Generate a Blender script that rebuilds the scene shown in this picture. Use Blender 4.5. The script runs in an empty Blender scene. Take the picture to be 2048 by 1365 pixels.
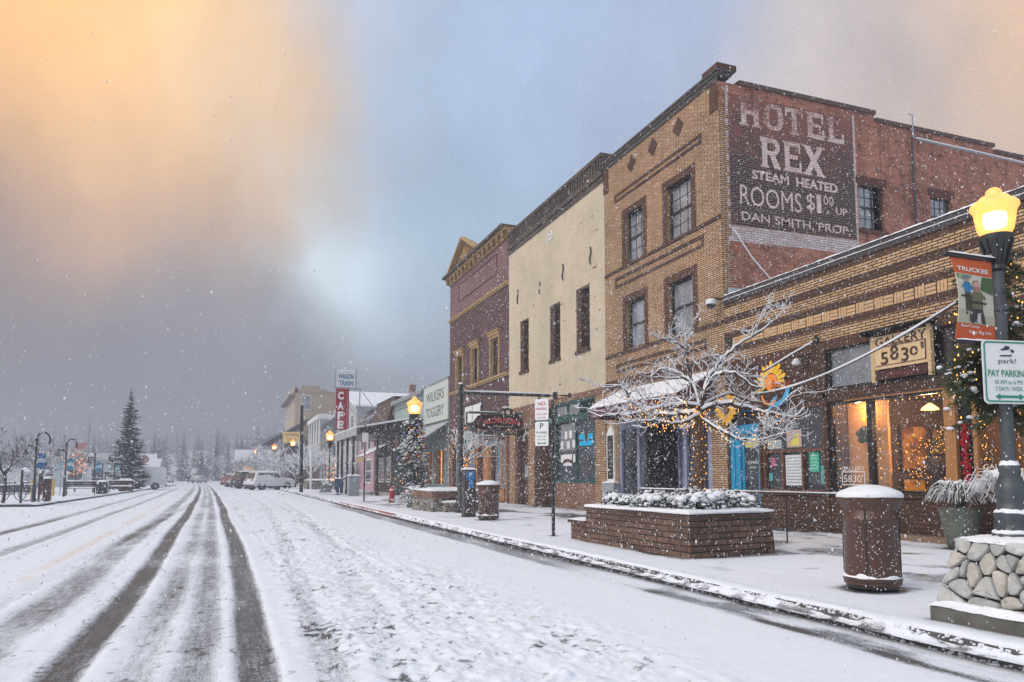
import bpy, math, random
import numpy as np
from mathutils import Vector, Matrix, Quaternion
scene = bpy.context.scene
col = scene.collection
R = math.radians
SW = 0.15            # sidewalk level
F = 11.76            # street line of the facades (plane X = F); the street runs along +Y

# ------------------------------------------------------------------ helpers
def link(o):
    col.objects.link(o); return o

def tag(o, label=None, cat=None, group=None, kind=None):
    if label: o['label'] = label
    if cat: o['category'] = cat
    if group: o['group'] = group
    if kind: o['kind'] = kind
    return o

def thing(name, label, cat, loc=(0, 0, 0), rz=0.0, group=None):
    o = bpy.data.objects.new(name, None)
    o.empty_display_size = 0.2
    link(o); o.location = loc; o.rotation_euler = (0, 0, rz)
    return tag(o, label, cat, group)

def wloc(o):
    p = Vector((0, 0, 0))
    while o is not None:
        p = p + Vector(o.location); o = o.parent
    return p

def copy_tree(o, parent=None):
    c = o.copy(); link(c)
    if parent is not None: c.parent = parent
    for ch in list(o.children): copy_tree(ch, c)
    return c

class MB:
    """collects primitives into one mesh"""
    def __init__(s):
        s.v = []; s.f = []; s.m = []; s.mats = []; s.cur = 0
    def mat(s, m):
        if m not in s.mats: s.mats.append(m)
        s.cur = s.mats.index(m); return s
    def add(s, vs, fs):
        n = len(s.v); s.v.extend([tuple(p) for p in vs])
        for f in fs:
            s.f.append([i + n for i in f]); s.m.append(s.cur)
    def box(s, x0, x1, y0, y1, z0, z1):
        vs = [(x0,y0,z0),(x1,y0,z0),(x1,y1,z0),(x0,y1,z0),(x0,y0,z1),(x1,y0,z1),(x1,y1,z1),(x0,y1,z1)]
        s.add(vs, [(0,3,2,1),(4,5,6,7),(0,1,5,4),(1,2,6,5),(2,3,7,6),(3,0,4,7)]); return s
    def obox(s, c, size, rz=0, ry=0, rx=0):
        M = Matrix.Translation(c) @ Matrix.Rotation(rz,4,'Z') @ Matrix.Rotation(ry,4,'Y') @ Matrix.Rotation(rx,4,'X')
        a,b,d = size[0]/2,size[1]/2,size[2]/2
        vs = [M @ Vector(p) for p in [(-a,-b,-d),(a,-b,-d),(a,b,-d),(-a,b,-d),(-a,-b,d),(a,-b,d),(a,b,d),(-a,b,d)]]
        s.add(vs, [(0,3,2,1),(4,5,6,7),(0,1,5,4),(1,2,6,5),(2,3,7,6),(3,0,4,7)]); return s
    def bar(s, p, q, w, h=None):
        p=Vector(p); q=Vector(q); h=h or w; d=(q-p); L=d.length
        if L < 1e-6: return s
        d.normalize(); up=Vector((0,0,1)) if abs(d.z)<.95 else Vector((0,1,0))
        a=d.cross(up).normalized()*w/2; b=a.cross(d).normalized()*h/2
        vs=[p-a-b,p+a-b,p+a+b,p-a+b,q-a-b,q+a-b,q+a+b,q-a+b]
        s.add(vs, [(0,3,2,1),(4,5,6,7),(0,1,5,4),(1,2,6,5),(2,3,7,6),(3,0,4,7)]); return s
    def tube(s, pts, rad, seg=8, caps=True):
        pts=[Vector(p) for p in pts]; n=len(pts)
        if not hasattr(rad,'__len__'): rad=[rad]*n
        ref=None; vs=[]
        for i,p in enumerate(pts):
            d=(pts[min(i+1,n-1)]-pts[max(i-1,0)])
            d = d.normalized() if d.length>1e-9 else Vector((0,0,1))
            if ref is None: ref=Vector((1,0,0)) if abs(d.x)<.8 else Vector((0,1,0))
            a=(ref-d*ref.dot(d)).normalized(); b=d.cross(a); ref=a
            for k in range(seg):
                t=2*math.pi*k/seg; vs.append(p+(a*math.cos(t)+b*math.sin(t))*rad[i])
        fs=[]
        for i in range(n-1):
            for k in range(seg):
                k2=(k+1)%seg; fs.append((i*seg+k,i*seg+k2,(i+1)*seg+k2,(i+1)*seg+k))
        if caps: fs.append(tuple(range(seg))[::-1]); fs.append(tuple((n-1)*seg+k for k in range(seg)))
        s.add(vs,fs); return s
    def lathe(s, prof, c=(0,0,0), seg=20, caps=True):
        vs=[];n=len(prof)
        for r,z in prof:
            for k in range(seg):
                t=2*math.pi*k/seg; vs.append((c[0]+r*math.cos(t),c[1]+r*math.sin(t),c[2]+z))
        fs=[]
        for i in range(n-1):
            for k in range(seg):
                k2=(k+1)%seg; fs.append((i*seg+k,i*seg+k2,(i+1)*seg+k2,(i+1)*seg+k))
        if caps: fs.append(tuple(range(seg))[::-1]); fs.append(tuple((n-1)*seg+k for k in range(seg)))
        s.add(vs,fs); return s
    def prism(s, poly, o, u, v, d):
        """polygon (a,b) in the plane o + a*u + b*v, given thickness vector d"""
        o=Vector(o);u=Vector(u);v=Vector(v);d=Vector(d);n=len(poly)
        lo=[o+u*a+v*b for a,b in poly]; vs=lo+[p+d for p in lo]
        fs=[tuple(range(n)),tuple(range(n,2*n))[::-1]]
        fs+=[(i,i+n,(i+1)%n+n,(i+1)%n) for i in range(n)]
        s.add(vs,fs); return s
    def ball(s, c, r, seg=8, rings=5, sz=1.0):
        prof=[(max(r*math.sin(math.pi*i/rings),1e-4), -r*sz*math.cos(math.pi*i/rings)) for i in range(rings+1)]
        return s.lathe(prof,c,seg,False)
    def quad(s,a,b,c,d):
        s.add([a,b,c,d],[(0,1,2,3)]); return s
    def cut(s):
        if not hasattr(s,'cuts'): s.cuts=[0]
        if len(s.f)>s.cuts[-1]: s.cuts.append(len(s.f))
        return s
    def build_each(s, name, mat=None, parent=None, **k):
        """one object for every stretch between cut() marks"""
        s.cut(); out=[]
        for a,b in zip(s.cuts[:-1],s.cuts[1:]):
            m=MB(); m.mats=s.mats; used=sorted(set(i for f in s.f[a:b] for i in f)); mp={i:j for j,i in enumerate(used)}
            m.v=[s.v[i] for i in used]; m.f=[[mp[i] for i in f] for f in s.f[a:b]]; m.m=s.m[a:b]; out.append(m.build(name,mat,parent,**k))
        return out
    def build(s, name, mat=None, parent=None, smooth=False, bevel=0, flip=True):
        me=bpy.data.meshes.new(name)
        off = wloc(parent) if parent is not None else Vector((0,0,0))
        vs=[(p[0]-off.x,p[1]-off.y,p[2]-off.z) for p in s.v]
        me.from_pydata(vs,[],s.f)
        mats = s.mats if mat is None else [mat]
        for m in mats: me.materials.append(m)
        if mat is None and s.m: me.polygons.foreach_set('material_index', s.m)
        if flip:
            import bmesh
            bm=bmesh.new(); bm.from_mesh(me); bmesh.ops.recalc_face_normals(bm, faces=bm.faces); bm.to_mesh(me); bm.free()
        if smooth:
            me.polygons.foreach_set('use_smooth',[True]*len(me.polygons))
            try: me.set_sharp_from_angle(angle=R(50))
            except Exception: pass
        me.update()
        o=bpy.data.objects.new(name,me); link(o)
        if parent is not None: o.parent=parent
        if bevel:
            b=o.modifiers.new('bevel','BEVEL'); b.width=bevel; b.segments=2; b.limit_method='ANGLE'; b.angle_limit=R(40)
        return o

_fontcache={}
def text_mesh(body, bold=0.0):
    key=(body,bold)
    if key in _fontcache: return _fontcache[key]
    cu=bpy.data.curves.new('lettering','FONT'); cu.body=body; cu.size=1; cu.offset=bold; cu.resolution_u=3
    o=bpy.data.objects.new('lettering',cu); link(o)
    dg=bpy.context.evaluated_depsgraph_get(); dg.update()
    me=bpy.data.meshes.new_from_object(o.evaluated_get(dg))
    vs=[tuple(v.co) for v in me.vertices]; fs=[tuple(p.vertices) for p in me.polygons]
    bpy.data.objects.remove(o); bpy.data.curves.remove(cu); bpy.data.meshes.remove(me)
    xs=[v[0] for v in vs]; ys=[v[1] for v in vs]
    b=(min(xs),max(xs),min(ys),max(ys))
    _fontcache[key]=(vs,fs,b); return vs,fs,b

def put_text(mb, body, o, u, v, w, h, bold=0.0, arc=0.0, shear=0.0):
    """write body into the box with lower-left o, unit right u, unit up v, size w x h"""
    vs,fs,(x0,x1,y0,y1)=text_mesh(body,bold)
    o=Vector(o);u=Vector(u);v=Vector(v)
    out=[]
    for x,y,_ in vs:
        a=(x-x0)/(x1-x0); b=(y-y0)/(y1-y0)
        out.append(o+u*(a*w+shear*b)+v*(b*h+arc*(1-(2*a-1)**2)))
    mb.add(out,fs)

# ------------------------------------------------------------------ materials
def new_mat(name):
    m=bpy.data.materials.new(name); m.use_nodes=True
    nt=m.node_tree; nt.nodes.clear()
    out=nt.nodes.new('ShaderNodeOutputMaterial'); b=nt.nodes.new('ShaderNodeBsdfPrincipled')
    nt.links.new(b.outputs[0],out.inputs[0]); return m,nt,b,out
def N(nt,t,**kw):
    n=nt.nodes.new(t)
    for k,v in kw.items():
        if hasattr(n,k): setattr(n,k,v)
    return n
def noise(nt,co,scale,detail=4,rough=.55):
    n=N(nt,'ShaderNodeTexNoise'); n.inputs['Scale'].default_value=scale; n.inputs['Detail'].default_value=detail
    n.inputs['Roughness'].default_value=rough
    if co is not None: nt.links.new(co,n.inputs['Vector'])
    return n
def ramp(nt,fac,stops):
    r=N(nt,'ShaderNodeValToRGB'); e=r.color_ramp.elements
    while len(e)<len(stops): e.new(.5)
    for i,(p,c) in enumerate(stops):
        e[i].position=p; e[i].color=tuple(c)+(1,) if len(c)==3 else c
    nt.links.new(fac,r.inputs[0]); return r
def mixc(nt,fac,a,b,mode='MIX'):
    n=N(nt,'ShaderNodeMix'); n.data_type='RGBA'; n.blend_type=mode
    for i,val in ((0,fac),(6,a),(7,b)):
        if hasattr(val,'links'): nt.links.new(val,n.inputs[i])
        elif i==0: n.inputs[i].default_value=val
        else: n.inputs[i].default_value=tuple(val)+(1,) if len(val)==3 else val
    return n.outputs[2]
def math_n(nt,op,a,b=None,clamp=False):
    n=N(nt,'ShaderNodeMath'); n.operation=op; n.use_clamp=clamp
    for i,val in ((0,a),(1,b)):
        if val is None: continue
        if hasattr(val,'links'): nt.links.new(val,n.inputs[i])
        else: n.inputs[i].default_value=val
    return n.outputs[0]
def bump(nt,b,h,strength=.3,dist=.01):
    n=N(nt,'ShaderNodeBump'); n.inputs['Strength'].default_value=strength; n.inputs['Distance'].default_value=dist
    nt.links.new(h,n.inputs['Height']); nt.links.new(n.outputs[0],b.inputs['Normal'])
def lam(c,k): return tuple(min(1,x*k) for x in c)

def pm(name, c, rough=.6, var=.2, scale=6, metal=0, bmp=0, spec=.5, streak=False):
    m,nt,b,out=new_mat(name)
    tc=N(nt,'ShaderNodeTexCoord'); co=tc.outputs['Object']
    if streak:
        mp=N(nt,'ShaderNodeMapping'); mp.inputs['Scale'].default_value=(3,3,.35); nt.links.new(co,mp.inputs[0]); co=mp.outputs[0]
    n1=noise(nt,co,scale,6,.6)
    n2=noise(nt,tc.outputs['Object'],scale*7,3)
    f=math_n(nt,'MULTIPLY_ADD',n2.outputs[0],.4); 
    mm=N(nt,'ShaderNodeMath'); mm.operation='MULTIPLY_ADD'; nt.links.new(n2.outputs[0],mm.inputs[0]); mm.inputs[1].default_value=.4
    nt.links.new(n1.outputs[0],mm.inputs[2])
    r=ramp(nt,mm.outputs[0],[(.35,lam(c,1-var)),(.95,lam(c,1+var))])
    nt.links.new(r.outputs[0],b.inputs['Base Color'])
    rr=N(nt,'ShaderNodeMapRange'); rr.inputs[3].default_value=max(.02,rough-.12); rr.inputs[4].default_value=min(1,rough+.12)
    nt.links.new(n1.outputs[0],rr.inputs[0]); nt.links.new(rr.outputs[0],b.inputs['Roughness'])
    b.inputs['Metallic'].default_value=metal; b.inputs['Specular IOR Level'].default_value=spec
    if bmp: bump(nt,b,mm.outputs[0],bmp,.02)
    return m

def brick(name, c1, c2, mortar, bw=.205, bh=.075, msize=.012, stain=.5, dark=None, bmp=.6, rough=.85, mottle=.25, vertical=False, drip=0):
    m,nt,b,out=new_mat(name)
    tc=N(nt,'ShaderNodeTexCoord'); sp=N(nt,'ShaderNodeSeparateXYZ'); nt.links.new(tc.outputs['Object'],sp.inputs[0])
    u=math_n(nt,'ADD',sp.outputs[0],sp.outputs[1]); cb=N(nt,'ShaderNodeCombineXYZ')
    if vertical:
        nt.links.new(sp.outputs[2],cb.inputs[0]); nt.links.new(u,cb.inputs[1])
    else:
        nt.links.new(u,cb.inputs[0]); nt.links.new(sp.outputs[2],cb.inputs[1])
    # wobble so that courses are not ruler straight
    nw=noise(nt,tc.outputs['Object'],9,2); wv=N(nt,'ShaderNodeVectorMath'); wv.operation='MULTIPLY_ADD'
    nt.links.new(nw.outputs[1],wv.inputs[0]); wv.inputs[1].default_value=(.012,.008,0); nt.links.new(cb.outputs[0],wv.inputs[2])
    bt=N(nt,'ShaderNodeTexBrick'); nt.links.new(wv.outputs[0],bt.inputs['Vector'])
    bt.inputs['Scale'].default_value=1; bt.inputs['Brick Width'].default_value=bw; bt.inputs['Row Height'].default_value=bh
    bt.inputs['Mortar Size'].default_value=msize; bt.inputs['Mortar Smooth'].default_value=.25; bt.inputs['Bias'].default_value=0
    bt.inputs['Color1'].default_value=c1+(1,); bt.inputs['Color2'].default_value=c2+(1,); bt.inputs['Mortar'].default_value=mortar+(1,)
    colr=bt.outputs[0]
    # odd dark bricks: noise sampled per brick cell
    n2=noise(nt,cb.outputs[0],3.1,5,.75)
    dk=dark or lam(c2,.45)
    r=ramp(nt,n2.outputs[0],[(.52,(0,0,0)),(.72,(1,1,1))])
    colr=mixc(nt,math_n(nt,'MULTIPLY',r.outputs[0],mottle*2),colr,dk)
    n3=noise(nt,tc.outputs['Object'],.5,6,.65)
    r3=ramp(nt,n3.outputs[0],[(.3,(1-stain*.6,)*3),(.62,(1.08,1.06,1.04))])
    colr=mixc(nt,1.0,colr,r3.outputs[0],'MULTIPLY')
    n4=noise(nt,tc.outputs['Object'],60,2); r4=ramp(nt,n4.outputs[0],[(.3,(.75,)*3),(.7,(1.12,)*3)])
    colr=mixc(nt,1.0,colr,r4.outputs[0],'MULTIPLY')
    if drip:
        mp=N(nt,'ShaderNodeMapping'); mp.inputs['Scale'].default_value=(3.2,3.2,.22); nt.links.new(tc.outputs['Object'],mp.inputs[0]); nd=noise(nt,mp.outputs[0],1,6,.6)
        rd=ramp(nt,nd.outputs[0],[(.34,(1-drip,1-drip*1.1,1-drip*1.3)),(.52,(1,1,1))]); colr=mixc(nt,1.0,colr,rd.outputs[0],'MULTIPLY')
        ns=noise(nt,tc.outputs['Object'],2.6,7,.7); rs=ramp(nt,ns.outputs[0],[(.62,(1,1,1)),(.74,(.80,.72,.62))]); colr=mixc(nt,1.0,colr,rs.outputs[0],'MULTIPLY')
    nt.links.new(colr,b.inputs['Base Color']); b.inputs['Roughness'].default_value=rough
    h=math_n(nt,'SUBTRACT',math_n(nt,'MULTIPLY',n4.outputs[0],.3),bt.outputs['Fac'])
    bump(nt,b,h,bmp,.012)
    return m

def emit(name,c,s):
    m=bpy.data.materials.new(name); m.use_nodes=True; nt=m.node_tree; nt.nodes.clear()
    out=nt.nodes.new('ShaderNodeOutputMaterial'); e=nt.nodes.new('ShaderNodeEmission')
    e.inputs[0].default_value=c+(1,); e.inputs[1].default_value=s; nt.links.new(e.outputs[0],out.inputs[0]); return m

def pane_mat(name, tint=(.035,.04,.048), rough=.04, var=.5):
    """window glass over a dim room: dark, glossy, slightly uneven"""
    m,nt,b,out=new_mat(name); tc=N(nt,'ShaderNodeTexCoord')
    n=noise(nt,tc.outputs['Object'],1.3,3); r=ramp(nt,n.outputs[0],[(.3,lam(tint,1-var)),(.7,lam(tint,1+var))])
    nt.links.new(r.outputs[0],b.inputs['Base Color']); b.inputs['Roughness'].default_value=rough
    b.inputs['Specular IOR Level'].default_value=1.0; b.inputs['IOR'].default_value=1.6
    n2=noise(nt,tc.outputs['Object'],2.2,2); bump(nt,b,n2.outputs[0],.12,.02)
    return m

def clear_glass(name):
    m=bpy.data.materials.new(name); m.use_nodes=True; nt=m.node_tree; nt.nodes.clear()
    out=nt.nodes.new('ShaderNodeOutputMaterial'); t=nt.nodes.new('ShaderNodeBsdfTransparent'); g=nt.nodes.new('ShaderNodeBsdfGlossy')
    t.inputs[0].default_value=(.93,.95,.95,1); g.inputs['Roughness'].default_value=.03
    fr=nt.nodes.new('ShaderNodeFresnel'); fr.inputs[0].default_value=1.35
    mx=nt.nodes.new('ShaderNodeMixShader'); nt.links.new(fr.outputs[0],mx.inputs[0]); nt.links.new(t.outputs[0],mx.inputs[1]); nt.links.new(g.outputs[0],mx.inputs[2])
    nt.links.new(mx.outputs[0],out.inputs[0]); return m

def snow_mat(name, c=(.80,.83,.88), bmp=.35, sc=25):
    m,nt,b,out=new_mat(name); tc=N(nt,'ShaderNodeTexCoord')
    n=noise(nt,tc.outputs['Object'],sc,5,.6); r=ramp(nt,n.outputs[0],[(.3,lam(c,.93)),(.65,c)])
    nt.links.new(r.outputs[0],b.inputs['Base Color']); b.inputs['Roughness'].default_value=.75
    b.inputs['Specular IOR Level'].default_value=.25
    bump(nt,b,n.outputs[0],bmp,.03); return m

M={}
M['snow']=snow_mat('snow'); M['snow_fine']=snow_mat('snow fine',bmp=.15,sc=70)
M['yellow_brick']=brick('tan brick',(.66,.445,.255),(.46,.30,.160),(.042,.026,.020),bw=.225,bh=.056,stain=.25,dark=(.16,.07,.03),msize=.0125,mottle=.45)
M['hotel_brick']=brick('tan brick of the hotel',(.63,.425,.25),(.49,.31,.170),(.055,.034,.026),bw=.27,bh=.056,stain=.42,drip=.14,dark=(.17,.075,.035),mottle=.42,msize=.0125)
M['brown_brick']=brick('brown trim brick',(.115,.058,.036),(.075,.038,.025),(.030,.018,.014),stain=.35,dark=(.035,.018,.013),msize=.010)
M['brown_soldier']=brick('brown soldier brick',(.14,.062,.034),(.085,.040,.025),(.035,.022,.018),bw=.24,bh=.075,stain=.45,dark=(.03,.016,.012),vertical=True,msize=.009)
M['red_brick']=brick('weathered red brick',(.52,.185,.100),(.33,.105,.064),(.31,.22,.18),bh=.066,stain=.7,drip=.25,dark=(.09,.04,.032),mottle=.62,msize=.011)
M['purple_brick']=brick('plum brick',(.135,.060,.066),(.095,.042,.048),(.10,.070,.072),stain=.6,dark=(.04,.022,.024),mottle=.4)
M['red_base_brick']=brick('dusty red brick',(.34,.18,.115),(.25,.13,.085),(.12,.085,.065),stain=.5,dark=(.08,.04,.03))
M['planter_brick']=brick('rough brown block',(.185,.112,.080),(.105,.064,.046),(.020,.014,.011),bw=.30,bh=.088,msize=.009,stain=.4,dark=(.03,.018,.014),bmp=1.0)
M['cream']=brick('cream painted brick',(.61,.545,.415),(.57,.505,.375),(.49,.43,.32),bh=.07,msize=.008,stain=.28,dark=(.40,.33,.22),mottle=.16,bmp=.35,drip=.06)
M['lavender']=pm('lavender grey paint',(.24,.265,.40),.5,.15,5)
M['blue_paint']=pm('turquoise paint',(.015,.25,.46),.4,.12,5)
M['black']=pm('black paint',(.012,.012,.013),.35,.3,8)
M['iron']=pm('dark cast iron',(.026,.030,.033),.38,.4,14,bmp=.2)
M['lamp_iron']=pm('blue grey cast iron',(.050,.062,.070),.4,.5,9,bmp=.3)
M['steel']=pm('grey painted steel',(.28,.32,.36),.45,.15,8)
M['bin_brown']=pm('brown bin enamel',(.075,.035,.024),.38,.3,7,bmp=.05)
M['green_trim']=pm('dark green paint',(.012,.070,.066),.4,.25,6)
M['ochre']=pm('weathered ochre trim paint',(.37,.245,.105),.7,.4,5)
M['dark_wood']=pm('dark stained wood',(.050,.026,.016),.5,.3,10,streak=True)
M['oak']=pm('orange oak',(.36,.17,.06),.5,.2,9,streak=True)
M['brown_wood']=pm('brown window wood',(.12,.052,.030),.5,.2,9,streak=True)
M['white_paint']=pm('white paint',(.72,.74,.74),.5,.06,6)
M['concrete']=pm('wet concrete',(.085,.085,.085),.55,.3,7,bmp=.4)
M['red_paint']=pm('red paint',(.30,.018,.015),.4,.2,9)
M['burgundy']=pm('burgundy canvas',(.075,.012,.022),.8,.2,9)
M['bark']=pm('dark wet bark',(.038,.024,.017),.75,.4,18,bmp=.6)
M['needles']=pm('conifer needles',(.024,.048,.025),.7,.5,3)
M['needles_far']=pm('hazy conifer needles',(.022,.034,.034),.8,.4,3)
M['asphalt']=pm('asphalt',(.05,.05,.052),.7,.2,20)
M['stone']=pm('granite',(.40,.41,.40),.75,.35,10,bmp=.5)
M['stone_warm']=pm('warm granite',(.40,.35,.27),.75,.3,10,bmp=.5)
M['mortar']=pm('dark mortar',(.026,.023,.020),.9,.3,12)
M['pane']=pane_mat('window pane'); M['pane_light']=pane_mat('sky toned window pane',(.20,.23,.27),.06,.4)  # the pale pane has reflected sky painted into its base colour
M['glass']=clear_glass('shop glass')
M['interior']=pm('dim shop interior',(.035,.027,.022),.8,.5,3)
M['bulb']=emit('warm bulb',(1,.40,.075),3.2)
M['letter_black']=pm('black lettering',(.02,.018,.016),.6,.1,9)
M['letter_white']=pm('white lettering',(.74,.72,.70),.6,.08,9)
def tint(name,c,rough=.6,var=.1): 
    if name not in M: M[name]=pm(name,c,rough,var,6)
    return M[name]
# ------------------------------------------------------------------ sky, sun, camera
world=bpy.data.worlds.new("World"); scene.world=world; world.use_nodes=True
nt=world.node_tree; nt.nodes.clear()
wo=nt.nodes.new('ShaderNodeOutputWorld'); bg=nt.nodes.new('ShaderNodeBackground'); nt.links.new(bg.outputs[0],wo.inputs[0])
tc=nt.nodes.new('ShaderNodeTexCoord'); vdir=tc.outputs['Generated']
# cloud banks: each has a direction, a colour and a tightness; a turbulent offset breaks their edges up
def vm(op,a,b=None,s=None):
    n=nt.nodes.new('ShaderNodeVectorMath'); n.operation=op
    if hasattr(a,'links'): nt.links.new(a,n.inputs[0])
    else: n.inputs[0].default_value=a
    if b is not None:
        if hasattr(b,'links'): nt.links.new(b,n.inputs[1])
        else: n.inputs[1].default_value=b
    if s is not None:
        if hasattr(s,'links'): nt.links.new(s,n.inputs['Scale'])
        else: n.inputs['Scale'].default_value=s
    return n
mp=nt.nodes.new('ShaderNodeMapping'); mp.inputs['Scale'].default_value=(1,1,.5); nt.links.new(vdir,mp.inputs[0])
na=noise(nt,mp.outputs[0],4.0,7,.56); nb=noise(nt,mp.outputs[0],2.0,6,.55)
off=vm('SUBTRACT',na.outputs[1],(.5,.5,.5)); off=vm('MULTIPLY',off.outputs[0],(.34,.14,.24))
d0=vm('ADD',vdir,off.outputs[0]); dirw=vm('NORMALIZE',d0.outputs[0]).outputs[0]
def srgb(r,g,b): return tuple(((c/255+.055)/1.055)**2.4 if c>10 else c/255/12.92 for c in (r,g,b))
BANKS=[((-.204,.865,.458),(264,202,126),60),((-.079,.902,.424),(268,212,140),60),((.030,.875,.482),(234,200,158),80),
 ((-.224,.936,.273),(168,138,120),80),((-.094,.946,.310),(222,182,142),80),((-.224,.966,.129),(126,116,114),80),
 ((.030,.930,.377),(214,190,162),110),((.115,.955,.249),(300,322,330),125),((-.009,.981,.193),(140,138,146),90),
 ((-.116,.989,.091),(122,124,134),80),((.179,.963,.204),(176,196,212),90),((.248,.879,.408),(160,188,216),60),
 ((.184,.831,.524),(168,184,208),60),((.313,.790,.528),(160,180,210),60),((.449,.733,.512),(162,178,206),60),
 ((.647,.595,.476),(190,182,182),60),((.760,.500,.424),(262,210,150),60),((.742,.557,.373),(196,184,180),60),
 ((.135,.941,.311),(178,204,226),100),((.080,.989,.123),(132,136,150),90),((.261,.923,.281),(176,202,224),80),
 ((-.6,.6,.45),(225,180,130),14),((-.8,-.3,.4),(200,190,185),5),((.3,-.8,.5),(190,198,212),5),((.9,-.2,.3),(185,190,200),8),
 ((0,0,1),(185,195,212),6),((.5,.84,.15),(150,165,185),40),((0,-.2,-1),(150,155,165),4)]
acc=None; wsum=None
for d,c,k in BANKS:
    v=Vector(d).normalized()
    dt=vm('DOT_PRODUCT',dirw,tuple(v)).outputs['Value']
    e=math_n(nt,'EXPONENT',math_n(nt,'MULTIPLY',math_n(nt,'SUBTRACT',dt,1.0),float(k)*2.4))
    cc=vm('SCALE',srgb(*c),s=e).outputs[0]
    acc=cc if acc is None else vm('ADD',acc,cc).outputs[0]
    wsum=e if wsum is None else math_n(nt,'ADD',wsum,e)
wsum=math_n(nt,'ADD',wsum,1e-5)
inv=math_n(nt,'DIVIDE',1.0,wsum)
clouds=vm('SCALE',acc,s=inv).outputs[0]
nmod=N(nt,'ShaderNodeMapRange'); nt.links.new(nb.outputs[0],nmod.inputs[0]); nmod.inputs[1].default_value=.3; nmod.inputs[2].default_value=.7
nmod.inputs[3].default_value=.74; nmod.inputs[4].default_value=1.20
clouds=vm('SCALE',clouds,s=nmod.outputs[0]).outputs[0]
sky=nt.nodes.new('ShaderNodeTexSky'); sky.sky_type='NISHITA'; sky.sun_disc=False
sky.sun_elevation=R(32); sky.sun_rotation=R(-75)
skyl=vm('SCALE',sky.outputs[0],s=.08).outputs[0]
nc=noise(nt,mp.outputs[0],11,6,.6); m3=N(nt,'ShaderNodeMapRange'); nt.links.new(nc.outputs[0],m3.inputs[0]); m3.inputs[1].default_value=.3; m3.inputs[2].default_value=.7; m3.inputs[3].default_value=.93; m3.inputs[4].default_value=1.06
clouds=vm('SCALE',clouds,s=m3.outputs[0]).outputs[0]
final=mixc(nt,.93,skyl,clouds)
nt.links.new(final,bg.inputs[0]); bg.inputs[1].default_value=1.07

sl=bpy.data.lights.new('sun','SUN'); sl.energy=2.1; sl.angle=R(48); sl.color=(1,.95,.90)
so=bpy.data.objects.new('sun',sl); link(so)
# light comes over the low roofs across the street, from the left and behind
sd=Vector((math.sin(R(-100))*math.cos(R(38)), math.cos(R(-100))*math.cos(R(38)), math.sin(R(38))))
so.rotation_euler=sd.to_track_quat('Z','Y').to_euler(); so.location=(-20,-5,30)

cam=bpy.data.cameras.new('camera'); co=bpy.data.objects.new('camera',cam); link(co)
co.location=(0,0,1.3); co.rotation_euler=(R(95),0,R(-20.6))
cam.sensor_width=36; cam.lens=36*1507/2048; cam.shift_y=(823.2-682.5)/2048
cam.clip_start=.05; cam.clip_end=3000
scene.camera=co
scene.view_settings.view_transform='Standard'; scene.view_settings.look='None'
scene.view_settings.exposure=0.40; scene.view_settings.gamma=1
try: scene.view_settings.use_curve_mapping=False
except Exception: pass
cy=scene.cycles
cy.use_denoising=True
cy.max_bounces=6; cy.diffuse_bounces=3; cy.glossy_bounces=3; cy.transmission_bounces=4; cy.transparent_max_bounces=10; cy.volume_bounces=1
cy.sample_clamp_indirect=6

# ------------------------------------------------------------------ noise on arrays
def hash2(ix,iy,seed):
    h=(ix.astype(np.int64)*374761393+iy.astype(np.int64)*668265263+seed*1442695041)&0x7fffffff
    h=((h^(h>>13))*1274126177)&0x7fffffff
    return ((h^(h>>16))&0xffff)/65535.0
def vnoise(x,y,seed=0):
    ix=np.floor(x);iy=np.floor(y);fx=x-ix;fy=y-iy
    fx=fx*fx*(3-2*fx);fy=fy*fy*(3-2*fy)
    a=hash2(ix,iy,seed);b=hash2(ix+1,iy,seed);c=hash2(ix,iy+1,seed);d=hash2(ix+1,iy+1,seed)
    return (a*(1-fx)+b*fx)*(1-fy)+(c*(1-fx)+d*fx)*fy
def fbm(x,y,oct=4,seed=0):
    s=0;a=.5;t=0
    for i in range(oct):
        s=s+a*vnoise(x,y,seed+i*17);t+=a;a*=.5;x=x*2.03+11.3;y=y*2.03+5.7
    return s/t
def sm(a,b,x):
    t=np.clip((x-a)/(b-a),0,1);return t*t*(3-2*t)

def grid_mesh(name,xs,ys,hfun,attrs,mat):
    X,Y=np.meshgrid(xs,ys); Z,at=hfun(X,Y)
    nx=len(xs);ny=len(ys)
    me=bpy.data.meshes.new(name)
    me.vertices.add(nx*ny); me.vertices.foreach_set('co',np.stack([X,Y,Z],-1).astype(np.float32).ravel())
    i=np.arange(nx*ny).reshape(ny,nx)
    q=np.stack([i[:-1,:-1],i[:-1,1:],i[1:,1:],i[1:,:-1]],-1).reshape(-1,4)
    n=len(q); me.loops.add(n*4); me.polygons.add(n)
    me.loops.foreach_set('vertex_index',q.ravel().astype(np.int32))
    me.polygons.foreach_set('loop_start',np.arange(0,n*4,4,dtype=np.int32))
    me.polygons.foreach_set('use_smooth',np.ones(n,dtype=bool))
    me.update(calc_edges=True)
    for k,v in at.items():
        a=me.attributes.new(k,'FLOAT','POINT'); a.data.foreach_set('value',v.astype(np.float32).ravel())
    me.materials.append(mat)
    o=bpy.data.objects.new(name,me); link(o); return o

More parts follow.
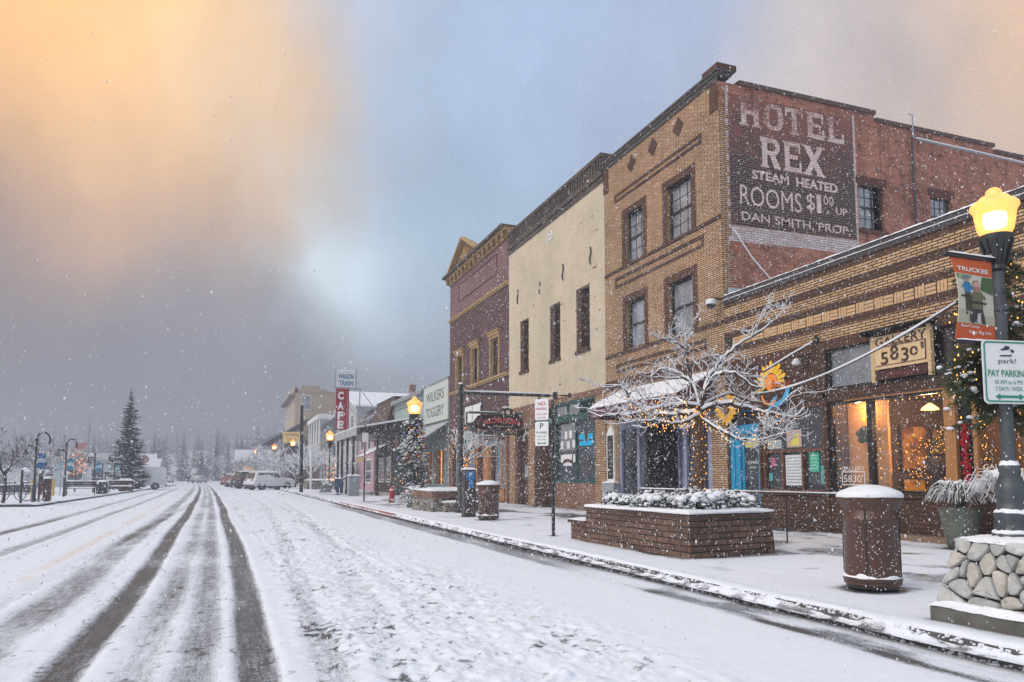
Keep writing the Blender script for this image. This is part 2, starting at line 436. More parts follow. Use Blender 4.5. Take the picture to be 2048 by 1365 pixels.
def ground_mat(name, snowc=(.79,.835,.91)):
    """snow lying on asphalt; 'cover' is how much of the asphalt the snow hides, 'dirt' is tracked-in grit"""
    m,nt,b,out=new_mat(name)
    tc=N(nt,'ShaderNodeTexCoord'); p=tc.outputs['Object']
    ac=N(nt,'ShaderNodeAttribute'); ac.attribute_name='cover'; ad=N(nt,'ShaderNodeAttribute'); ad.attribute_name='dirt'
    n1=noise(nt,p,70,3,.7); n2=noise(nt,p,9,5,.6)
    mp=N(nt,'ShaderNodeMapping'); mp.inputs['Scale'].default_value=(30,2.2,30); nt.links.new(p,mp.inputs[0]); n3=noise(nt,mp.outputs[0],1,4,.6)
    s=math_n(nt,'ADD',math_n(nt,'MULTIPLY',math_n(nt,'SUBTRACT',n1.outputs[0],.5),1.25),math_n(nt,'MULTIPLY',math_n(nt,'SUBTRACT',n2.outputs[0],.5),.35))
    s=math_n(nt,'ADD',s,math_n(nt,'MULTIPLY',math_n(nt,'SUBTRACT',n3.outputs[0],.5),.55))
    cv=math_n(nt,'ADD',ac.outputs['Fac'],s)
    f=ramp(nt,cv,[(.12,(0,0,0)),(.72,(1,1,1))])
    asp=ramp(nt,n1.outputs[0],[(.3,(.036,.038,.042)),(.7,(.105,.108,.114))])
    sn=ramp(nt,n2.outputs[0],[(.25,lam(snowc,.93)),(.7,snowc)])
    dirt=mixc(nt,1.0,sn.outputs[0],(.50,.45,.37),'MULTIPLY')
    dn=math_n(nt,'ADD',ad.outputs['Fac'],math_n(nt,'MULTIPLY',math_n(nt,'SUBTRACT',n1.outputs[0],.5),.9))
    df=ramp(nt,dn,[(.30,(0,0,0)),(1.0,(1,1,1))])
    sc=mixc(nt,df.outputs[0],sn.outputs[0],dirt)
    colr=mixc(nt,f.outputs[0],asp.outputs[0],sc)
    nt.links.new(colr,b.inputs['Base Color'])
    rr=N(nt,'ShaderNodeMapRange'); nt.links.new(f.outputs[0],rr.inputs[0]); rr.inputs[3].default_value=.42; rr.inputs[4].default_value=.8
    nt.links.new(rr.outputs[0],b.inputs['Roughness']); b.inputs['Specular IOR Level'].default_value=.3
    hh=math_n(nt,'ADD',math_n(nt,'MULTIPLY',n1.outputs[0],.5),math_n(nt,'MULTIPLY',f.outputs[0],.6)); bump(nt,b,hh,.5,.02)
    return m
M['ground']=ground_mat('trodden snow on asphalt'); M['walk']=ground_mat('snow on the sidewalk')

def bend(Y):
    t=np.maximum(Y-10,0); return -.015*t-.0001*t*t
# tyre tracks: centre, half width, how bare, edge softness
TRACKS=[(.25,.135,1.0,.05),(-.97,.130,.98,.06),(-.50,.13,.54,.10),(-.17,.14,.66,.10),(-1.66,.22,.62,.12),(-3.42,.15,.72,.08),(-4.62,.17,.72,.08),(-3.02,.07,.3,.08),(.72,.10,.22,.1)]
def road_h(X,Y):
    B=bend(Y); x=X-B
    cover=np.ones_like(X)*1.02; z=np.zeros_like(X)
    n1=fbm(X*2.2,Y*.7,4,3)
    for xc,hw,dk,so in TRACKS:
        w=.02*np.sin(Y*.35+xc*9)+.03*(fbm(Y*.25,X*0+xc,3,7)-.5)
        d=np.abs(x-xc-w)
        k=1-sm(hw-so,hw+so,d)
        fade=dk*(.82+.36*(fbm(Y*.5,X*3+xc*3,3,int(abs(xc)*100))-.5))
        fade=fade*(1-.35*sm(60,130,Y))
        cover-=k*fade*.95; z-=.022*k*dk
        z+=.005*np.exp(-((d-hw-.07)/.06)**2)*dk*fbm(X*9,Y*6,3,133)*2          # rim of pushed snow
    for xa,sl,cv,hw,dk in ((.62,.050,-.0006,.11,.26),(1.05,.090,-.0012,.13,.22),(1.9,.012,0,.10,.20),(-2.2,.018,0,.09,.22),(-5.6,.05,-.0005,.12,.25)):
        d=np.abs(X-(xa+sl*(Y-4)+cv*(Y-4)**2)); k=1-sm(hw-.05,hw+.09,d); cover-=k*dk*(.5+fbm(Y*.8,X*2,3,int(abs(xa)*77)))*(1-sm(34,60,Y)); z-=.014*k
    lane=np.exp(-((x+.95)/1.25)**2)
    cover-=lane*.22*sm(.25,.65,n1)
    # churned slush between the wheel track and the parking lane
    churn=sm(.42,.75,x)*(1-sm(2.3,3.5,x+.7*(fbm(X*.5,Y*.22,3,31)-.5)))*(1-.6*sm(30,70,Y))
    lump=fbm(X*11,Y*9,4,5); lump2=fbm(X*27,Y*21,3,9)
    z+=churn*(.075*np.clip(lump-.42,0,1)+.035*np.clip(lump2-.45,0,1))
    far=1-sm(18,45,Y)
    z+=(.010*(fbm(X*9,Y*7,3,15)-.5))*(.4+.6*lane)*far
    pit=churn*sm(.585,.71,.6*fbm(X*19,Y*14,4,21)+.4*fbm(X*2.6,Y*1.5,3,25))
    cover-=pit*.70
    dirt=.04+.55*churn*sm(.56,.74,.55*fbm(X*10,Y*7.5,4,41)+.45*fbm(X*1.3,Y*.7,3,43))+.14*lane*sm(.55,.75,fbm(X*11,Y*7,4,51))
    # slush in the lanes too, a few pits
    cover-=.40*sm(.69,.80,fbm(X*15,Y*11,4,61))*(1-sm(.3,.8,np.abs(x+.9)-2.6))*far
    # parking lane drifts
    park=sm(2.4,3.6,X)
    z+=.035*park*(fbm(X*.8,Y*.3,3,71)-.3)
    # wet gutter
    g=sm(4.26,4.52,X+.22*(fbm(Y*.5,X*0,3,81)-.5))
    seg=sm(8.0,11.0,Y)*(1-sm(33,42,Y))
    cover-=g*seg*.78*(.75+.5*(fbm(X*4,Y*.9,3,91)-.4)); z-=g*(.012+.02*seg)
    seg2=(1-sm(7.4,8.6,Y))
    cover-=g*seg2*(.25+.45*sm(.45,.65,fbm(X*3,Y*1.1,4,95)))
    dirt+=.75*g*seg2*sm(.50,.66,fbm(X*2,Y*.8,3,97))*sm(4.6,4.8,X)
    edge=np.exp(-((X-4.50)/.07)**2)*seg2; cover-=.55*edge*sm(.4,.6,fbm(Y*1.3,X*0,3,99))
    # centre line showing through
    yl=np.exp(-((x+2.33)/.10)**2)*sm(.38,.62,fbm(X*2,Y*.6,3,101))
    dirt+=.0*yl
    z+=.02*(fbm(X*.35,Y*.2,3,111)-.5)
    z-=np.maximum(0,-6-x)*.0
    return z+.03,dict(cover=np.clip(cover,-.2,1.1),dirt=np.clip(dirt,0,1),yellow=yl*.8)
ys=[-14.0]
while ys[-1]<1: ys.append(ys[-1]+.5)
while ys[-1]<420: ys.append(ys[-1]+max(.02,.0042*ys[-1]))
xs=np.concatenate([np.arange(-60,-8,2.0),np.arange(-8,-5,.09),np.arange(-5,-2.2,.035),np.arange(-2.2,3.6,.022),np.arange(3.6,5.03,.028)])
# in Blender terms this is one snow sheet over the asphalt of the street
road=grid_mesh('road',xs,np.array(ys),road_h,None,M['ground']); tag(road,'snow covered street with dark wet tyre tracks','road',kind='structure')
gm=M['ground'].node_tree; ya=N(gm,'ShaderNodeAttribute'); ya.attribute_name='yellow'
bs=[n for n in gm.nodes if n.type=='BSDF_PRINCIPLED'][0]; lk=bs.inputs['Base Color'].links[0].from_socket
gm.links.new(mixc(gm,math_n(gm,'MULTIPLY',ya.outputs['Fac'],.45),lk,(.70,.45,.20)),bs.inputs['Base Color'])

# ------------------------------------------------------------------ sidewalk and kerb
def walk_h(X,Y):
    n=fbm(X*1.2,Y*.6,4,201)
    z=SW+.004+.022*(n-.4)+.012*(fbm(X*6,Y*5,3,203)-.5)
    e=4.99+.10*(fbm(Y*1.7,X*0,4,205)-.5)+.05*(fbm(Y*9,X*0,3,207)-.5)
    k=1-sm(0,.10,X-e+.05)
    z=z-k*.075+.02*np.exp(-((X-5.10)/.1)**2)
    cover=1.00-.62*sm(.51,.66,fbm(X*.9,Y*.5,5,211))*sm(5.4,6.2,X)-.34*sm(7.6,10.6,X)*sm(.36,.60,fbm(X*.7,Y*.45,4,213))-.5*sm(.66,.74,fbm(X*5,Y*2.2,4,215))*sm(5.6,6.6,X)
    for bx,by,br in ((6.24,6.06,.30),(6.58,19.3,.31),(6.58,21.1,.27),(6.0,13.66,.06),(7.1,23.7,.15),(7.0,34.1,.2),(11.05,8.9,.24)):  # thinned snow rings: melt plus painted contact shade round bins, posts and pot
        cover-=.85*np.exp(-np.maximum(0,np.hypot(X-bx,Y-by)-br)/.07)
    cover-=.7*np.exp(-np.maximum(0,np.maximum(np.abs(X-7.05)-1.03,np.abs(Y-10.85)-1.68))/.10)+.6*np.exp(-np.maximum(0,np.maximum(np.abs(X-5.81)-.45,np.abs(Y-4.18)-.46))/.08)  # contact shade painted the same way along planter and plinth edges
    joint=np.minimum(np.abs(((Y+.3)%1.8)-.9+.9*0),10)
    cover-=.30*np.exp(-((((Y)%2.4)-1.2)/.03)**2)*sm(.5,.6,fbm(X*1.5,Y*.5,3,217))
    cover-=.34*np.exp(-((X-7.9)/.03)**2)*sm(.5,.62,fbm(X*1.2,Y*.4,3,219))
    cover-=.9*np.exp(-np.maximum(0,11.75-X)/.07)
    cover-=.75*k*sm(.40,.60,fbm(X*14,Y*8,3,221))
    return z,dict(cover=np.clip(cover,-.2,1.1),dirt=.06+.25*sm(.6,.75,fbm(X*1.5,Y*1.5,4,223)))
ys2=[-6.0]
while ys2[-1]<2: ys2.append(ys2[-1]+.3)
while ys2[-1]<300: ys2.append(ys2[-1]+max(.025,.006*ys2[-1]))
xs2=np.concatenate([np.arange(4.86,5.3,.02),np.arange(5.3,7.2,.05),np.arange(7.2,11.75,.12),[11.8,13.5,30]])
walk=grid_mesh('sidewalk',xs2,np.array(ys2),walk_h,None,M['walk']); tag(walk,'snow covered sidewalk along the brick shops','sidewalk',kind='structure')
mb=MB(); mb.box(4.985,5.2,-6,23.6,-.05,.142); mb.box(4.985,5.2,36.5,300,-.05,.142)
kerb=mb.build('kerb',M['concrete']); tag(kerb,'dark wet kerb edging the snowy sidewalk','kerb',kind='structure')
mb=MB(); mb.box(4.975,5.2,23.6,36.5,-.05,.146); tag(mb.build('painted_kerb',M['red_paint']),'red painted stretch of kerb by the fire hydrant','kerb',kind='structure')
# ragged clods of snow and slush clinging to the kerb face
random.seed(5); mb=MB()
for i in range(1700):
    y=2.2+abs(random.gauss(0,1))**1.2*11
    if y>60: continue
    r=random.uniform(.006,.022)
    mb.ball((4.985+random.uniform(-.02,.02),y,random.choice([random.uniform(.0,.04),random.uniform(.115,.15)])),r,5,3,random.uniform(.4,.9))
o=mb.build('kerb_snow',M['snow'],smooth=True); tag(o,'ragged clods of snow along the kerb edge','snow',kind='stuff')

# ground to the horizon, the hills
mb=MB(); mb.quad((-530,-28,-.06),(635,-28,-.06),(635,925,-.06),(-530,925,-.06)); tag(mb.build('ground',M['snow'],flip=False),'flat snow field reaching the hills','ground',kind='structure')
# ------------------------------------------------------------------ wall builder
def wall(mb, o, u, H, nrm_depth, W, openings, top=None):
    """wall sheet in plane o + u*a + z*b (a in W, b in H) with openings (a0,a1,b0,b1) and reveals along nrm_depth"""
    o=Vector(o);u=Vector(u);z=Vector((0,0,1));d=Vector(nrm_depth)
    A=sorted(set([W[0],W[1]]+[c for op in openings for c in op[:2]])); B=sorted(set([H[0],H[1]]+[c for op in openings for c in op[2:4]]))
    P=lambda a,b: o+u*a+z*b
    for i in range(len(A)-1):
        for j in range(len(B)-1):
            ca=(A[i]+A[i+1])/2; cb=(B[j]+B[j+1])/2
            if any(op[0]<ca<op[1] and op[2]<cb<op[3] for op in openings): continue
            mb.quad(P(A[i],B[j]),P(A[i+1],B[j]),P(A[i+1],B[j+1]),P(A[i],B[j+1]))
    for a0,a1,b0,b1 in [op[:4] for op in openings]:
        mb.quad(P(a0,b0),P(a0,b1),P(a0,b1)+d,P(a0,b0)+d); mb.quad(P(a1,b0),P(a1,b1),P(a1,b1)+d,P(a1,b0)+d)
        mb.quad(P(a0,b1),P(a1,b1),P(a1,b1)+d,P(a0,b1)+d); mb.quad(P(a0,b0),P(a1,b0),P(a1,b0)+d,P(a0,b0)+d)

RT=(0,-1,0); UPV=(0,0,1)          # reading direction and up on the street facades
def ftext(mb, body, y, z, w, h, X=None, **k): put_text(mb, body, (X if X is not None else F-.02, y, z), RT, UPV, w, h, **k)

def sash_window(parent, o, u, n, a0,a1,z0,z1, cols=3, rows=2, frame=None, pane=None, name='window'):
    """double hung sash: frame with meeting rail and muntins, one pane sheet; n points outwards"""
    o=Vector(o);u=Vector(u);n=Vector(n); f=MB(); fw=.06
    def bar(pa,pb,za,zb,t0,t1):
        c=[o+u*pa+n*t0,o+u*pb+n*t0,o+u*pb+n*t1,o+u*pa+n*t1]
        vs=[Vector((p.x,p.y,za)) for p in c]+[Vector((p.x,p.y,zb)) for p in c]
        f.add(vs,[(0,3,2,1),(4,5,6,7),(0,1,5,4),(1,2,6,5),(2,3,7,6),(3,0,4,7)])
    bar(a0,a0+fw,z0,z1,0,.06); bar(a1-fw,a1,z0,z1,0,.06); bar(a0+fw,a1-fw,z0,z0+fw,0,.06); bar(a0+fw,a1-fw,z1-fw,z1,0,.06)
    zm=(z0+z1)/2
    if rows: bar(a0+fw,a1-fw,zm-.035,zm+.035,.005,.05)
    for i in range(1,cols):
        a=a0+fw+(a1-a0-2*fw)*i/cols
        if rows>1: bar(a-.011,a+.011,z0+fw,zm-.035,.008,.03); bar(a-.011,a+.011,zm+.035,z1-fw,.008,.03)
        else: bar(a-.015,a+.015,z0+fw,zm-.035 if rows else z1-fw,.008,.03)
        if rows==1: bar(a-.015,a+.015,zm+.035,z1-fw,.008,.03)
    if rows>1:
        for q0,q1 in ((z0+fw,zm-.035),(zm+.035,z1-fw)):
            zz=(q0+q1)/2; bar(a0+fw,a1-fw,zz-.011,zz+.011,.009,.028)
    w=f.build(name,frame or M['black'],parent)
    p=MB(); q=[o+u*a0+n*.02,o+u*a1+n*.02]
    p.quad((q[0].x,q[0].y,z0+.01),(q[1].x,q[1].y,z0+.01),(q[1].x,q[1].y,z1-.01),(q[0].x,q[0].y,z1-.01))
    p.build('pane',pane or M['pane'],w); return w

def snow_strip(mb, x0,x1,y0,y1,z,h=.05,n=None,seed=0):
    """a lumpy ridge of settled snow on a ledge"""
    rnd=random.Random(seed); L=max(x1-x0,y1-y0); n=n or max(4,int(L/.12)); alongx=(x1-x0)>(y1-y0)
    pr=[]
    for i in range(n+1):
        t=i/n; hh=h*rnd.uniform(.65,1.15)*(.4 if i in (0,n) else 1)
        if alongx:
            x=x0+(x1-x0)*t; pr.append([(x,y0,z),(x,y0+(y1-y0)*.12,z+hh*.8),(x,(y0+y1)/2,z+hh),(x,y1-(y1-y0)*.12,z+hh*.8),(x,y1,z)])
        else:
            y=y0+(y1-y0)*t; pr.append([(x0,y,z),(x0+(x1-x0)*.12,y,z+hh*.8),((x0+x1)/2,y,z+hh),(x1-(x1-x0)*.12,y,z+hh*.8),(x1,y,z)])
    vs=[p for r in pr for p in r]; fs=[]
    for i in range(n):
        for k in range(4): fs.append((i*5+k,i*5+k+1,(i+1)*5+k+1,(i+1)*5+k))
    fs.append((0,1,2,3,4)); fs.append(tuple(n*5+k for k in range(5)))
    mb.add(vs,fs)

def bulbs(mb, pts, r=.014):
    for p in pts:
        x,y,z=p; mb.add([(x+r,y,z),(x-r,y,z),(x,y+r,z),(x,y-r,z),(x,y,z+r*1.3),(x,y,z-r*1.3)],[(0,2,4),(2,1,4),(1,3,4),(3,0,4),(2,0,5),(1,2,5),(3,1,5),(0,3,5)])

def point(name,loc,e,c=(1,.62,.28),r=.08):
    l=bpy.data.lights.new(name,'POINT'); l.energy=e; l.color=c; l.shadow_soft_size=r
    o=bpy.data.objects.new(name,l); link(o); o.location=loc; return o

# ================================================================== one-storey gallery building
G=thing('gallery_building','long one storey tan brick shop building with lit gallery windows and turquoise door','building',(F,2.0,SW))
gy0,gy1=2.0,15.86
ops_low=[(9.40,12.44,3.10,4.02),(7.0,12.44,1.0,2.88),(12.55,14.56,.97,2.90),(14.62,15.80,SW,2.96)]
mb=MB(); wall(mb,(F,0,0),(0,1,0),(SW,4.0),(.35,0,0),(gy0,gy1),ops_low); mb.build('lower_wall',M['brown_brick'],G)
mb=MB(); mb.box(F,F+.35,gy0,gy1,4.0,5.80); mb.box(F+.35,26,gy0,gy0+.3,SW,5.8); mb.build('upper_wall',M['yellow_brick'],G)
mb=MB()
for z0,z1 in ((5.20,5.34),(4.80,4.94),(4.43,4.565)): mb.cut().box(F-.014,F,gy0,gy1-.01,z0,z1)
mb.build_each('brick_band',M['brown_brick'],G)
mb=MB(); mb.box(F-.016,F,gy0,gy1-.01,5.60,5.80); mb.cut().box(F-.022,F,gy0,gy1-.01,3.97,4.19); mb.build_each('soldier_course',M['brown_soldier'],G)
mb=MB(); mb.box(F-.005,F,gy0,gy1-.01,4.567,4.798); 
mb.mat(M['mortar']); M['plain_tan']=pm('single tan bricks',(.53,.345,.185),.85,.25,9); wv=MB(); wv.mat(M['mortar']); wv.box(F-.005,F,gy0,gy1-.01,4.567,4.798); wv.mat(M['yellow_brick'])
y=gy0+.05; rnd=random.Random(3)
while y<gy1-.5:
    for k in range(3): wv.mat(M['plain_tan']); wv.box(F-.016-.003*rnd.random(),F-.005,y+k*.07,y+k*.07+.055,4.575,4.79)
    for k in range(3): wv.mat(M['plain_tan']); wv.box(F-.016-.003*rnd.random(),F-.005,y+.225,y+.445,4.577+k*.073,4.577+k*.073+.058)
    y+=.465
wv.build('basket_weave',None,G)
mb=MB(); mb.box(F-.06,F+.42,gy0,gy1,5.802,5.90); mb.box(F-.045,F-.02,gy0,gy1-.012,5.70,5.802); mb.build('coping',tint('dark grey metal flashing',(.050,.050,.058),.4),G)
mb=MB(); snow_strip(mb,F-.085,F+.40,gy0,gy1-.02,5.895,.06,160,1); snow_strip(mb,F-.066,F-.046,gy0,gy1-.02,5.795,.02,160,7); mb.quad((F+.4,gy0,5.62),(40,gy0,5.62),(40,gy1-.02,5.62),(F+.4,gy1-.02,5.62)); mb.build('roof_snow',M['snow'],G)
# pilasters and projecting blocks of the lower front
mb=MB()
for ya,yb,za,zb,t in ((12.44,12.55,SW,3.95,.03),(14.56,14.62,SW,3.95,.03),(12.46,14.55,2.97,3.06,.03),(7,12.5,.92,.995,.05),(12.6,14.5,.90,.965,.05),(12.75,13.5,3.16,3.86,.02),(13.7,14.45,3.16,3.86,.02)): mb.cut().box(F-t,F,ya,yb,za,zb)
mb.build_each('pilaster',M['brown_brick'],G)
mb=MB(); mb.box(F-.28,F,7.2,11.2,SW-.02,.26); mb.build('doorstep',tint('wet tan step',(.22,.15,.10)),G)
# transom strip in a black frame
mb=MB()
for ya,yb in ((9.40,9.47),(10.0,10.07),(11.10,11.16),(12.36,12.44)): mb.box(F+.02,F+.12,ya,yb,3.10,4.02)
for za,zb in ((3.10,3.17),(3.94,4.02)):
    for ya,yb in ((9.47,10.0),(10.07,11.10),(11.16,12.36)): mb.box(F+.022,F+.118,ya,yb,za,zb)
tw=mb.build('transom_window',M['black'],G)
mb=MB(); mb.quad((F+.09,9.42,3.12),(F+.09,11.1,3.12),(F+.09,11.1,4.0),(F+.09,9.42,4.0)); mb.build('pane',pane_mat('dark transom',(.012,.012,.014),.2),tw)
mb=MB(); mb.quad((F+.09,11.16,3.12),(F+.09,12.4,3.12),(F+.09,12.4,4.0),(F+.09,11.16,4.0)); mb.build('pane',M['pane_light'],tw)
# display windows
mb=MB(); mb.mat(M['black'])
for ya,yb in ((12.36,12.43),(11.32,11.44)): mb.box(F+.03,F+.15,ya,yb,1.0,2.88)
for ya,yb in ((11.44,12.36),(9.72,11.32)): mb.box(F+.032,F+.148,ya,yb,1.0,1.05); mb.box(F+.032,F+.148,ya,yb,2.80,2.88)
fr=mb.build('shop_window',None,G)
mb=MB(); mb.quad((F+.08,7.0,1.0),(F+.08,9.17,1.0),(F+.08,9.17,2.85),(F+.08,7.0,2.85)); mb.cut().quad((F+.08,9.72,1.02),(F+.08,12.4,1.02),(F+.08,12.4,2.85),(F+.08,9.72,2.85)); mb.build_each('pane',M['glass'],fr)
mb=MB(); mb.box(F+.02,F+.16,9.50,9.72,SW+.1,2.85); mb.cut().box(F+.03,F+.13,9.12,9.19,1.0,2.84); mb.cut().box(F+.03,F+.13,8.55,8.63,1.0,2.84); mb.cut().box(F+.01,F+.14,7.0,12.0,2.85,2.97); mb.cut().box(F+.04,F+.14,7.0,8.55,2.72,2.85)
mb.build_each('window_post',M['oak'],G)
mb=MB(); mb.box(F+.10,F+.14,9.19,9.50,1.0,2.8); dr=mb.build('entry_door',M['black'],G)
mb=MB(); rnd=random.Random(8)
for i in range(150): mb.ball((F+.06+rnd.uniform(-.03,.03),9.35+rnd.uniform(-.07,.07),1.05+rnd.random()*1.15),rnd.uniform(.02,.035),5,4)
tag(mb.build('red_garland',tint('red tinsel',(.32,.008,.014),.35)),'bristly red garland hanging in the gallery doorway','garland')
# window stickers: white lettering in a box
mb=MB()
for yl in (12.17,9.05):
    mb.cut(); w=.60; z=1.14
    for a,b_,c,d in ((0,w,0,.02),(0,w,.26,.28),(0,.02,.02,.26),(w-.02,w,.02,.26)): mb.box(F+.062,F+.066,yl-b_,yl-a,z+c,z+d)
    ftext(mb,'GALLERY',yl-.0,z+.295,w,.085,X=F+.064); ftext(mb,"5830'",yl-.05,z+.06,w-.1,.15,X=F+.064)
mb.build_each('window_lettering',M['letter_white'],fr)
# gallery room
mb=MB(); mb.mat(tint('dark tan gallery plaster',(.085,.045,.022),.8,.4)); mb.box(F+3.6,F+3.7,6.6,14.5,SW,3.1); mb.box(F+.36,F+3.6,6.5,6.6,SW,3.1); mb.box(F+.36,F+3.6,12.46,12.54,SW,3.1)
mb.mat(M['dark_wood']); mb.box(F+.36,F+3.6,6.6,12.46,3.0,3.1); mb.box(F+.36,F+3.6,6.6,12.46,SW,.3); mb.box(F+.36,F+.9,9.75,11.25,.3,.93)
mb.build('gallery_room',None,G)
mb=MB(); mb.box(F+.55,F+.60,11.42,12.44,.95,2.95); mb.build('display_panel',tint('pale orange panel',(.62,.30,.12),.7),G)
def paint_mat(name,a,b,c,sc):
    m,nt_,bs_,_=new_mat(name); t=N(nt_,'ShaderNodeTexCoord'); n_=noise(nt_,t.outputs['Object'],sc,4,.6)
    r_=ramp(nt_,n_.outputs[0],[(.35,a),(.5,b),(.62,c)]); nt_.links.new(r_.outputs[0],bs_.inputs['Base Color']); bs_.inputs['Roughness'].default_value=.5; return m
PM=[paint_mat('amber canvas',(.50,.22,.03),(.75,.42,.06),(.16,.05,.015),2.2),paint_mat('dusk canvas',(.03,.02,.02),(.22,.09,.03),(.50,.25,.08),3),paint_mat('green canvas',(.05,.06,.02),(.30,.20,.05),(.02,.02,.02),2.6)]
rnd=random.Random(4)
labs=['amber abstract painting in the lit gallery','dusky abstract painting deeper inside the gallery','greenish abstract painting beside the amber one','small dark amber painting low on the gallery wall']
for k,(x,z,w,h) in enumerate(((F+1.25,1.35,.95,1.35),(F+2.35,1.45,.80,1.0),(F+3.15,1.2,.6,1.2),(F+2.3,.75,.7,.55))):
    yb=12.44; mb=MB(); mb.mat(PM[k%3]); mb.box(x-w/2+.04,x+w/2-.04,yb-.045,yb-.03,z+.04,z+h-.04); mb.mat(M['dark_wood'])
    mb.box(x-w/2,x-w/2+.04,yb-.06,yb-.03,z,z+h); mb.box(x+w/2-.04,x+w/2,yb-.06,yb-.03,z,z+h); mb.box(x-w/2+.04,x+w/2-.04,yb-.06,yb-.03,z,z+.04); mb.box(x-w/2+.04,x+w/2-.04,yb-.06,yb-.03,z+h-.04,z+h)
    tag(mb.build('painting'),labs[k],'painting','paintings inside the gallery')
# a bare lit branch added for points of light; pedestals, turned pieces beside it
t=thing('added_lit_branch','added bare branch carrying the tiny amber points of light in the big gallery window','decoration',(F+1.0,10.6,.9)); br=MB(); rnd=random.Random(17); bp=[]
for k in range(26):
    p=Vector((F+1.0,10.55,.95)); d=Vector((rnd.uniform(-.5,.5),rnd.uniform(-.8,.8),1)).normalized(); pts=[p]
    for j in range(8):
        d=(d+Vector((rnd.uniform(-.35,.35),rnd.uniform(-.35,.35),rnd.uniform(-.2,.25)))).normalized(); p=p+d*rnd.uniform(.12,.22); pts.append(p)
        for _ in range(2): bp.append(p+Vector((rnd.gauss(0,.08),rnd.gauss(0,.08),rnd.gauss(0,.08))))
    br.tube(pts,[.012-.0012*i for i in range(9)],5)
br.build('branch',M['dark_wood'],t); mb=MB(); bulbs(mb,bp,.010); tag(mb.build('bulb',M['bulb'],t),kind='stuff')
for k,(x,y,h,r,l) in enumerate(((F+1.6,11.2,1.3,.16,'tall dark turned pedestal piece left in the gallery window'),(F+1.9,10.3,1.1,.22,'stout dark pedestal piece deep in the gallery window'),(F+.75,9.95,.5,.12,'short dark carved piece at the right end of the gallery shelf'))):
    mb=MB(); mb.mat(M['dark_wood']); z0_=.3 if k<2 else .93; mb.lathe([(r,0),(r,.1*h),(r*.5,.2*h),(r*.8,.5*h),(r*.4,.7*h),(r*.9,.85*h),(r*.3,h)],(x,y,z0_),14); tag(mb.build('carved_piece',smooth=True),l,'sculpture','turned pieces in the gallery window')
# leaf-like hanging sculpture and dark ornaments behind the glass
mb=MB()
for k in range(5):
    a=2*math.pi*k/5+.3; mb.ball((F+.35,11.82+math.cos(a)*.11,2.16+math.sin(a)*.11),.085,8,5)
mb.ball((F+.35,11.82,2.16),.07,8,5); tag(mb.build('flower_ornament',tint('dull green metal',(.05,.06,.045),.4)),'dull green flower ornament hung in the orange window','ornament')
mb=MB(); pts=[(11.95,2.47),(11.88,2.53),(11.75,2.47),(11.62,2.50),(11.66,2.44),(11.8,2.42)]
mb.prism(pts,(F+.40,0,0),(0,1,0),(0,0,1),(.03,0,0)); tag(mb.build('leaf_ornament',tint('yellow leaf',(.70,.42,.05),.4)),'yellow leaf shaped ornament above the green flower','ornament')
mb=MB(); mb.mat(M['dark_wood']); mb.lathe([(.16,0),(.18,.05),(.06,.1),(.10,.35),(.22,.6),(.16,.75),(.2,.8)],(F+.75,10.5,.94),14); tag(mb.build('vase',smooth=True),'dark turned vase on the gallery window shelf','vase')
mb=MB(); mb.mat(tint('amber bowl',(.6,.25,.05),.3)); mb.lathe([(.06,0),(.09,.02),(.24,.16),(.25,.18)],(F+.65,10.1,.94),14); tag(mb.build('bowl',smooth=True),'amber bowl on the gallery window shelf','bowl')
for k,(x,y) in enumerate(((F+1.1,10.9),(F+2.2,11.0),(F+.55,9.62))):
    t=thing('pendant_lamp',['amber pendant lamp near the big gallery pane','second amber pendant lamp deeper in the gallery','brass lamp glowing beside the gallery door post'][k],'lamp',(x,y,2.62 if k<2 else 2.5),0,'lamps inside the gallery')
    mb=MB(); mb.tube([(x,y,2.75),(x,y,3.0)],.008,5); mb.build('cord',M['black'],t)
    mb=MB(); mb.lathe([(.16,0),(.15,.03),(.05,.11),(.02,.13)],(x,y,2.62 if k<2 else 2.5),14); mb.build('lamp_shade',emit('lit amber shade',(1,.55,.12),5),t,smooth=True)
    point('gallery lamp',(x,y,2.4),52 if k<2 else 14)
point('window spot',(F+.3,11.9,2.72),20,r=.05)
pts=[]
for y in np.arange(9.75,12.4,.16): pts.append((F+.18,y,2.77))
for yy in (12.33,11.47,11.28,9.76): pts+= [(F+.18,yy,z) for z in np.arange(1.1,2.75,.19)]
for y in np.arange(7.0,9.1,.15): pts.append((F+.18,y,2.68))
for yy in (9.08,8.66,8.5): pts+= [(F+.18,yy,z) for z in np.arange(1.05,2.7,.19)]
t=thing('string_lights','warm string lights edging the gallery windows','string lights',(F+.18,9.8,2.77))
mb=MB(); bulbs(mb,pts,.013); tag(mb.build('bulb',M['bulb'],t),kind='stuff')
mb=MB(); mb.tube([(F+.185,7,2.69),(F+.185,9.1,2.69)],.004,4); mb.tube([(F+.185,9.75,2.78),(F+.185,12.4,2.78)],.004,4)
for yy in (12.33,11.47,11.28,9.76): mb.tube([(F+.185,yy,1.05),(F+.185,yy,2.77)],.004,4)
mb.build('wire',M['black'],t)
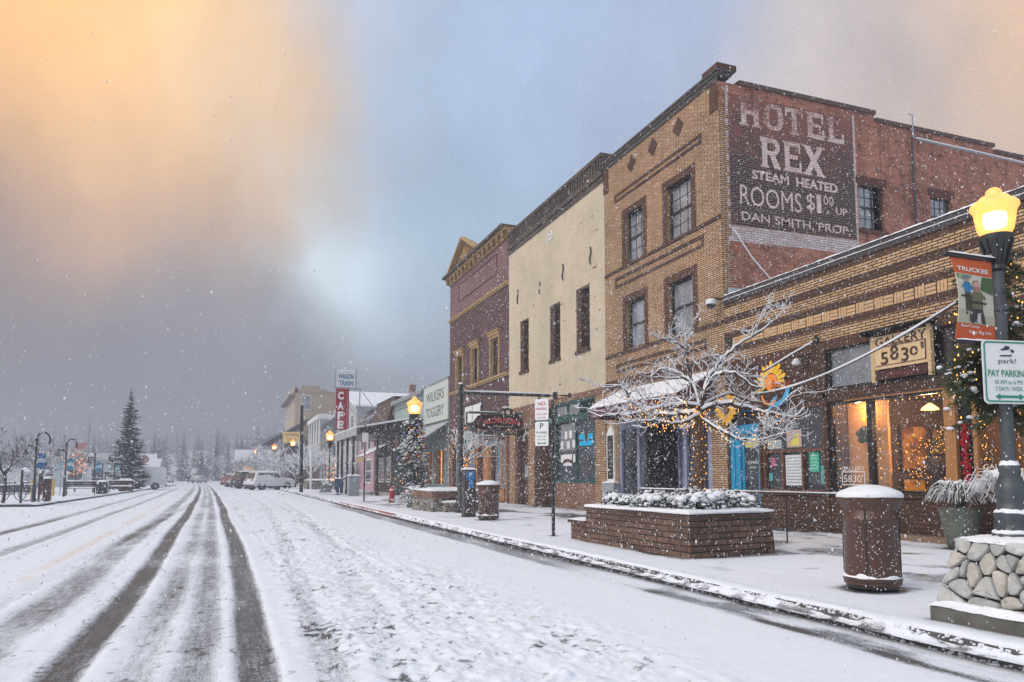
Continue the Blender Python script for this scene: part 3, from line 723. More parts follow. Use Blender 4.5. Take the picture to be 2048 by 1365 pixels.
# poster window
mb=MB()
for ya,yb,za,zb in ((12.55,12.63,.97,2.9),(14.48,14.56,.97,2.9),(12.63,14.48,.97,1.03),(12.63,14.48,1.86,1.93),(12.63,14.48,2.83,2.9),(13.24,13.30,1.03,1.86),(13.88,13.95,1.03,1.86)): mb.box(F+.03,F+.13,ya,yb,za,zb)
pw=mb.build('poster_window',M['brown_wood'],G)
mb=MB(); mb.quad((F+.10,12.6,1),(F+.10,14.5,1),(F+.10,14.5,2.85),(F+.10,12.6,2.85)); mb.build('pane',M['pane'],pw)
pcols=dict(list=(.62,.66,.70),green=(.04,.42,.28),photo=(.45,.33,.30),pale=(.40,.45,.46),pink=(.45,.10,.20),teal=(.08,.36,.34))
def poster(y1,y0,z0,z1,c,label,lines=0,X=F+.085,name='poster',inkc=None,seed=0):
    rnd=random.Random(seed); mb=MB(); mb.mat(tint('paper '+c,pcols[c],.7)); mb.box(X,X+.008,y0,y1,z0,z1)
    mb.mat(M['letter_black'] if inkc is None else inkc)
    for k in range(lines):
        zz=z1-(k+1)*(z1-z0)/(lines+1); yy=y1-.04
        while yy>y0+.06:
            w=min(rnd.uniform(.02,.07),yy-y0-.04); mb.box(X-.003,X,yy-w,yy,zz-.008,zz+.006); yy-=w+.018
    return tag(mb.build(name),label,'poster','posters in the shop windows')
poster(13.86,13.33,1.12,1.80,'list','large white printed notice in the middle of the poster window',9,seed=1)
poster(13.10,12.82,1.42,1.84,'green','bright green leaflet in the right pane of the poster window',5,inkc=M['letter_white'],seed=2)
poster(13.80,13.33,1.97,2.36,'photo','brown and yellow photo print in the upper poster window',0,seed=3)
poster(14.45,13.98,1.96,2.16,'pale','pale strip notice in the upper left of the poster window',2,seed=4)
poster(14.35,14.20,1.55,1.75,'pink','pink cutout stuck in the lower left poster pane',0,seed=5)
poster(14.42,14.30,1.22,1.40,'teal','small teal cutout low in the left poster pane',0,seed=6)
poster(12.78,12.66,1.15,1.55,'teal','narrow teal strip at the right edge of the poster window',0,seed=7)
mb=MB(); mb.mat(tint('yellow print',(.62,.55,.12),.6)); mb.prism([(13.72,2.0),(13.4,2.0),(13.38,2.25),(13.5,2.28),(13.6,2.12)],(F+.078,0,0),(0,1,0),(0,0,1),(.006,0,0)); mb.build('print',None,bpy.data.objects['poster.002'])
# turquoise door
mb=MB()
for ya,yb,za,zb,t in ((15.42,15.80,SW,2.58,.10),(14.62,14.74,SW,2.58,.10),(14.74,15.42,2.36,2.58,.10),(14.62,15.80,2.90,2.96,.06),(15.60,15.66,SW+.2,2.4,.13)): mb.box(F+.14-t,F+.14,ya,yb,za,zb)
df=mb.build('turquoise_door',M['blue_paint'],G)
mb=MB()
for ya,yb,za,zb in ((14.75,14.82,.2,2.34),(15.34,15.41,.2,2.34),(14.82,15.34,.2,.46),(14.82,15.34,2.24,2.34)): mb.box(F+.10,F+.15,ya,yb,za,zb)
mb.build('door_leaf',M['blue_paint'],df)
mb=MB(); mb.quad((F+.13,14.8,.4),(F+.13,15.36,.4),(F+.13,15.36,2.3),(F+.13,14.8,2.3)); mb.cut().quad((F+.13,14.64,2.58),(F+.13,15.78,2.58),(F+.13,15.78,2.92),(F+.13,14.64,2.92)); mb.build_each('pane',M['pane'],df)
mb=MB(); ftext(mb,'OPEN',15.22,1.62,.36,.07,X=F+.12); ftext(mb,'daily',15.16,1.50,.24,.07,X=F+.12); mb.build('door_lettering',M['letter_white'],df)
poster(15.30,14.86,2.02,2.16,'pale','yellow banded strip across the turquoise door glass',0,X=F+.115,seed=9)
mb=MB(); mb.mat(tint('yellow strip',(.55,.50,.06),.6)); mb.box(F+.108,F+.114,14.86,15.30,2.03,2.08); mb.box(F+.108,F+.114,14.86,15.30,2.11,2.15); mb.build('stripe',None,bpy.data.objects['poster.007'])
# ---- signs on the gallery
def ring(mb,y,z,r,w,X,seg=24,t=.02,a0=0,a1=2*math.pi):
    for k in range(seg):
        p=a0+(a1-a0)*k/seg;q=a0+(a1-a0)*(k+1)/seg
        mb.prism([(y-math.cos(p)*(r-w),z+math.sin(p)*(r-w)),(y-math.cos(p)*r,z+math.sin(p)*r),(y-math.cos(q)*r,z+math.sin(q)*r),(y-math.cos(q)*(r-w),z+math.sin(q)*(r-w))],(X,0,0),(0,1,0),(0,0,1),(t,0,0))
GS=thing('gallery_sign','cream wooden sign hanging in front of the black gallery transom','sign',(F-.5,10.5,3.2))
X=F-.10
mb=MB(); mb.box(X,X+.05,9.86,11.10,3.36,4.0); mb.build('board',pm('stained cream sign board',(.62,.45,.26),.7,.25,5,streak=True),GS)
mb=MB(); mb.box(X-.01,X+.07,11.06,11.14,3.12,4.02); mb.cut().box(X-.01,X+.07,9.80,9.87,3.12,4.04); mb.build_each('side_post',tint('bare pale wood',(.55,.40,.22)),GS)
mb=MB(); mb.box(X,X+.05,9.9,11.04,3.16,3.33); mb.build('lower_board',tint('dark red brown board',(.055,.018,.014)),GS)
mb=MB(); ftext(mb,'GALLERY',11.02,3.80,1.14,.17,X=X-.014,bold=.01)
for a,b_,c,d in ((11.03,9.90,3.775,3.79),(11.03,9.90,3.42,3.43)): mb.box(X-.012,X-.004,b_,a,c,d)
mb.box(X-.012,X-.004,9.90,9.92,3.43,3.775)
# old style figures 5 8 3 0 ' at unequal heights
put_text(mb,'5',(X-.014,10.90,3.44),RT,UPV,.17,.24,bold=.012); put_text(mb,'8',(X-.014,10.68,3.50),RT,UPV,.19,.27,bold=.012)
put_text(mb,'3',(X-.014,10.43,3.44),RT,UPV,.16,.26,bold=.012); put_text(mb,'0',(X-.014,10.24,3.52),RT,UPV,.17,.17,bold=.012); put_text(mb,"'",(X-.014,10.0,3.62),RT,UPV,.06,.12,bold=.02)
mb.build('lettering',tint('dark brown lettering',(.05,.016,.010)),GS)
mb=MB(); mb.box(F-.32,F-.0,9.7,11.25,4.09,4.115); mb.box(F-.30,F,9.75,9.78,4.02,4.09); mb.box(F-.30,F,11.15,11.18,4.02,4.09); mb.build('hood',M['black'],GS)
mb=MB(); ftext(mb,'fine art',10.75,3.20,.7,.09,X=X-.012); mb.build('lower_lettering',tint('faded red lettering',(.20,.05,.04)),GS)
# sun sign: half sun with rays over a blue wave
SS=thing('sun_sign','painted sun sign with orange rays over a blue wave above the poster window','sign',(F-.06,14.0,2.9))
X=F-.10; cyy,czz=14.05,3.48
mb=MB(); mb.mat(tint('orange sun',(.85,.26,.02),.5)); mb.prism([(cyy+.2*math.cos(a),czz+.2*math.sin(a)) for a in np.linspace(0,2*math.pi,20)[:-1]],(X,0,0),(0,1,0),(0,0,1),(.03,0,0)); mb.build('sun_disc',None,SS)
mb=MB(); mb.mat(tint('yellow ray',(.85,.50,.03),.5))
for k in range(13):
    a=-.35+k*(math.pi+.7)/12; ra,rb=.22,.40 if k%2 else .46
    c,s_=math.cos(a),math.sin(a); wd=.035
    mb.prism([(cyy+c*ra-s_*wd,czz+s_*ra+c*wd),(cyy+c*rb-s_*wd*1.5,czz+s_*rb+c*wd*1.5),(cyy+c*(rb+.05),czz+s_*(rb+.05)),(cyy+c*rb+s_*wd*1.2,czz+s_*rb-c*wd*1.2),(cyy+c*ra+s_*wd,czz+s_*ra-c*wd)],(X+.002,0,0),(0,1,0),(0,0,1),(.025,0,0))
mb.build('ray',None,SS)
mb=MB(); ftext(mb,'Sunrise',14.05,3.32,.62,.20,X=X-.01,shear=.05,bold=.02); mb.build('lettering',tint('dark red lettering',(.30,.06,.01)),SS)
mb=MB(); ring(mb,14.12,3.25,.30,.055,X+.004,14,.02,math.pi*1.05,math.pi*1.75); mb.build('orange_swoosh',tint('orange swoosh',(.75,.22,.03)),SS)
mb=MB(); mb.prism([(14.02,2.98),(13.72,3.06),(13.52,3.32),(13.44,3.30),(13.52,3.02),(13.75,2.90),(14.0,2.90)],(X+.006,0,0),(0,1,0),(0,0,1),(.02,0,0)); mb.prism([(14.2,2.86),(14.0,3.12),(13.86,3.16),(13.98,2.98),(14.08,2.84)],(X+.007,0,0),(0,1,0),(0,0,1),(.02,0,0)); mb.build('wave',tint('sky blue paint',(.06,.36,.62)),SS)
FS=thing('sunflower_sign','yellow flower shaped sign over the turquoise door','sign',(F-.25,15.5,2.7))
mb=MB(); rnd=random.Random(2)
for k in range(16):
    a=2*math.pi*k/16; rb=.44+rnd.uniform(-.04,.05)
    c,s_=math.cos(a),math.sin(a)
    mb.prism([(15.55+c*.12-s_*.06,3.0+s_*.12+c*.06),(15.55+c*rb*.7-s_*.07,3.0+s_*rb*.7+c*.07),(15.55+c*rb,3.0+s_*rb),(15.55+c*rb*.7+s_*.07,3.0+s_*rb*.7-c*.07),(15.55+c*.12+s_*.06,3.0+s_*.12-c*.06)],(F-.25+rnd.uniform(0,.02),0,0),(0,1,0),(0,0,1),(.02,0,0))
mb.build('petal',tint('golden petal',(.70,.36,.02)),FS)
mb=MB(); mb.lathe([(.001,.0),(.15,0),(.14,.05),(.001,.07)],(0,0,0),16,False); 
mb.v=[(F-.25-z,15.55+x,3.0+y) for x,y,z in mb.v]; mb.build('flower_centre',tint('brown centre',(.16,.07,.02)),FS,smooth=True)
mb=MB(); mb.bar((F-.22,15.55,3.0),(F,15.55,3.0),.03); mb.build('bracket',M['black'],FS)
# floodlight, camera, snowy flag pole
FL=thing('floodlight','small white floodlight on a bracket above the poster window','lamp',(F-.02,13.0,3.8))
mb=MB(); mb.bar((F,12.9,3.9),(F-.22,12.95,3.82),.03); mb.build('bracket',M['iron'],FL)
mb=MB(); mb.lathe([(.02,-.02),(.09,.0),(.10,.05),(.05,.12),(.02,.14)],(F-.26,13.02,3.74),12); mb.build('lamp_head',M['white_paint'],FL,smooth=True)
FP=thing('flag_pole','snow topped flag pole slanting out from the brick above the poster window','flag pole',(F,12.66,4.23))
mb=MB(); mb.tube([(F,12.66,4.24),(F-1.05,13.15,3.55)],.017,8); mb.obox((F-.02,12.65,4.25),(.06,.10,.18)); mb.build('pole',M['iron'],FP,smooth=True)
mb=MB(); mb.tube([(F-.1,12.7,4.20),(F-.5,12.9,3.94),(F-1.0,13.13,3.61)],[.02,.022,.018],6); mb.build('snow_cap',M['snow_fine'],FP,smooth=True)
SC=thing('security_camera','white dome security camera at the hotel corner','camera',(F-.2,16.05,5.75))
mb=MB(); mb.lathe([(.03,.16),(.12,.13),(.14,.02),(.13,0)],(F-.28,16.02,5.72),14); mb.build('housing',M['white_paint'],SC,smooth=True)
mb=MB(); mb.lathe([(.12,0),(.10,-.06),(.05,-.10),(.005,-.115)],(F-.28,16.02,5.72),14,False); mb.build('dome',M['black'],SC,smooth=True)
mb=MB(); mb.bar((F,15.98,5.88),(F-.28,16.02,5.88),.05); mb.build('arm',M['iron'],SC)
mb=MB(); pts=[(12.05,15.80,7.75),(12.6,15.80,7.05),(13.3,15.75,6.35),(13.7,15.7,6.30),(14.1,15.7,6.45),(14.6,15.7,6.1)]
mb.tube(pts,.018,6); mb.tube([(13.4,15.7,5.95),(13.4,15.7,6.4)],.05,8); mb.tube([(13.4,15.72,6.33),(12.9,15.75,6.12),(12.2,15.8,5.98),(11.85,15.82,5.97)],.016,6)
tag(mb.build('roof_cable',M['snow_fine'],smooth=True),'snow coated cables looping from the hotel corner to the gallery roof','cable')
mb=MB(); mb.box(11.85,13.15,15.70,15.80,5.6,6.12); SK=thing('roof_light_panel','grey metal panel behind the gallery parapet at the hotel corner','panel',(12.5,15.75,5.6)); mb.build('panel',M['steel'],SK)

# ================================================================== three-storey corner hotel
H=thing('hotel_building','three storey tan brick corner hotel with painted advertisement on its red side wall','building',(F,15.88,SW))
hy0,hy1=15.88,22.33
WIN=[(17.20,18.45,8.12,9.72),(19.78,20.90,8.12,9.72),(17.20,18.45,5.36,6.86),(19.78,20.90,5.36,6.86)]
mb=MB(); wall(mb,(F,0,0),(0,1,0),(SW,11.86),(.30,0,0),(hy0,hy1),WIN+[(16.52,21.5,SW,3.05)]); mb.build('front_wall',M['hotel_brick'],H)
for i,(a,b_,c,d) in enumerate(WIN): sash_window(H,(F+.20,0,0),(0,1,0),(-1,0,0),a,b_,c,d,3 if c>7 else 1,2 if c>7 else 1,M['black'],M['pane_light'])
mb=MB()
for a,b_,c,d in WIN:
    t=.018; mb.cut(); mb.box(F-t,F,a-.20,a,c-.02,d+.0); mb.box(F-t,F,b_,b_+.20,c-.02,d); mb.box(F-t-.004,F,a-.20,b_+.20,d,d+.22)
mb.build_each('window_surround',M['brown_soldier'],H)
mb=MB()
for z in (8.0,5.22): mb.cut().box(F-.03,F,hy0+.02,hy1-.02,z,z+.10)
mb.build_each('sill_band',M['brown_brick'],H)
mb=MB()
for z0,z1 in ((10.35,10.63),(7.46,7.80),(4.67,4.97)):
    th=.095; mb.cut().box(F-.016,F,16.66,21.6,z0,z0+th); mb.box(F-.016,F,16.66,21.6,z1-th,z1); mb.box(F-.016,F,16.66,16.76,z0+th,z1-th); mb.box(F-.016,F,21.5,21.6,z0+th,z1-th)
mb.build_each('brick_panel_outline',M['brown_brick'],H)
for y in (17.76,19.15,20.44):
    mb=MB(); rnd=random.Random(int(y*10))
    for k,w in enumerate((.10,.24,.40,.52,.40,.24,.10)): mb.box(F-.018,F,y-w/2,y+w/2,11.28+(k-3.5)*.078,11.28+(k-2.5)*.078-.006)
    mb.build('diamond_ornament',M['brown_brick'],H)
mb=MB(); mb.box(F-.07,F+.4,hy0-.05,hy1,11.86,11.95); mb.box(F-.04,F,hy0,hy1,11.72,11.858); mb.box(F-.10,F+.45,hy0-.08,hy1,11.952,12.02)
mb.build('cornice',pm('dark tarred cornice',(.055,.050,.048),.8,.5,7),H)
mb=MB(); mb.box(F-.03,F,hy0,16.25,10.95,11.72); mb.cut().box(F-.035,F,22.0,hy1,10.9,11.72); mb.cut().box(F-.06,F+.55,hy0-.06,16.5,12.022,12.18); mb.build_each('corner_block',M['brown_soldier'],H); mb=MB(); mb.box(F-.03,F,hy0,hy1,4.16,4.45); mb.build('soldier_course',M['brown_soldier'],H)
mb=MB(); snow_strip(mb,F-.08,F+.42,hy0+.7,hy1-.1,12.02,.03,60,2); mb.build('ledge_snow',M['snow'],H)
# side wall toward the low roof
SIDE=[(16.42,17.36,8.25,9.58),(19.15,20.02,8.35,9.60)]
mb=MB(); wall(mb,(0,hy0,0),(1,0,0),(SW,11.70),(0,.28,0),(F,17.1),[SIDE[0][:1]+(17.1,)+SIDE[0][2:]]); wall(mb,(0,hy0,0),(1,0,0),(SW,11.50),(0,.28,0),(17.1,21.9),[(17.1,)+SIDE[0][1:],SIDE[1]]); wall(mb,(0,hy0,0),(1,0,0),(SW,11.32),(0,.28,0),(21.9,42),[])
mb.box(17.1,17.101,hy0,hy0+.3,11.5,11.7); mb.build('side_wall',M['red_brick'],H)
mb=MB(); mb.quad((F+.4,hy0+.3,11.2),(42,hy0+.3,11.2),(42,40,11.2),(F+.4,22.3,11.2)); mb.quad((F+.4,hy1,SW),(F+.4,hy1,11.9),(42,hy1,11.3),(42,hy1,SW)); mb.build('roof',M['snow'],H)
mb=MB(); mb.box(12.4,17.14,hy0-.05,hy0+.32,11.70,11.82); mb.box(17.14,21.94,hy0-.05,hy0+.32,11.50,11.61); mb.box(21.94,42,hy0-.05,hy0+.32,11.32,11.43)
mb.build('side_coping',pm('dark brick coping',(.085,.055,.048),.8,.5,7),H)
mb=MB(); snow_strip(mb,12.4,17.1,hy0-.03,hy0+.3,11.82,.02,40,3); snow_strip(mb,17.2,21.9,hy0-.03,hy0+.3,11.61,.02,40,4); mb.build('coping_snow',M['snow'],H)
for a,b_,c,d in SIDE:
    sash_window(H,(0,hy0+.17,0),(1,0,0),(0,-1,0),a+.04,b_-.04,c+.05,d,3,2,M['black'],M['pane_light'])
mb=MB()
for a,b_,c,d in SIDE: mb.cut().box(a-.1,b_+.1,hy0-.02,hy0,d,d+.22); mb.cut().box(a-.06,b_+.06,hy0-.06,hy0+.05,c-.10,c)
mb.build_each('window_lintel',brick('dark red soldier brick',(.16,.045,.035),(.12,.035,.03),(.06,.04,.035),vertical=True,bw=.22),H)
mb=MB(); rnd=random.Random(6); z=4.6; k=0
while z<10.95:
    w=.30 if k%2 else .20; mb.box(F+.0,F+w,hy0-.012,hy0,z,z+.152); z+=.156; k+=1
mb.build('quoin',M['hotel_brick'],H)
# painted advertisement
def paint_on_brick(name, lo, hi, show, z0, z1, wear):
    """old paint over red brick: more brick shows through where noise and height say so"""
    m,nt_,b_,_=new_mat(name); t=N(nt_,'ShaderNodeTexCoord'); sp=N(nt_,'ShaderNodeSeparateXYZ'); nt_.links.new(t.outputs['Object'],sp.inputs[0])
    cb=N(nt_,'ShaderNodeCombineXYZ'); nt_.links.new(math_n(nt_,'ADD',sp.outputs[0],sp.outputs[1]),cb.inputs[0]); nt_.links.new(sp.outputs[2],cb.inputs[1])
    nw=noise(nt_,t.outputs['Object'],9,2); wv=N(nt_,'ShaderNodeVectorMath'); wv.operation='MULTIPLY_ADD'; nt_.links.new(nw.outputs[1],wv.inputs[0]); wv.inputs[1].default_value=(.012,.008,0); nt_.links.new(cb.outputs[0],wv.inputs[2])
    def bk(c1,c2,mo):
        x=N(nt_,'ShaderNodeTexBrick'); nt_.links.new(wv.outputs[0],x.inputs['Vector']); x.inputs['Scale'].default_value=1; x.inputs['Brick Width'].default_value=.205; x.inputs['Row Height'].default_value=.066
        x.inputs['Mortar Size'].default_value=.011; x.inputs['Mortar Smooth'].default_value=.25
        for q,c in (('Color1',c1),('Color2',c2),('Mortar',mo)): x.inputs[q].default_value=c+(1,)
        return x
    p=bk(lo,hi,lam(hi,.55) if lo[0]>.3 else (.17,.125,.115)); r_=bk((.26,.075,.05),(.17,.05,.036),(.20,.14,.125))
    n1=noise(nt_,t.outputs['Object'],1.1,6,.65); n2=noise(nt_,cb.outputs[0],13,4,.7)
    mr=N(nt_,'ShaderNodeMapRange'); nt_.links.new(sp.outputs[2],mr.inputs[0]); mr.inputs[1].default_value=z0; mr.inputs[2].default_value=z1; mr.inputs[3].default_value=0; mr.inputs[4].default_value=show
    s=math_n(nt_,'ADD',math_n(nt_,'MULTIPLY',n1.outputs[0],.5),math_n(nt_,'MULTIPLY',n2.outputs[0],.5)); s=math_n(nt_,'ADD',s,mr.outputs[0])
    f=ramp(nt_,s,[(wear,(0,0,0)),(wear+.14,(1,1,1))])
    nt_.links.new(mixc(nt_,f.outputs[0],p.outputs[0],r_.outputs[0]),b_.inputs['Base Color']); b_.inputs['Roughness'].default_value=.9
    n4=noise(nt_,t.outputs['Object'],60,2); bump(nt_,b_,math_n(nt_,'SUBTRACT',math_n(nt_,'MULTIPLY',n4.outputs[0],.3),p.outputs['Fac']),.6,.012); return m
M['ad_dark']=paint_on_brick('faded black sign paint',(.022,.016,.017),(.048,.030,.028),.24,9.0-SW,11.6-SW,.555)
M['ad_pale']=paint_on_brick('faded pink white sign paint',(.80,.66,.62),(.66,.51,.48),.15,9.4-SW,11.3-SW,.565)
M['ad_wash']=paint_on_brick('smeared whitewash',(.62,.56,.57),(.46,.38,.38),.0,7,9,.53)
AD=MB(); AD.quad((12.05,hy0-.003,7.86),(16.28,hy0-.003,7.92),(16.28,hy0-.003,11.42),(12.05,hy0-.003,11.42)); ad=AD.build('painted_sign',M['ad_dark'],H)
mb=MB(); Y=hy0-.006
def adtext(b,x0,x1,z0,z1,bold=.03,**k): put_text(mb,b,(x0,Y,z0),(1,0,0),UPV,x1-x0,z1-z0,bold=bold,**k)
def slab(ch,x0,x1,z0,z1,st=.17):
    """heavy block letters with slab serifs, as on the old wall"""
    w=x1-x0; h=z1-z0; sf=.06; cnt=[0]
    def q(a,b_,c,d):
        cnt[0]+=1; e=Y-.0006*cnt[0]; mb.quad((a,e,c),(b_,e,c),(b_,e,d),(a,e,d))
    def stem(x): q(x,x+st,z0,z1)
    def serif(x,z,wd=st): q(x-sf,x+wd+sf,z-.001,z+.055)
    if ch=='H': stem(x0+sf); stem(x1-st-sf); q(x0+sf+st,x1-st-sf,z0+h*.42,z0+h*.58); [serif(x,z) for x in (x0+sf,x1-st-sf) for z in (z0,z1-.05)]
    if ch=='T': stem(x0+w/2-st/2); q(x0,x1,z1-.13,z1); q(x0,x0+.06,z1-.26,z1-.13); q(x1-.06,x1,z1-.26,z1-.13); serif(x0+w/2-st/2,z0)
    if ch in 'EL':
        stem(x0+sf); serif(x0+sf,z0); serif(x0+sf,z1-.05); q(x0+sf,x1,z0,z0+.13); q(x1-.07,x1,z0+.13,z0+.30)
        if ch=='E': q(x0+sf,x1-.03,z1-.13,z1); q(x1-.10,x1-.03,z1-.30,z1-.13); q(x0+sf+st,x1-.12,z0+h*.44,z0+h*.57)
    if ch=='O':
        n=20
        for k in range(n):
            a,b_=2*math.pi*k/n,2*math.pi*(k+1)/n; cx_,cz_=(x0+x1)/2,(z0+z1)/2
            P=lambda t,rx,rz:(cx_+rx*math.copysign(abs(math.cos(t))**.8,math.cos(t)),Y,cz_+rz*math.copysign(abs(math.sin(t))**.8,math.sin(t)))
            mb.quad(P(a,w/2,h/2),P(b_,w/2,h/2),P(b_,w/2-st,h/2-.12),P(a,w/2-st,h/2-.12))
    if ch=='R':
        stem(x0+sf); serif(x0+sf,z0); q(x0,x0+w*.62,z1-.13,z1); q(x0+sf+st,x0+w*.62,z0+h*.42,z0+h*.56)
        n=8; cnt[0]+=1; YY=Y-.0006*cnt[0]-.001
        for k in range(n):
            a,b_=-math.pi/2+math.pi*k/n,-math.pi/2+math.pi*(k+1)/n; cx_,cz_=x0+w*.62,z0+h*.71; ro=h*.29; ri=ro-.14
            P=lambda t,r:(cx_+r*math.cos(t)*.95,YY,cz_+r*math.sin(t)); mb.quad(P(a,ri),P(b_,ri),P(b_,ro),P(a,ro))
        YY-=.001; mb.quad((x0+w*.45,YY,z0+h*.44),(x0+w*.72,YY,z0+h*.44),(x1,YY,z0),(x1-.22,YY,z0))
    if ch=='X':
        mb.quad((x0,Y,z1),(x0+.22,Y,z1),(x1,Y,z0),(x1-.22,Y,z0)); mb.quad((x1-.2,Y-.0003,z1),(x1-.02,Y-.0003,z1),(x0+.2,Y-.0003,z0),(x0,Y-.0003,z0))
        for x in (x0,x1-.24): q(x-.04,x+.28,z0-.001,z0+.05); q(x-.04,x+.28,z1-.05,z1)
for ch,a,b_ in (('H',12.40,13.10),('O',13.20,13.85),('T',13.92,14.52),('E',14.62,15.26),('L',15.36,15.95)): slab(ch,a,b_,10.62,11.38)
for ch,a,b_ in (('R',13.05,13.72),('E',13.80,14.42),('X',14.50,15.22)): slab(ch,a,b_,9.56,10.40)
adtext('STEAM',12.76,13.98,9.18,9.43,.035); adtext('HEATED',14.22,15.66,9.17,9.43,.035)
adtext('ROOMS',12.36,14.38,8.44,8.98,.0); adtext('$',14.55,14.84,8.50,9.04,.0); adtext('1',14.90,15.06,8.52,9.04,.0); adtext('00',15.14,15.50,8.78,9.04,.0); adtext('.',15.24,15.32,8.55,8.63,.0); adtext('UP',15.56,15.98,8.56,8.76,.03)
adtext('DAN SMITH, PROP.',12.40,16.06,7.99,8.25,.006)
mb.build('lettering',M['ad_pale'],ad,flip=False)
mb=MB(); x=12.0; mb.quad((11.97,hy0-.004,7.4),(12.05,hy0-.004,7.4),(12.05,hy0-.004,11.6),(11.97,hy0-.004,11.6)); mb.quad((16.28,hy0-.004,7.6),(16.36,hy0-.004,7.6),(16.36,hy0-.004,11.55),(16.28,hy0-.004,11.55)); mb.quad((12.05,hy0-.0035,7.42),(16.28,hy0-.0035,7.50),(16.28,hy0-.0035,7.90),(12.05,hy0-.0035,7.84)); mb.build('whitewash',M['ad_wash'],ad,flip=False)
DP=thing('downpipe','thin dark downpipe with pale conduit on the red hotel side wall','pipe',(18.45,15.8,5.6))
mb=MB(); mb.tube([(18.45,15.80,5.6),(18.45,15.80,11.2)],.03,8); mb.build('pipe',M['iron'],DP,smooth=True)
mb=MB(); mb.tube([(18.35,15.8,11.9),(18.48,15.78,11.9),(18.48,15.78,11.35),(18.52,15.78,11.22),(18.7,15.78,11.17),(27,15.78,11.05)],.02,8); mb.build('conduit',M['steel'],DP,smooth=True)
mb=MB(); mb.tube([(18.55,15.74,11.20),(21,15.74,11.17),(27,15.76,11.075)],.018,6); mb.build('snow_cap',M['snow_fine'],DP,smooth=True)
# ground floor of the hotel
mb=MB(); LV=M['lavender']
for a,b_ in ((21.36,21.5),(20.24,20.40),(16.55,16.72),(17.72,17.85)): mb.box(F+.02,F+.14,a,b_,SW,2.98)
for a,b_ in ((20.40,21.36),(16.72,17.72)): mb.box(F+.03,F+.13,a,b_,2.80,2.98); mb.box(F+.03,F+.13,a,b_,SW,.80)
mb.box(F+.02,F+.3,16.52,21.5,2.98,3.3)
SFR=mb.build('shop_front',LV,H)
mb=MB()
for a,b_ in ((20.40,21.36),(16.72,17.72)): mb.cut().quad((F+.09,a,.8),(F+.09,b_,.8),(F+.09,b_,2.8),(F+.09,a,2.8))
mb.cut().quad((F+.14,20.3,.8),(F+1.2,19.95,.8),(F+1.2,19.95,2.8),(F+.14,20.3,2.8)); mb.build_each('pane',M['pane'],SFR)
mb=MB(); mb.box(F+1.20,F+1.26,16.5,21.5,SW,3.05); mb.quad((F+.3,16.5,3.05),(F+1.25,16.5,3.05),(F+1.25,21.5,3.05),(F+.3,21.5,3.05)); mb.build('recess_wall',tint('lavender darkened for recess shade',(.125,.135,.20)),H)  # shopfront lavender darkened in the colour to paint the recess shade
mb=MB()
for a,b_,c,d in ((18.55,18.68,SW,2.75),(19.45,19.58,SW,2.75),(18.68,19.45,2.55,2.75),(18.68,19.45,SW,1.0),(18.68,19.45,2.05,2.15)): mb.box(F+1.10,F+1.2,a,b_,c,d)
for a,b_ in ((17.9,18.0),(18.2,18.28),(19.75,19.83),(20.1,20.2)): mb.box(F+1.12,F+1.2,a,b_,SW,3.0)
mb.box(F+1.13,F+1.2,16.6,20.2,2.78,2.9); mb.box(F+1.13,F+1.2,16.6,18.2,SW,.8); DO=mb.build('recessed_door',LV,H)
mb=MB(); mb.quad((F+1.17,18.6,1.0),(F+1.17,19.5,1.0),(F+1.17,19.5,2.6),(F+1.17,18.6,2.6)); mb.build('pane',M['pane'],DO)
mb=MB(); mb.box(F+1.09,F+1.098,18.72,18.98,1.15,1.6); mb.build('notice',tint('pale blue notice',(.35,.45,.65)),DO)
AW=MB(); AW.quad((F,16.3,4.05),(F-1.15,16.3,3.42),(F-1.15,21.3,3.42),(F,21.3,4.05)); AW.box(F-1.152,F-1.13,16.3,21.3,3.12,3.42); AW.add([(F,21.3,4.05),(F-1.15,21.3,3.42),(F-1.15,21.3,3.12),(F,21.3,3.12)],[(0,1,2,3)]); AW.add([(F,16.3,4.05),(F-1.15,16.3,3.42),(F-1.15,16.3,3.12),(F,16.3,3.12)],[(0,1,2,3)])
aw=AW.build('awning',M['burgundy'],H)
mb=MB(); vs=[];fs=[]; nx_,ny_=8,50; rnd=random.Random(11)
for j in range(ny_+1):
    for i in range(nx_+1):
        t=i/nx_; yy=16.28+5.04*j/ny_; e=.3 if i in (0,nx_) or j in (0,ny_) else 1
        vs.append((F+.02-1.20*t,yy,4.06-.64*t+.075*e*rnd.uniform(.8,1.2)))
for j in range(ny_):
    for i in range(nx_): a=j*(nx_+1)+i; fs.append((a,a+1,a+nx_+2,a+nx_+1))
mb.add(vs,fs); mb.build('awning_snow',M['snow'],aw,smooth=True)
mb=MB(); ftext(mb,'ALL MASSAGE ON MAIN',21.22,3.28,2.6,.09,X=F-1.156,bold=.01); ftext(mb,'MASSAGE',21.18,3.16,.8,.085,X=F-1.156,bold=.01); mb.build('lettering',tint('pale violet lettering',(.42,.36,.46)),aw)
MC=thing('menu_case','white pointed menu case with black board on the tan brick pier','notice board',(F-.05,21.95,.95))
mb=MB(); pts=[(21.70,1.0),(22.22,1.0),(22.22,2.72),(21.96,3.0),(21.70,2.72)]; mb.prism(pts,(F-.07,0,0),(0,1,0),(0,0,1),(.07,0,0)); mb.build('case',M['white_paint'],MC)
mb=MB(); mb.box(F-.078,F-.07,21.77,22.15,1.25,2.66); mb.build('board',M['black'],MC)
mb=MB(); rnd=random.Random(9)
for k in range(9): w=rnd.uniform(.12,.3); mb.box(F-.082,F-.078,21.96-w/2,21.96+w/2,1.4+k*.13,1.425+k*.13)
mb.build('chalk_lines',tint('grey chalk',(.3,.3,.3)),MC)
EB=thing('meter_box','grey metal meter box on the hotel wall under the menu case','meter box',(F-.2,22.0,.4))
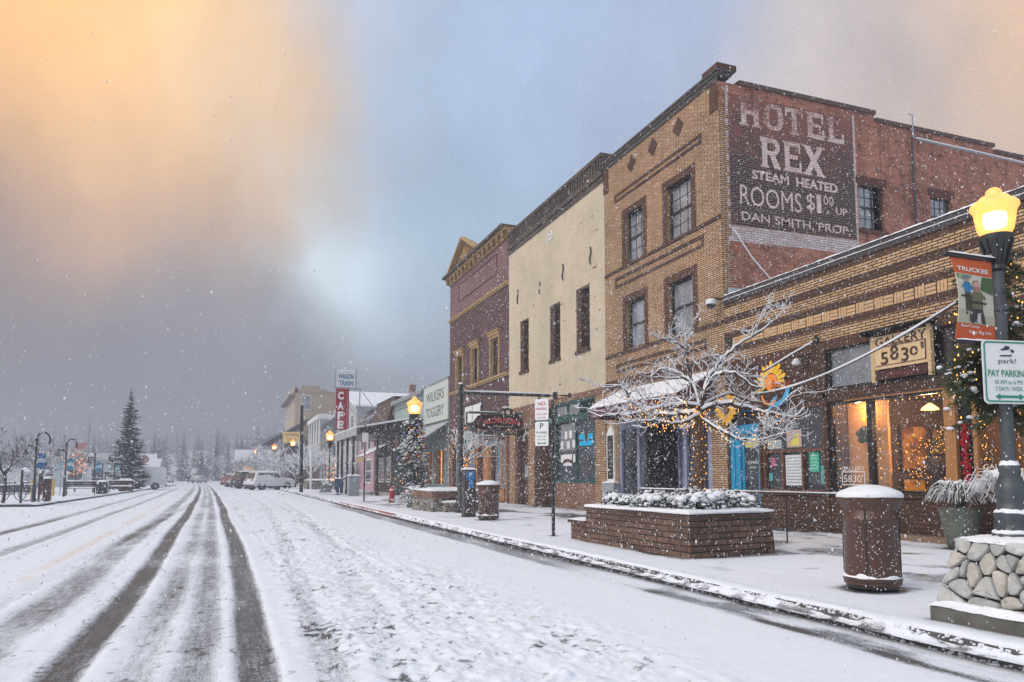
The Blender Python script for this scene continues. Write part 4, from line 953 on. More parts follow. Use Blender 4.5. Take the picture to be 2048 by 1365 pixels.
mb=MB(); mb.box(F-.24,F,21.45,22.25,.62,1.12); mb.box(F-.255,F-.24,21.48,22.22,.66,1.08); mb.build('box',M['steel'],EB,bevel=.015)
mb=MB(); mb.tube([(F-.05,21.9,SW),(F-.05,21.9,.62)],.03,8); mb.build('conduit',M['steel'],EB)
mb=MB(); snow_strip(mb,F-.25,F,21.45,22.25,1.12,.05,8,6); mb.build('snow_cap',M['snow_fine'],EB)
# ================================================================== cream two-storey building
C=thing('cream_building','cream painted two storey building with three tall dark windows and a green shopfront','building',(F,22.35,SW))
cy0,cy1=22.35,31.66
CW=[(23.50,24.61,5.86,8.14),(26.02,27.02,5.88,8.05),(29.27,30.27,5.86,8.06)]
mb=MB(); wall(mb,(F,0,0),(0,1,0),(4.34,11.42),(.40,0,0),(cy0,cy1),CW); mb.quad((F,cy1,4.34),(F+25,cy1,4.34),(F+25,cy1,11.42),(F,cy1,11.42)); mb.build('upper_wall',M['cream'],C)
mb=MB()
for a,b_,c,d in CW: mb.cut().box(F+.03,F+.30,b_-.38,b_-.001,c,d); mb.box(F-.05,F+.3,a-.04,b_+.04,c-.13,c-.002)
mb.build_each('window_sill',M['brown_brick'],C)
for a,b_,c,d in CW: sash_window(C,(F+.28,0,0),(0,1,0),(-1,0,0),a,b_-.38,c,d,1,1,M['dark_wood'],M['pane'])
mb=MB(); mb.box(F-.05,F+.4,cy0,cy1,11.42,11.62); mb.box(F-.10,F+.4,cy0,cy1,11.62,11.80); mb.box(F-.05,F+.4,cy0,cy1,11.80,12.28); mb.box(F-.12,F+.42,cy0-.02,cy1,12.282,12.42)
rnd=random.Random(5); y=cy0+.05
while y<cy1-.2: mb.box(F-.085,F-.05,y,y+.11,11.80,12.28); y+=.21
mb.build('cornice',brick('grey brown cornice brick',(.135,.105,.090),(.085,.065,.058),(.045,.038,.035),stain=.7),C)
mb=MB(); snow_strip(mb,F-.10,F+.4,cy0,cy1,12.42,.04,60,8); mb.build('ledge_snow',M['snow'],C)
mb=MB()
for y,z,s in ((30.5,9.22,1),(28.0,9.05,.8),(25.7,9.10,1),(23.36,9.09,1)):
    pts=[(F-.04,y+.05*math.sin(t*6.28),z+(t-.5)*.62*s) for t in np.linspace(0,1,9)]
    if s<1: mb.tube(pts[:4],.025,6); mb.tube(pts[5:],.025,6)
    else: mb.tube(pts,.028,6)
    mb.cut()
mb.build_each('wall_anchor',M['iron'],C)
mb=MB(); rnd=random.Random(12)
for k in range(26):
    y=rnd.uniform(22.6,31.3); z=rnd.uniform(4.6,11); w=rnd.uniform(.05,.3); mb.box(F-.004,F,y,y+w,z,z+rnd.uniform(.03,.07))
mb.build('patch_mark',tint('dusty brown patch',(.20,.14,.09)),C)
mb=MB(); mb.prism([(26.97+.28*math.cos(a),10.88+.24*math.sin(a)) for a in np.linspace(0,6.283,18)[:-1]],(F-.03,0,0),(0,1,0),(0,0,1),(.03,0,0)); pl=mb.build('date_plaque',M['white_paint'],C)
mb=MB(); ring(mb,26.97,10.88,.2,.03,F-.036,16,.004); mb.box(F-.036,F-.032,26.87,27.07,10.86,10.9); mb.build('emblem',M['letter_black'],pl)
# ground floor
mb=MB(); wall(mb,(F,0,0),(0,1,0),(SW,4.34),(.5,0,0),(cy0,cy1),[(23.12,26.55,1.10,4.04),(26.75,28.55,SW,3.34),(29.35,30.65,SW,3.34),(26.75,28.55,3.6,4.04)]); mb.build('lower_wall',M['red_base_brick'],C)
mb=MB(); mb.box(F-.03,F,cy0,23.12,SW,4.04); mb.cut().box(F-.05,F,28.55,29.2,SW,3.3); mb.cut().box(F-.05,F,30.75,31.4,SW,3.3); mb.build_each('brick_pier',M['hotel_brick'],C)
mb=MB(); mb.box(F-.06,F+.1,23.12,28.6,3.34,3.60); mb.box(F-.02,F+.1,23.12,23.22,1.1,3.34); mb.box(F-.02,F+.1,26.45,26.55,1.1,3.34); mb.box(F-.0,F+.1,24.70,24.78,1.1,3.34); mb.box(F-.02,F+.1,23.22,24.70,1.1,1.22); mb.box(F-.021,F+.1,24.78,26.45,1.1,1.2)
mb.box(F-.02,F+.1,23.12,26.55,4.0,4.1)
for y in (24.34,25.4,26.5): mb.box(F,F+.1,y,y+.07,3.6,4.0)
gf=mb.build('green_shop_front',M['green_trim'],C)
mb=MB()
for k in range(9): mb.obox((F+.06,23.73,3.64+k*.042),(.10,1.2,.008),0,.7)
mb.build('louver',M['green_trim'],gf)
mb=MB(); mb.quad((F+.05,23.2,1.15),(F+.05,26.5,1.15),(F+.05,26.5,3.34),(F+.05,23.2,3.34)); mb.build('pane',M['pane'],gf)
mb=MB(); mb.quad((F+.055,24.4,3.6),(F+.055,26.5,3.6),(F+.055,26.5,4.0),(F+.055,24.4,4.0)); mb.box(F+.032,F+.04,24.80,26.1,2.28,3.28); mb.build('blind',tint('grey frosted panel',(.20,.22,.25),.5),gf)
mb=MB(); rnd=random.Random(3)
for k,(y,z) in enumerate(((25.62,2.72),(25.22,2.74),(25.98,2.36),(25.42,2.36),(24.95,2.38),(25.98,1.85),(24.90,1.85))): mb.cut().box(F+.02,F+.028,y-.12,y+.10,z,z+.28)
mb.build_each('paper_notice',M['white_paint'],gf)
mb=MB(); mb.box(F+.02,F+.03,25.1,25.85,1.72,2.15); st=mb.build('window_card',M['white_paint'],gf)
mb=MB(); mb.prism([(25.1+i*.075,1.80+.06*math.sin(math.pi*i/10)) for i in range(11)]+[(25.85-i*.075,1.92+.06*math.sin(math.pi*i/10)) for i in range(11)],(F+.012,0,0),(0,1,0),(0,0,1),(.007,0,0)); mb.build('dark_red_band',M['burgundy'],st)
nb=MB(); nb.box(F+.0,F+.02,23.42,24.42,2.42,2.82); neon=nb.build('blue_window_sign',emit('lit blue sign',(.02,.42,.75),.75),gf)
mb=MB(); mb.prism([(24.0,2.82),(23.7,2.82),(23.75,2.6),(23.86,2.5),(23.96,2.6)],(F-.006,0,0),(0,1,0),(0,0,1),(.005,0,0)); mb.box(F-.005,F-.001,24.1,24.4,2.58,2.64); mb.box(F-.005,F-.001,23.44,23.66,2.58,2.64); mb.build('emblem',tint('brown emblem',(.10,.05,.04)),neon)
mb=MB(); mb.box(F+.5,F+.56,26.7,28.6,SW,3.4); mb.build('recess_wall',M['dark_wood'],C)
mb=MB(); mb.box(F+.2,F+.3,29.35,30.65,SW,3.34); dd=mb.build('arched_door',M['dark_wood'],C)
mb=MB(); ring(mb,30.0,2.85,.42,.12,F+.18,14,.02,0,math.pi); mb.build('arch_light',M['white_paint'],dd)
mb=MB(); mb.box(F+.185,F+.2,29.8,30.2,1.3,1.8); mb.build('notice',M['steel'],dd)

# ================================================================== plum brick building with pediment
P=thing('plum_building','plum brick two storey building with ochre cornice and triangular pediment','building',(F,31.7,SW))
py0,py1=31.68,41.45
PW=[(32.85,34.20,6.12,8.05),(35.98,37.20,6.12,8.05),(38.66,39.98,6.12,8.05)]
mb=MB(); wall(mb,(F,0,0),(0,1,0),(3.5,10.14),(.45,0,0),(py0,py1),PW); mb.quad((F,py1,SW),(F+25,py1,SW),(F+25,py1,12.3),(F,py1,12.3)); mb.build('front_wall',M['purple_brick'],P)
M['mauve_brick']=brick('faded mauve brick',(.25,.135,.140),(.18,.095,.100),(.17,.12,.12),stain=.5,dark=(.08,.045,.05),mottle=.3)
mb=MB(); mb.quad((F,py0,10.14),(F,py1,10.14),(F,py1,12.30),(F,py0,12.30)); mb.build('upper_wall',M['mauve_brick'],P)
for a,b_,c,d in PW: sash_window(P,(F+.16,0,0),(0,1,0),(-1,0,0),a+.1,b_-.1,c,d-.1,1,1,M['dark_wood'],M['pane'])
mb=MB()
for a,b_,c,d in PW:
    mb.cut().box(F-.08,F+.30,a-.02,a+.10,c,d); mb.box(F-.08,F+.30,b_-.10,b_+.02,c,d); mb.box(F-.08,F+.3,a+.10,b_-.10,d-.12,d)
    mb.box(F-.14,F,a-.12,b_+.12,d,d+.14); mb.box(F-.20,F,a-.18,b_+.18,d+.14,d+.20)
mb.build_each('window_surround',M['ochre'],P)
mb=MB()
for a,b_,c,d in PW: mb.cut().box(F-.21,F,a-.22,b_+.22,d+.202,d+.27)
mb.build_each('window_hood',tint('dark rust trim',(.14,.05,.04)),P)
mb=MB()
mb.box(F-.10,F,py0,py1,5.90,5.98); mb.box(F-.16,F,py0,py1,5.98,6.06); mb.cut().box(F-.06,F,py0,py1,10.12,10.20); mb.box(F-.12,F,py0,py1,10.20,10.27)
mb.build_each('belt_course',M['ochre'],P)
mb=MB(); 
for a,b_,c,d in ((33.3,39.7,11.0,11.06),(33.3,39.7,11.94,12.0),(33.3,33.36,11.06,11.94),(39.64,39.7,11.06,11.94)): mb.box(F-.03,F,a,b_,c,d)
mb.build('panel_molding',M['purple_brick'],P)
mb=MB(); mb.box(F-.25,F+.4,py0,py1+.3,12.62,12.78);  mb.box(F-.08,F+.4,py0,py1,12.30,12.62)
y=py0+.2
while y<py1: mb.box(F-.26,F-.08,y,y+.22,12.36,12.62); y+=.72
mb.build('cornice',pm('dull brown ochre cornice',(.24,.155,.07),.75,.5,4),P)
mb=MB(); mb.box(F-.40,F+.4,py0,py1+.45,12.782,12.90); mb.build('eave',pm('dark eave board',(.075,.055,.045),.7,.4,5),P)
mb=MB(); tri=[(40.4,12.9),(35.7,12.9),(38.05,14.1)]; mb.prism(tri,(F-.15,0,0),(0,1,0),(0,0,1),(.4,0,0)); pd=mb.build('pediment',pm('dark fan carving',(.16,.10,.055),.7,.3,9),P)
mb=MB(); mb.bar((F-.28,40.55,12.92),(F-.28,38.05,14.17),.3,.12); mb.bar((F-.28,38.05,14.17),(F-.28,35.55,12.92),.3,.12)
for k in range(9):
    a=math.pi*(k+.5)/9*.62+.6; L=.95 if abs(k-4)<3 else 1.2; mb.bar((F-.17,38.05,12.95),(F-.17,38.05+math.cos(a)*min(L,1.0/max(.2,math.sin(a))),12.95+math.sin(a)*min(L,.95)*.75),.05,.06)
mb.build('pediment_trim',M['ochre'],pd)
mb=MB(); snow_strip(mb,F-.4,F+.3,py0,35.4,12.90,.05,30,9); mb.build('ledge_snow',M['snow'],P)
mb=MB(); wall(mb,(F,0,0),(0,1,0),(SW,3.5),(.4,0,0),(py0,py1),[(32.2,33.9,.8,3.1),(34.4,36.0,SW,3.2),(36.6,40.6,.8,3.1)]); mb.box(F-.12,F,py0,py1,3.5,3.75); mb.build('lower_wall',tint('plum painted wood',(.085,.045,.05)),P)
mb=MB()
for y in (31.8,34.0,34.28,36.1,36.45,40.7): mb.cut().box(F-.06,F,y,y+.16,SW,3.45)
mb.cut().box(F-.05,F,32.2,33.9,.2,.75)
mb.build_each('pilaster',tint('amber varnished wood',(.30,.13,.03),.45,.3),P)
mb=MB(); mb.box(F+.2,F+.28,34.4,36.0,SW,3.2); mb.box(F+.1,F+.2,32.9,33.05,.8,3.1); mb.box(F+.1,F+.2,38.4,38.55,.8,3.1); mb.build('shop_joinery',M['oak'],P)
mb=MB(); mb.quad((F+.15,32.2,.8),(F+.15,33.9,.8),(F+.15,33.9,3.1),(F+.15,32.2,3.1)); mb.cut().quad((F+.15,36.6,.8),(F+.15,40.6,.8),(F+.15,40.6,3.1),(F+.15,36.6,3.1)); mb.build_each('pane',M['pane_light'],P)
mb=MB(); mb.box(F-.10,F-.0,35.4,38.2,4.05,5.05); wb=mb.build('lit_transom_stand_in',M['black'],P)
mb=MB(); mb.box(F-.11,F-.10,35.5,36.75,4.12,4.98); mb.cut().box(F-.11,F-.10,36.85,38.1,4.12,4.98); mb.build_each('transom_glow_paint',M['white_paint'],wb)  # white paint stands in for the glow of lit transom windows

# ------------------------------------------------------------------ projecting signs
BP=thing('pizzeria_sign','dark carved hanging sign with red lettering and an eye on green iron scrollwork','hanging sign',(9.6,30.0,3.0))
GT=M['green_trim']; Y=30.0
mb=MB(); mb.bar((9.3,Y,4.0),(F,Y,4.0),.08); mb.bar((9.3,Y,3.12),(F,Y,3.12),.07); mb.bar((9.25,Y,4.0),(9.25,Y,3.45),.06); mb.bar((9.25,Y,3.6),(9.65,Y,3.2),.05)
for k in range(9):
    x=9.5+k*.26; rr=.09
    pts=[(x+rr*math.cos(a)*(1-a/14),Y,3.19+.05*((k%2)*2-1)+rr*math.sin(a)*(1-a/14)) for a in np.linspace(0,8,14)]; mb.tube(pts,.018,5)
for k in range(5):
    x=9.9+k*.1; mb.bar((x,Y,4.02),(x+.3,Y,4.10),.03)
mb.build('scroll_bracket',GT,BP)
mb=MB(); pts=[(9.62,3.35),(9.56,3.62),(9.75,3.88),(10.2,3.92),(11.5,3.96),(11.7,3.80),(11.7,3.38),(11.4,3.32),(10.3,3.32),(9.85,3.28)]
mb.prism(pts,(0,Y-.06,0),(1,0,0),(0,0,1),(0,.12,0)); mb.build('board',tint('near black red board',(.022,.008,.009),.4),BP)
mb=MB(); mb.prism([(9.82+.17*math.cos(a),3.6+.2*math.sin(a)) for a in np.linspace(0,6.283,16)[:-1]],(0,Y-.075,0),(1,0,0),(0,0,1),(0,.015,0)); mb.build('roundel',tint('brown roundel',(.09,.035,.02)),BP)
mb=MB(); put_text(mb,'BEST PIES PIZZERIA',(10.03,Y-.075,3.50),(1,0,0),UPV,1.58,.22,bold=.03,arc=.09); mb.build('lettering',tint('coral red lettering',(.62,.10,.09)),BP)
mb=MB(); put_text(mb,'TAVERN & DELI',(10.45,Y-.075,3.40),(1,0,0),UPV,.8,.07,bold=.02); mb.build('small_lettering',tint('yellowish lettering',(.55,.50,.36)),BP)
mb=MB(); mb.prism([(10.62,4.02),(10.85,4.18),(11.05,4.24),(11.25,4.18),(11.5,4.02),(11.25,3.92),(11.0,3.88),(10.8,3.92)],(0,Y-.085,0),(1,0,0),(0,0,1),(0,.16,0)); ey=mb.build('eye_emblem',tint('dark eye surround',(.02,.03,.028)),BP)
mb=MB(); mb.prism([(10.70,4.03),(10.88,4.12),(10.88,3.95)],(0,Y-.095,0),(1,0,0),(0,0,1),(0,.01,0)); mb.prism([(11.28,4.12),(11.42,4.03),(11.28,3.96)],(0,Y-.095,0),(1,0,0),(0,0,1),(0,.01,0)); mb.prism([(11.06+.1*math.cos(a),4.05+.1*math.sin(a)) for a in np.linspace(0,6.283,14)[:-1]],(0,Y-.095,0),(1,0,0),(0,0,1),(0,.01,0)); mb.build('eye_white',tint('cream eye',(.6,.48,.42)),ey)
mb=MB(); snow_strip(mb,10.85,11.25,Y-.08,Y+.08,4.24,.08,6,1); snow_strip(mb,9.3,10.6,Y-.05,Y+.05,4.04,.04,14,2); mb.build('snow_cap',M['snow_fine'],BP)
BA=thing('cafe_board','white rectangular hanging board with dark lettering below the pizzeria sign','hanging sign',(10.4,33,2.7)); Y=33.0
mb=MB(); mb.box(10.40,11.66,Y-.03,Y+.03,2.74,3.14); mb.build('board',tint('blue white board',(.55,.58,.68)),BA)
mb=MB(); put_text(mb,'BAR OF AMERICA',(10.46,Y-.036,2.99),(1,0,0),UPV,1.14,.11,bold=.03); mb.build('lettering',M['letter_black'],BA)
mb=MB(); put_text(mb,'FOOD & SPIRITS',(10.50,Y-.036,2.88),(1,0,0),UPV,1.0,.06); put_text(mb,'LIVE MUSIC',(10.7,Y-.036,2.78),(1,0,0),UPV,.6,.06); mb.build('small_lettering',tint('blue grey lettering',(.12,.12,.22)),BA)
mb=MB(); mb.bar((10.3,Y,3.2),(F,Y,3.2),.04); mb.bar((10.5,Y,3.2),(10.5,Y,3.14),.02); mb.bar((11.5,Y,3.2),(11.5,Y,3.14),.02); mb.build('bracket',M['ochre'],BA)
mb=MB(); snow_strip(mb,10.3,11.7,Y-.05,Y+.05,3.22,.05,14,4); mb.build('snow_cap',M['snow_fine'],BA)

# ================================================================== low shops further along
TG=thing('toggery_shop','low shop with big pale sign board, snowy corrugated awning and glowing window','building',(F,41.5,SW))
ty0,ty1=41.48,47.3
mb=MB(); wall(mb,(F,0,0),(0,1,0),(SW,4.6),(.3,0,0),(ty0,ty1),[(42.6,44.6,.9,2.9),(45.2,46.8,.9,2.9)]); mb.box(F,F+18,ty1-.1,ty1,SW,6.6); mb.build('wall',tint('grey green clapboard',(.16,.20,.20)),TG)
mb=MB(); mb.box(F-.08,F+.1,ty0+.05,ty1-.05,4.65,6.98); bd=mb.build('sign_board',tint('weathered pale green board',(.50,.55,.52),.7,.12),TG)
mb=MB(); ftext(mb,'WILKERS',46.6,5.95,4.2,.62,X=F-.085,bold=.01); ftext(mb,'TOGGERY',46.6,4.98,4.2,.62,X=F-.085,bold=.01); mb.build('lettering',tint('faded dark green lettering',(.10,.15,.11)),bd)
mb=MB(); mb.box(F-.12,F+.12,ty0,ty1,6.98,7.08); mb.build('cap',tint('grey green trim',(.22,.26,.26)),bd)
mb=MB(); nst=14
for k in range(nst):
    t0=k/nst; x=F-2.2*t0; z=4.45-1.5*t0; mb.obox((F-2.2*(k+.5)/nst,44.3,4.45-1.5*(k+.5)/nst),(.20,5.2,.03),0,-.1 if k%2 else -.75)
cw=mb.build('corrugated_awning',tint('grey corrugated sheet',(.30,.33,.37),.5),TG)
mb=MB()
for k in range(nst): mb.obox((F-2.2*(k+.35)/nst,44.3,4.45-1.5*(k+.35)/nst+.045),(.085,5.15,.03),0,-.3)
mb.build('awning_snow',M['snow'],cw)
mb=MB(); mb.box(F-2.22,F-2.18,44.8,45.8,3.05,3.55); mb.build('hanging_plate',tint('maroon plate',(.10,.03,.03)),cw)
mb=MB(); mb.box(F+.32,F+.36,42.4,47,.6,3.1); mb.build('lit_window',emit('lit amber shop room',(1,.46,.13),.9),TG)
mb=MB()
for y in (42.6,43.25,43.95,44.55,45.2,46.0,46.75): mb.box(F+.1,F+.2,y,y+.07,.9,2.9)
mb.box(F+.22,F+.28,43.3,43.7,1.2,2.4); mb.box(F+.22,F+.28,42.8,43.0,.9,1.9); mb.box(F+.22,F+.28,45.5,45.9,.9,2.2); mb.build('window_frame',M['brown_wood'],TG)
GB=thing('green_shop','pale green false front shop behind the black porch canopy','building',(F,47.3,SW))
mb=MB(); mb.box(F,F+16,47.32,56.8,4.0,6.7); mb.build('false_front',tint('pale sea green siding',(.30,.38,.37),.6,.1),GB)
mb=MB(); mb.box(F-.3,F+.2,47.32,56.9,6.7,6.95); mb.box(F-.12,F,47.32,56.8,6.3,6.4); mb.build('cornice',tint('grey green trim',(.22,.26,.26)),GB)
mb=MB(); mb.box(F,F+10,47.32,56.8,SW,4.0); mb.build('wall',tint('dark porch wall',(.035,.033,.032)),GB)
mb=MB(); snow_strip(mb,F-.3,F+.2,47.4,56.9,6.95,.06,30,3); mb.build('ledge_snow',M['snow'],GB)
# porch canopy with posts
PC=thing('porch_canopy','black timber porch canopy with snowy edge carried on thin posts over the sidewalk','canopy',(9,53,SW))
def rz(x): return 4.42+.19*(x-7.6)
mb=MB(); mb.add([(7.6,48,4.42),(F,48,rz(F)),(F,58,rz(F)),(7.6,58,4.42),(7.6,48,4.0),(F,48,4.15),(F,58,4.15),(7.6,58,4.0)],[(0,1,2,3),(4,7,6,5),(0,4,5,1),(1,5,6,2),(2,6,7,3),(3,7,4,0)]); mb.build('roof',M['black'],PC)
mb=MB(); mb.box(7.5,7.598,48.0,58.1,3.98,4.47); mb.build('fascia',tint('pale grey fascia',(.36,.37,.38)),PC)
mb=MB(); 
vs=[];fs=[]; rnd=random.Random(2)
for j in range(21):
    for x in (7.48,8.5,9.6,10.7,11.7): vs.append((x,47.95+j*.51,rz(x)+.10+rnd.uniform(-.02,.03)))
for j in range(20):
    for i in range(4): a=j*5+i; fs.append((a,a+1,a+6,a+5))
mb.add(vs,fs); mb.quad((7.48,47.95,4.4),(11.7,47.95,rz(11.7)),(11.7,47.95,rz(11.7)+.11),(7.48,47.95,4.52)); mb.quad((7.48,47.95,4.45),(7.48,58.1,4.45),(7.48,58.1,4.52),(7.48,47.95,4.52)); mb.build('roof_snow',M['snow'],PC)
mb0=None
for x,y,m in ((10.25,48.15,'green_trim'),(7.75,50.5,'black'),(7.75,53.2,'black'),(7.75,55.8,'black'),(7.75,58,'black'),(8.9,48.1,'black')):
    mb=MB(); mb.box(x-.07,x+.07,y-.07,y+.07,SW,4.0); mb.box(x-.11,x+.11,y-.11,y+.11,SW,.5); mb.build('post',M[m],PC)
mb=MB()
for k in range(14): z=2.2+.0*k; mb.bar((8.9+k*.2,48.05,4.0),(8.9+k*.2+.2,48.05,3.6),.04)
mb.bar((7.7,48.06,3.6),(F,48.06,3.6),.06); mb.build('bracing',M['black'],PC)
mb=MB(); mb.bar((8.67,54,7.65),(8.67,54,4.6),.07); mb.bar((6.9,54,7.62),(8.67,54,7.62),.06); mb.bar((8.67,54,7.6),(10.6,54,5.1),.05); mb.bar((8.67,54,5.2),(9.9,54,6.0),.035); mb.bar((7.9,54,6.3),(8.67,54,5.5),.04); mb.bar((8.67,54,7.6),(7.95,54,7.45),.04); mb.build('sign_frame',M['steel'],PC)
CF=thing('cafe_sign','tall red vertical blade sign with white letters spelling cafe','sign',(7.4,54,4.6)); Y=54.0
mb=MB(); mb.box(7.0,7.9,Y-.12,Y+.12,4.62,7.55); mb.build('board',tint('crimson enamel',(.26,.008,.022),.4,.15),CF)
mb=MB()
for ch,z in zip('CAFE',(6.78,6.06,5.36,4.72)): put_text(mb,ch,(7.10,Y-.126,z),(1,0,0),UPV,.42,.56,bold=.05)
mb.build('lettering',M['white_paint'],CF)
mb=MB(); pts=[]
for k in range(9): z=7.4-k*.33; mb.bar((7.72,Y-.125,z),(7.84,Y-.125,z-.16),.035,.01); mb.bar((7.84,Y-.125,z-.16),(7.72,Y-.125,z-.33),.035,.01)
mb.build('zigzag_trim',M['white_paint'],CF)
WT=thing('wagon_train_sign','white board with blue western lettering on top of the red blade sign','sign',(7.6,54,7.6))
mb=MB(); mb.box(6.98,8.33,Y-.09,Y+.09,7.66,8.88); mb.build('board',tint('chalk white board',(.60,.64,.66)),WT)
mb=MB(); put_text(mb,'WAGON',(7.12,Y-.096,8.26),(1,0,0),UPV,1.08,.36,bold=.03); put_text(mb,'TRAIN',(7.18,Y-.096,7.78),(1,0,0),UPV,.98,.36,bold=.03)
mb.build('lettering',tint('blue lettering',(.04,.14,.30)),WT)
mb=MB(); mb.box(6.90,6.96,Y-.06,Y+.06,7.5,8.95); mb.cut().box(8.35,8.41,Y-.06,Y+.06,7.6,8.95); mb.build_each('side_post',M['steel'],WT)
mb=MB(); snow_strip(mb,6.98,8.33,Y-.09,Y+.09,8.88,.04,8,3); mb.build('snow_cap',M['snow_fine'],WT)

def house(name,label,x0,x1,y0,y1,h,wallm,roof=None,rise=0,along='y',wins=(),snow=True,parapet=None,loc=None,z0=0.0,chim=False,group=None):
    """simple building with walls, a roof and windows; wins: (face, a0,a1,z0,z1), face 'w' toward the street or 's' toward the camera"""
    t=thing(name,label,'building',((x0+x1)/2,(y0+y1)/2,z0),0,group)
    mb=MB(); mb.box(x0,x1,y0,y1,z0,h); mb.build('wall',wallm,t)
    if roof is not None:
        e=.35; mb=MB()
        if along=='y':
            xm=(x0+x1)/2; prof=[(x0-e,h-.1),(xm,h+rise),(x1+e,h-.1),(x1+e,h+.08),(xm,h+rise+.2),(x0-e,h+.08)]; mb.prism(prof,(0,y0-e,0),(1,0,0),(0,0,1),(0,y1-y0+2*e,0)); tri=[(x0,h),(x1,h),(xm,h+rise)]; g=MB(); g.prism(tri,(0,y0,0),(1,0,0),(0,0,1),(0,.2,0))
        else:
            ym=(y0+y1)/2; prof=[(y0-e,h-.1),(ym,h+rise),(y1+e,h-.1),(y1+e,h+.08),(ym,h+rise+.2),(y0-e,h+.08)]; mb.prism(prof,(x0-e,0,0),(0,1,0),(0,0,1),(x1-x0+2*e,0,0)); tri=[(y0,h),(y1,h),(ym,h+rise)]; g=MB(); g.prism(tri,(x0,0,0),(0,1,0),(0,0,1),(.2,0,0))
        mb.build('roof',roof,t); g.build('gable',wallm,t)
    elif snow:
        mb=MB(); mb.box(x0-.12,x1+.12,y0-.12,y1+.12,h,h+.18); r_=mb.build('roof',tint('grey parapet',(.20,.20,.21)),t); mb=MB(); snow_strip(mb,x0-.1,x1+.1,y0-.1,y0+.5,h+.18,.1,12); snow_strip(mb,x0-.1,x0+.5,y0-.1,y1+.1,h+.18,.1,12); mb.build('roof_snow',M['snow'],r_)
    for wv_ in wins:
        f,a,b_,c,d=wv_[:5]; mt=wv_[5] if len(wv_)>5 else M['pane']
        fm=MB(); g=MB(); tt=.07
        if f=='w':
            fm.box(x0-.06,x0,a-.1,a,c-.1,d+.1); fm.box(x0-.06,x0,b_,b_+.1,c-.1,d+.1); fm.box(x0-.06,x0,a,b_,d,d+.1); fm.box(x0-.06,x0,a,b_,c-.1,c); fm.box(x0-.05,x0-.005,a,b_,(c+d)/2-.04,(c+d)/2+.04); g.quad((x0-.02,a,c),(x0-.02,b_,c),(x0-.02,b_,d),(x0-.02,a,d))
        else:
            fm.box(a-.1,a,y0-.06,y0,c-.1,d+.1); fm.box(b_,b_+.1,y0-.06,y0,c-.1,d+.1); fm.box(a,b_,y0-.06,y0,d,d+.1); fm.box(a,b_,y0-.06,y0,c-.1,c); fm.box(a,b_,y0-.05,y0-.005,(c+d)/2-.04,(c+d)/2+.04); g.quad((a,y0-.02,c),(b_,y0-.02,c),(b_,y0-.02,d),(a,y0-.02,d))
        w=fm.build('window',M['white_paint'],t); g.build('pane',mt,w)
    if chim:
        mb=MB(); mb.box((x0+x1)/2+.8,(x0+x1)/2+1.4,(y0+y1)/2,(y0+y1)/2+.6,h,h+rise+1.2); mb.build('chimney',M['red_base_brick'],t)
    return t
# brown shingled shop with snowy awning, 56.8 to 64.5
B1=house('shingle_shop','brown shingled shop with sloping mansard and small snowy awning',F,F+14,56.85,64.5,6.0,pm('brown shingles',(.075,.048,.036),.9,.5,9),wins=[('w',57.8,59.5,1.0,2.8),('w',60.4,62.5,1.0,2.8)])
mb=MB(); mb.add([(F-.9,56.9,4.6),(F-.9,64.4,4.6),(F+.1,64.4,7.5),(F+.1,56.9,7.5),(F+1.2,56.9,7.5),(F+1.2,64.4,7.5),(F+1.2,56.9,4.6),(F+1.2,64.4,4.6)],[(0,1,2,3),(3,2,5,4),(0,3,4,6),(1,7,5,2),(0,6,7,1)]); mb.build('mansard',M['dark_wood'],B1)
mb=MB(); snow_strip(mb,F-.05,F+1.2,56.9,64.4,7.5,.1,20,3); mb.build('roof_snow',M['snow'],B1)
mb=MB(); mb.add([(F,58.5,3.9),(F,63,3.9),(F-1.9,63,2.9),(F-1.9,58.5,2.9),(F-1.9,58.5,2.55),(F-1.9,63,2.55)],[(0,1,2,3),(3,2,5,4)]); a_=mb.build('awning',tint('tan awning cloth',(.42,.28,.16)),B1)
mb=MB(); mb.quad((F,58.45,3.98),(F,63.05,3.98),(F-1.92,63.05,2.96),(F-1.92,58.45,2.96)); mb.build('awning_snow',M['snow'],a_)
B2=house('pink_shop','narrow pink painted shop with dark purple gable roof',F-.1,F+12,64.6,72.8,6.4,tint('dusty pink paint',(.46,.27,.33)),wins=[('w',66,67.4,3.8,5.6),('w',69.6,71.2,3.8,5.6),('w',65.6,68.4,.9,2.8),('s',13,14.2,3.9,5.4)])
mb=MB(); mb.add([(F-.6,64.5,6.0),(F-.6,72.9,6.0),(F+1,72.9,7.6),(F+1,64.5,7.6),(F+3,64.5,7.6),(F+3,72.9,7.6),(F+3,64.5,6),(F+3,72.9,6)],[(0,1,2,3),(3,2,5,4),(0,3,4,6),(1,7,5,2),(0,6,7,1)]); mb.build('mansard',tint('purple slate',(.085,.07,.10)),B2)
mb=MB(); snow_strip(mb,F+.5,F+3,64.5,72.9,7.55,.12,20,4); mb.build('roof_snow',M['snow'],B2)
house('clapboard_shop','grey white two storey shop with tall narrow windows and snowy gable',F-.3,F+12,73,88,8.2,tint('grey white siding',(.42,.44,.45)),M['snow'],2.0,'x',[('w',75+i*2.6,76.2+i*2.6,4.6,7.4) for i in range(5)]+[('w',75+i*3,77+i*3,.9,3) for i in range(4)]+[('s',12.2,13.2,4.6,7.2)],chim=True)
house('column_shop','grey shop with white columns and balcony next to a brown brick shop',F-.6,F+12,88.3,101,8.6,tint('slate grey siding',(.20,.215,.235)),None,0,'y',[('w',89.5+i*2.8,91+i*2.8,4.6,7.0) for i in range(4)]+[('w',90+i*3,92+i*3,.9,3) for i in range(3)])
t=bpy.data.objects['column_shop']
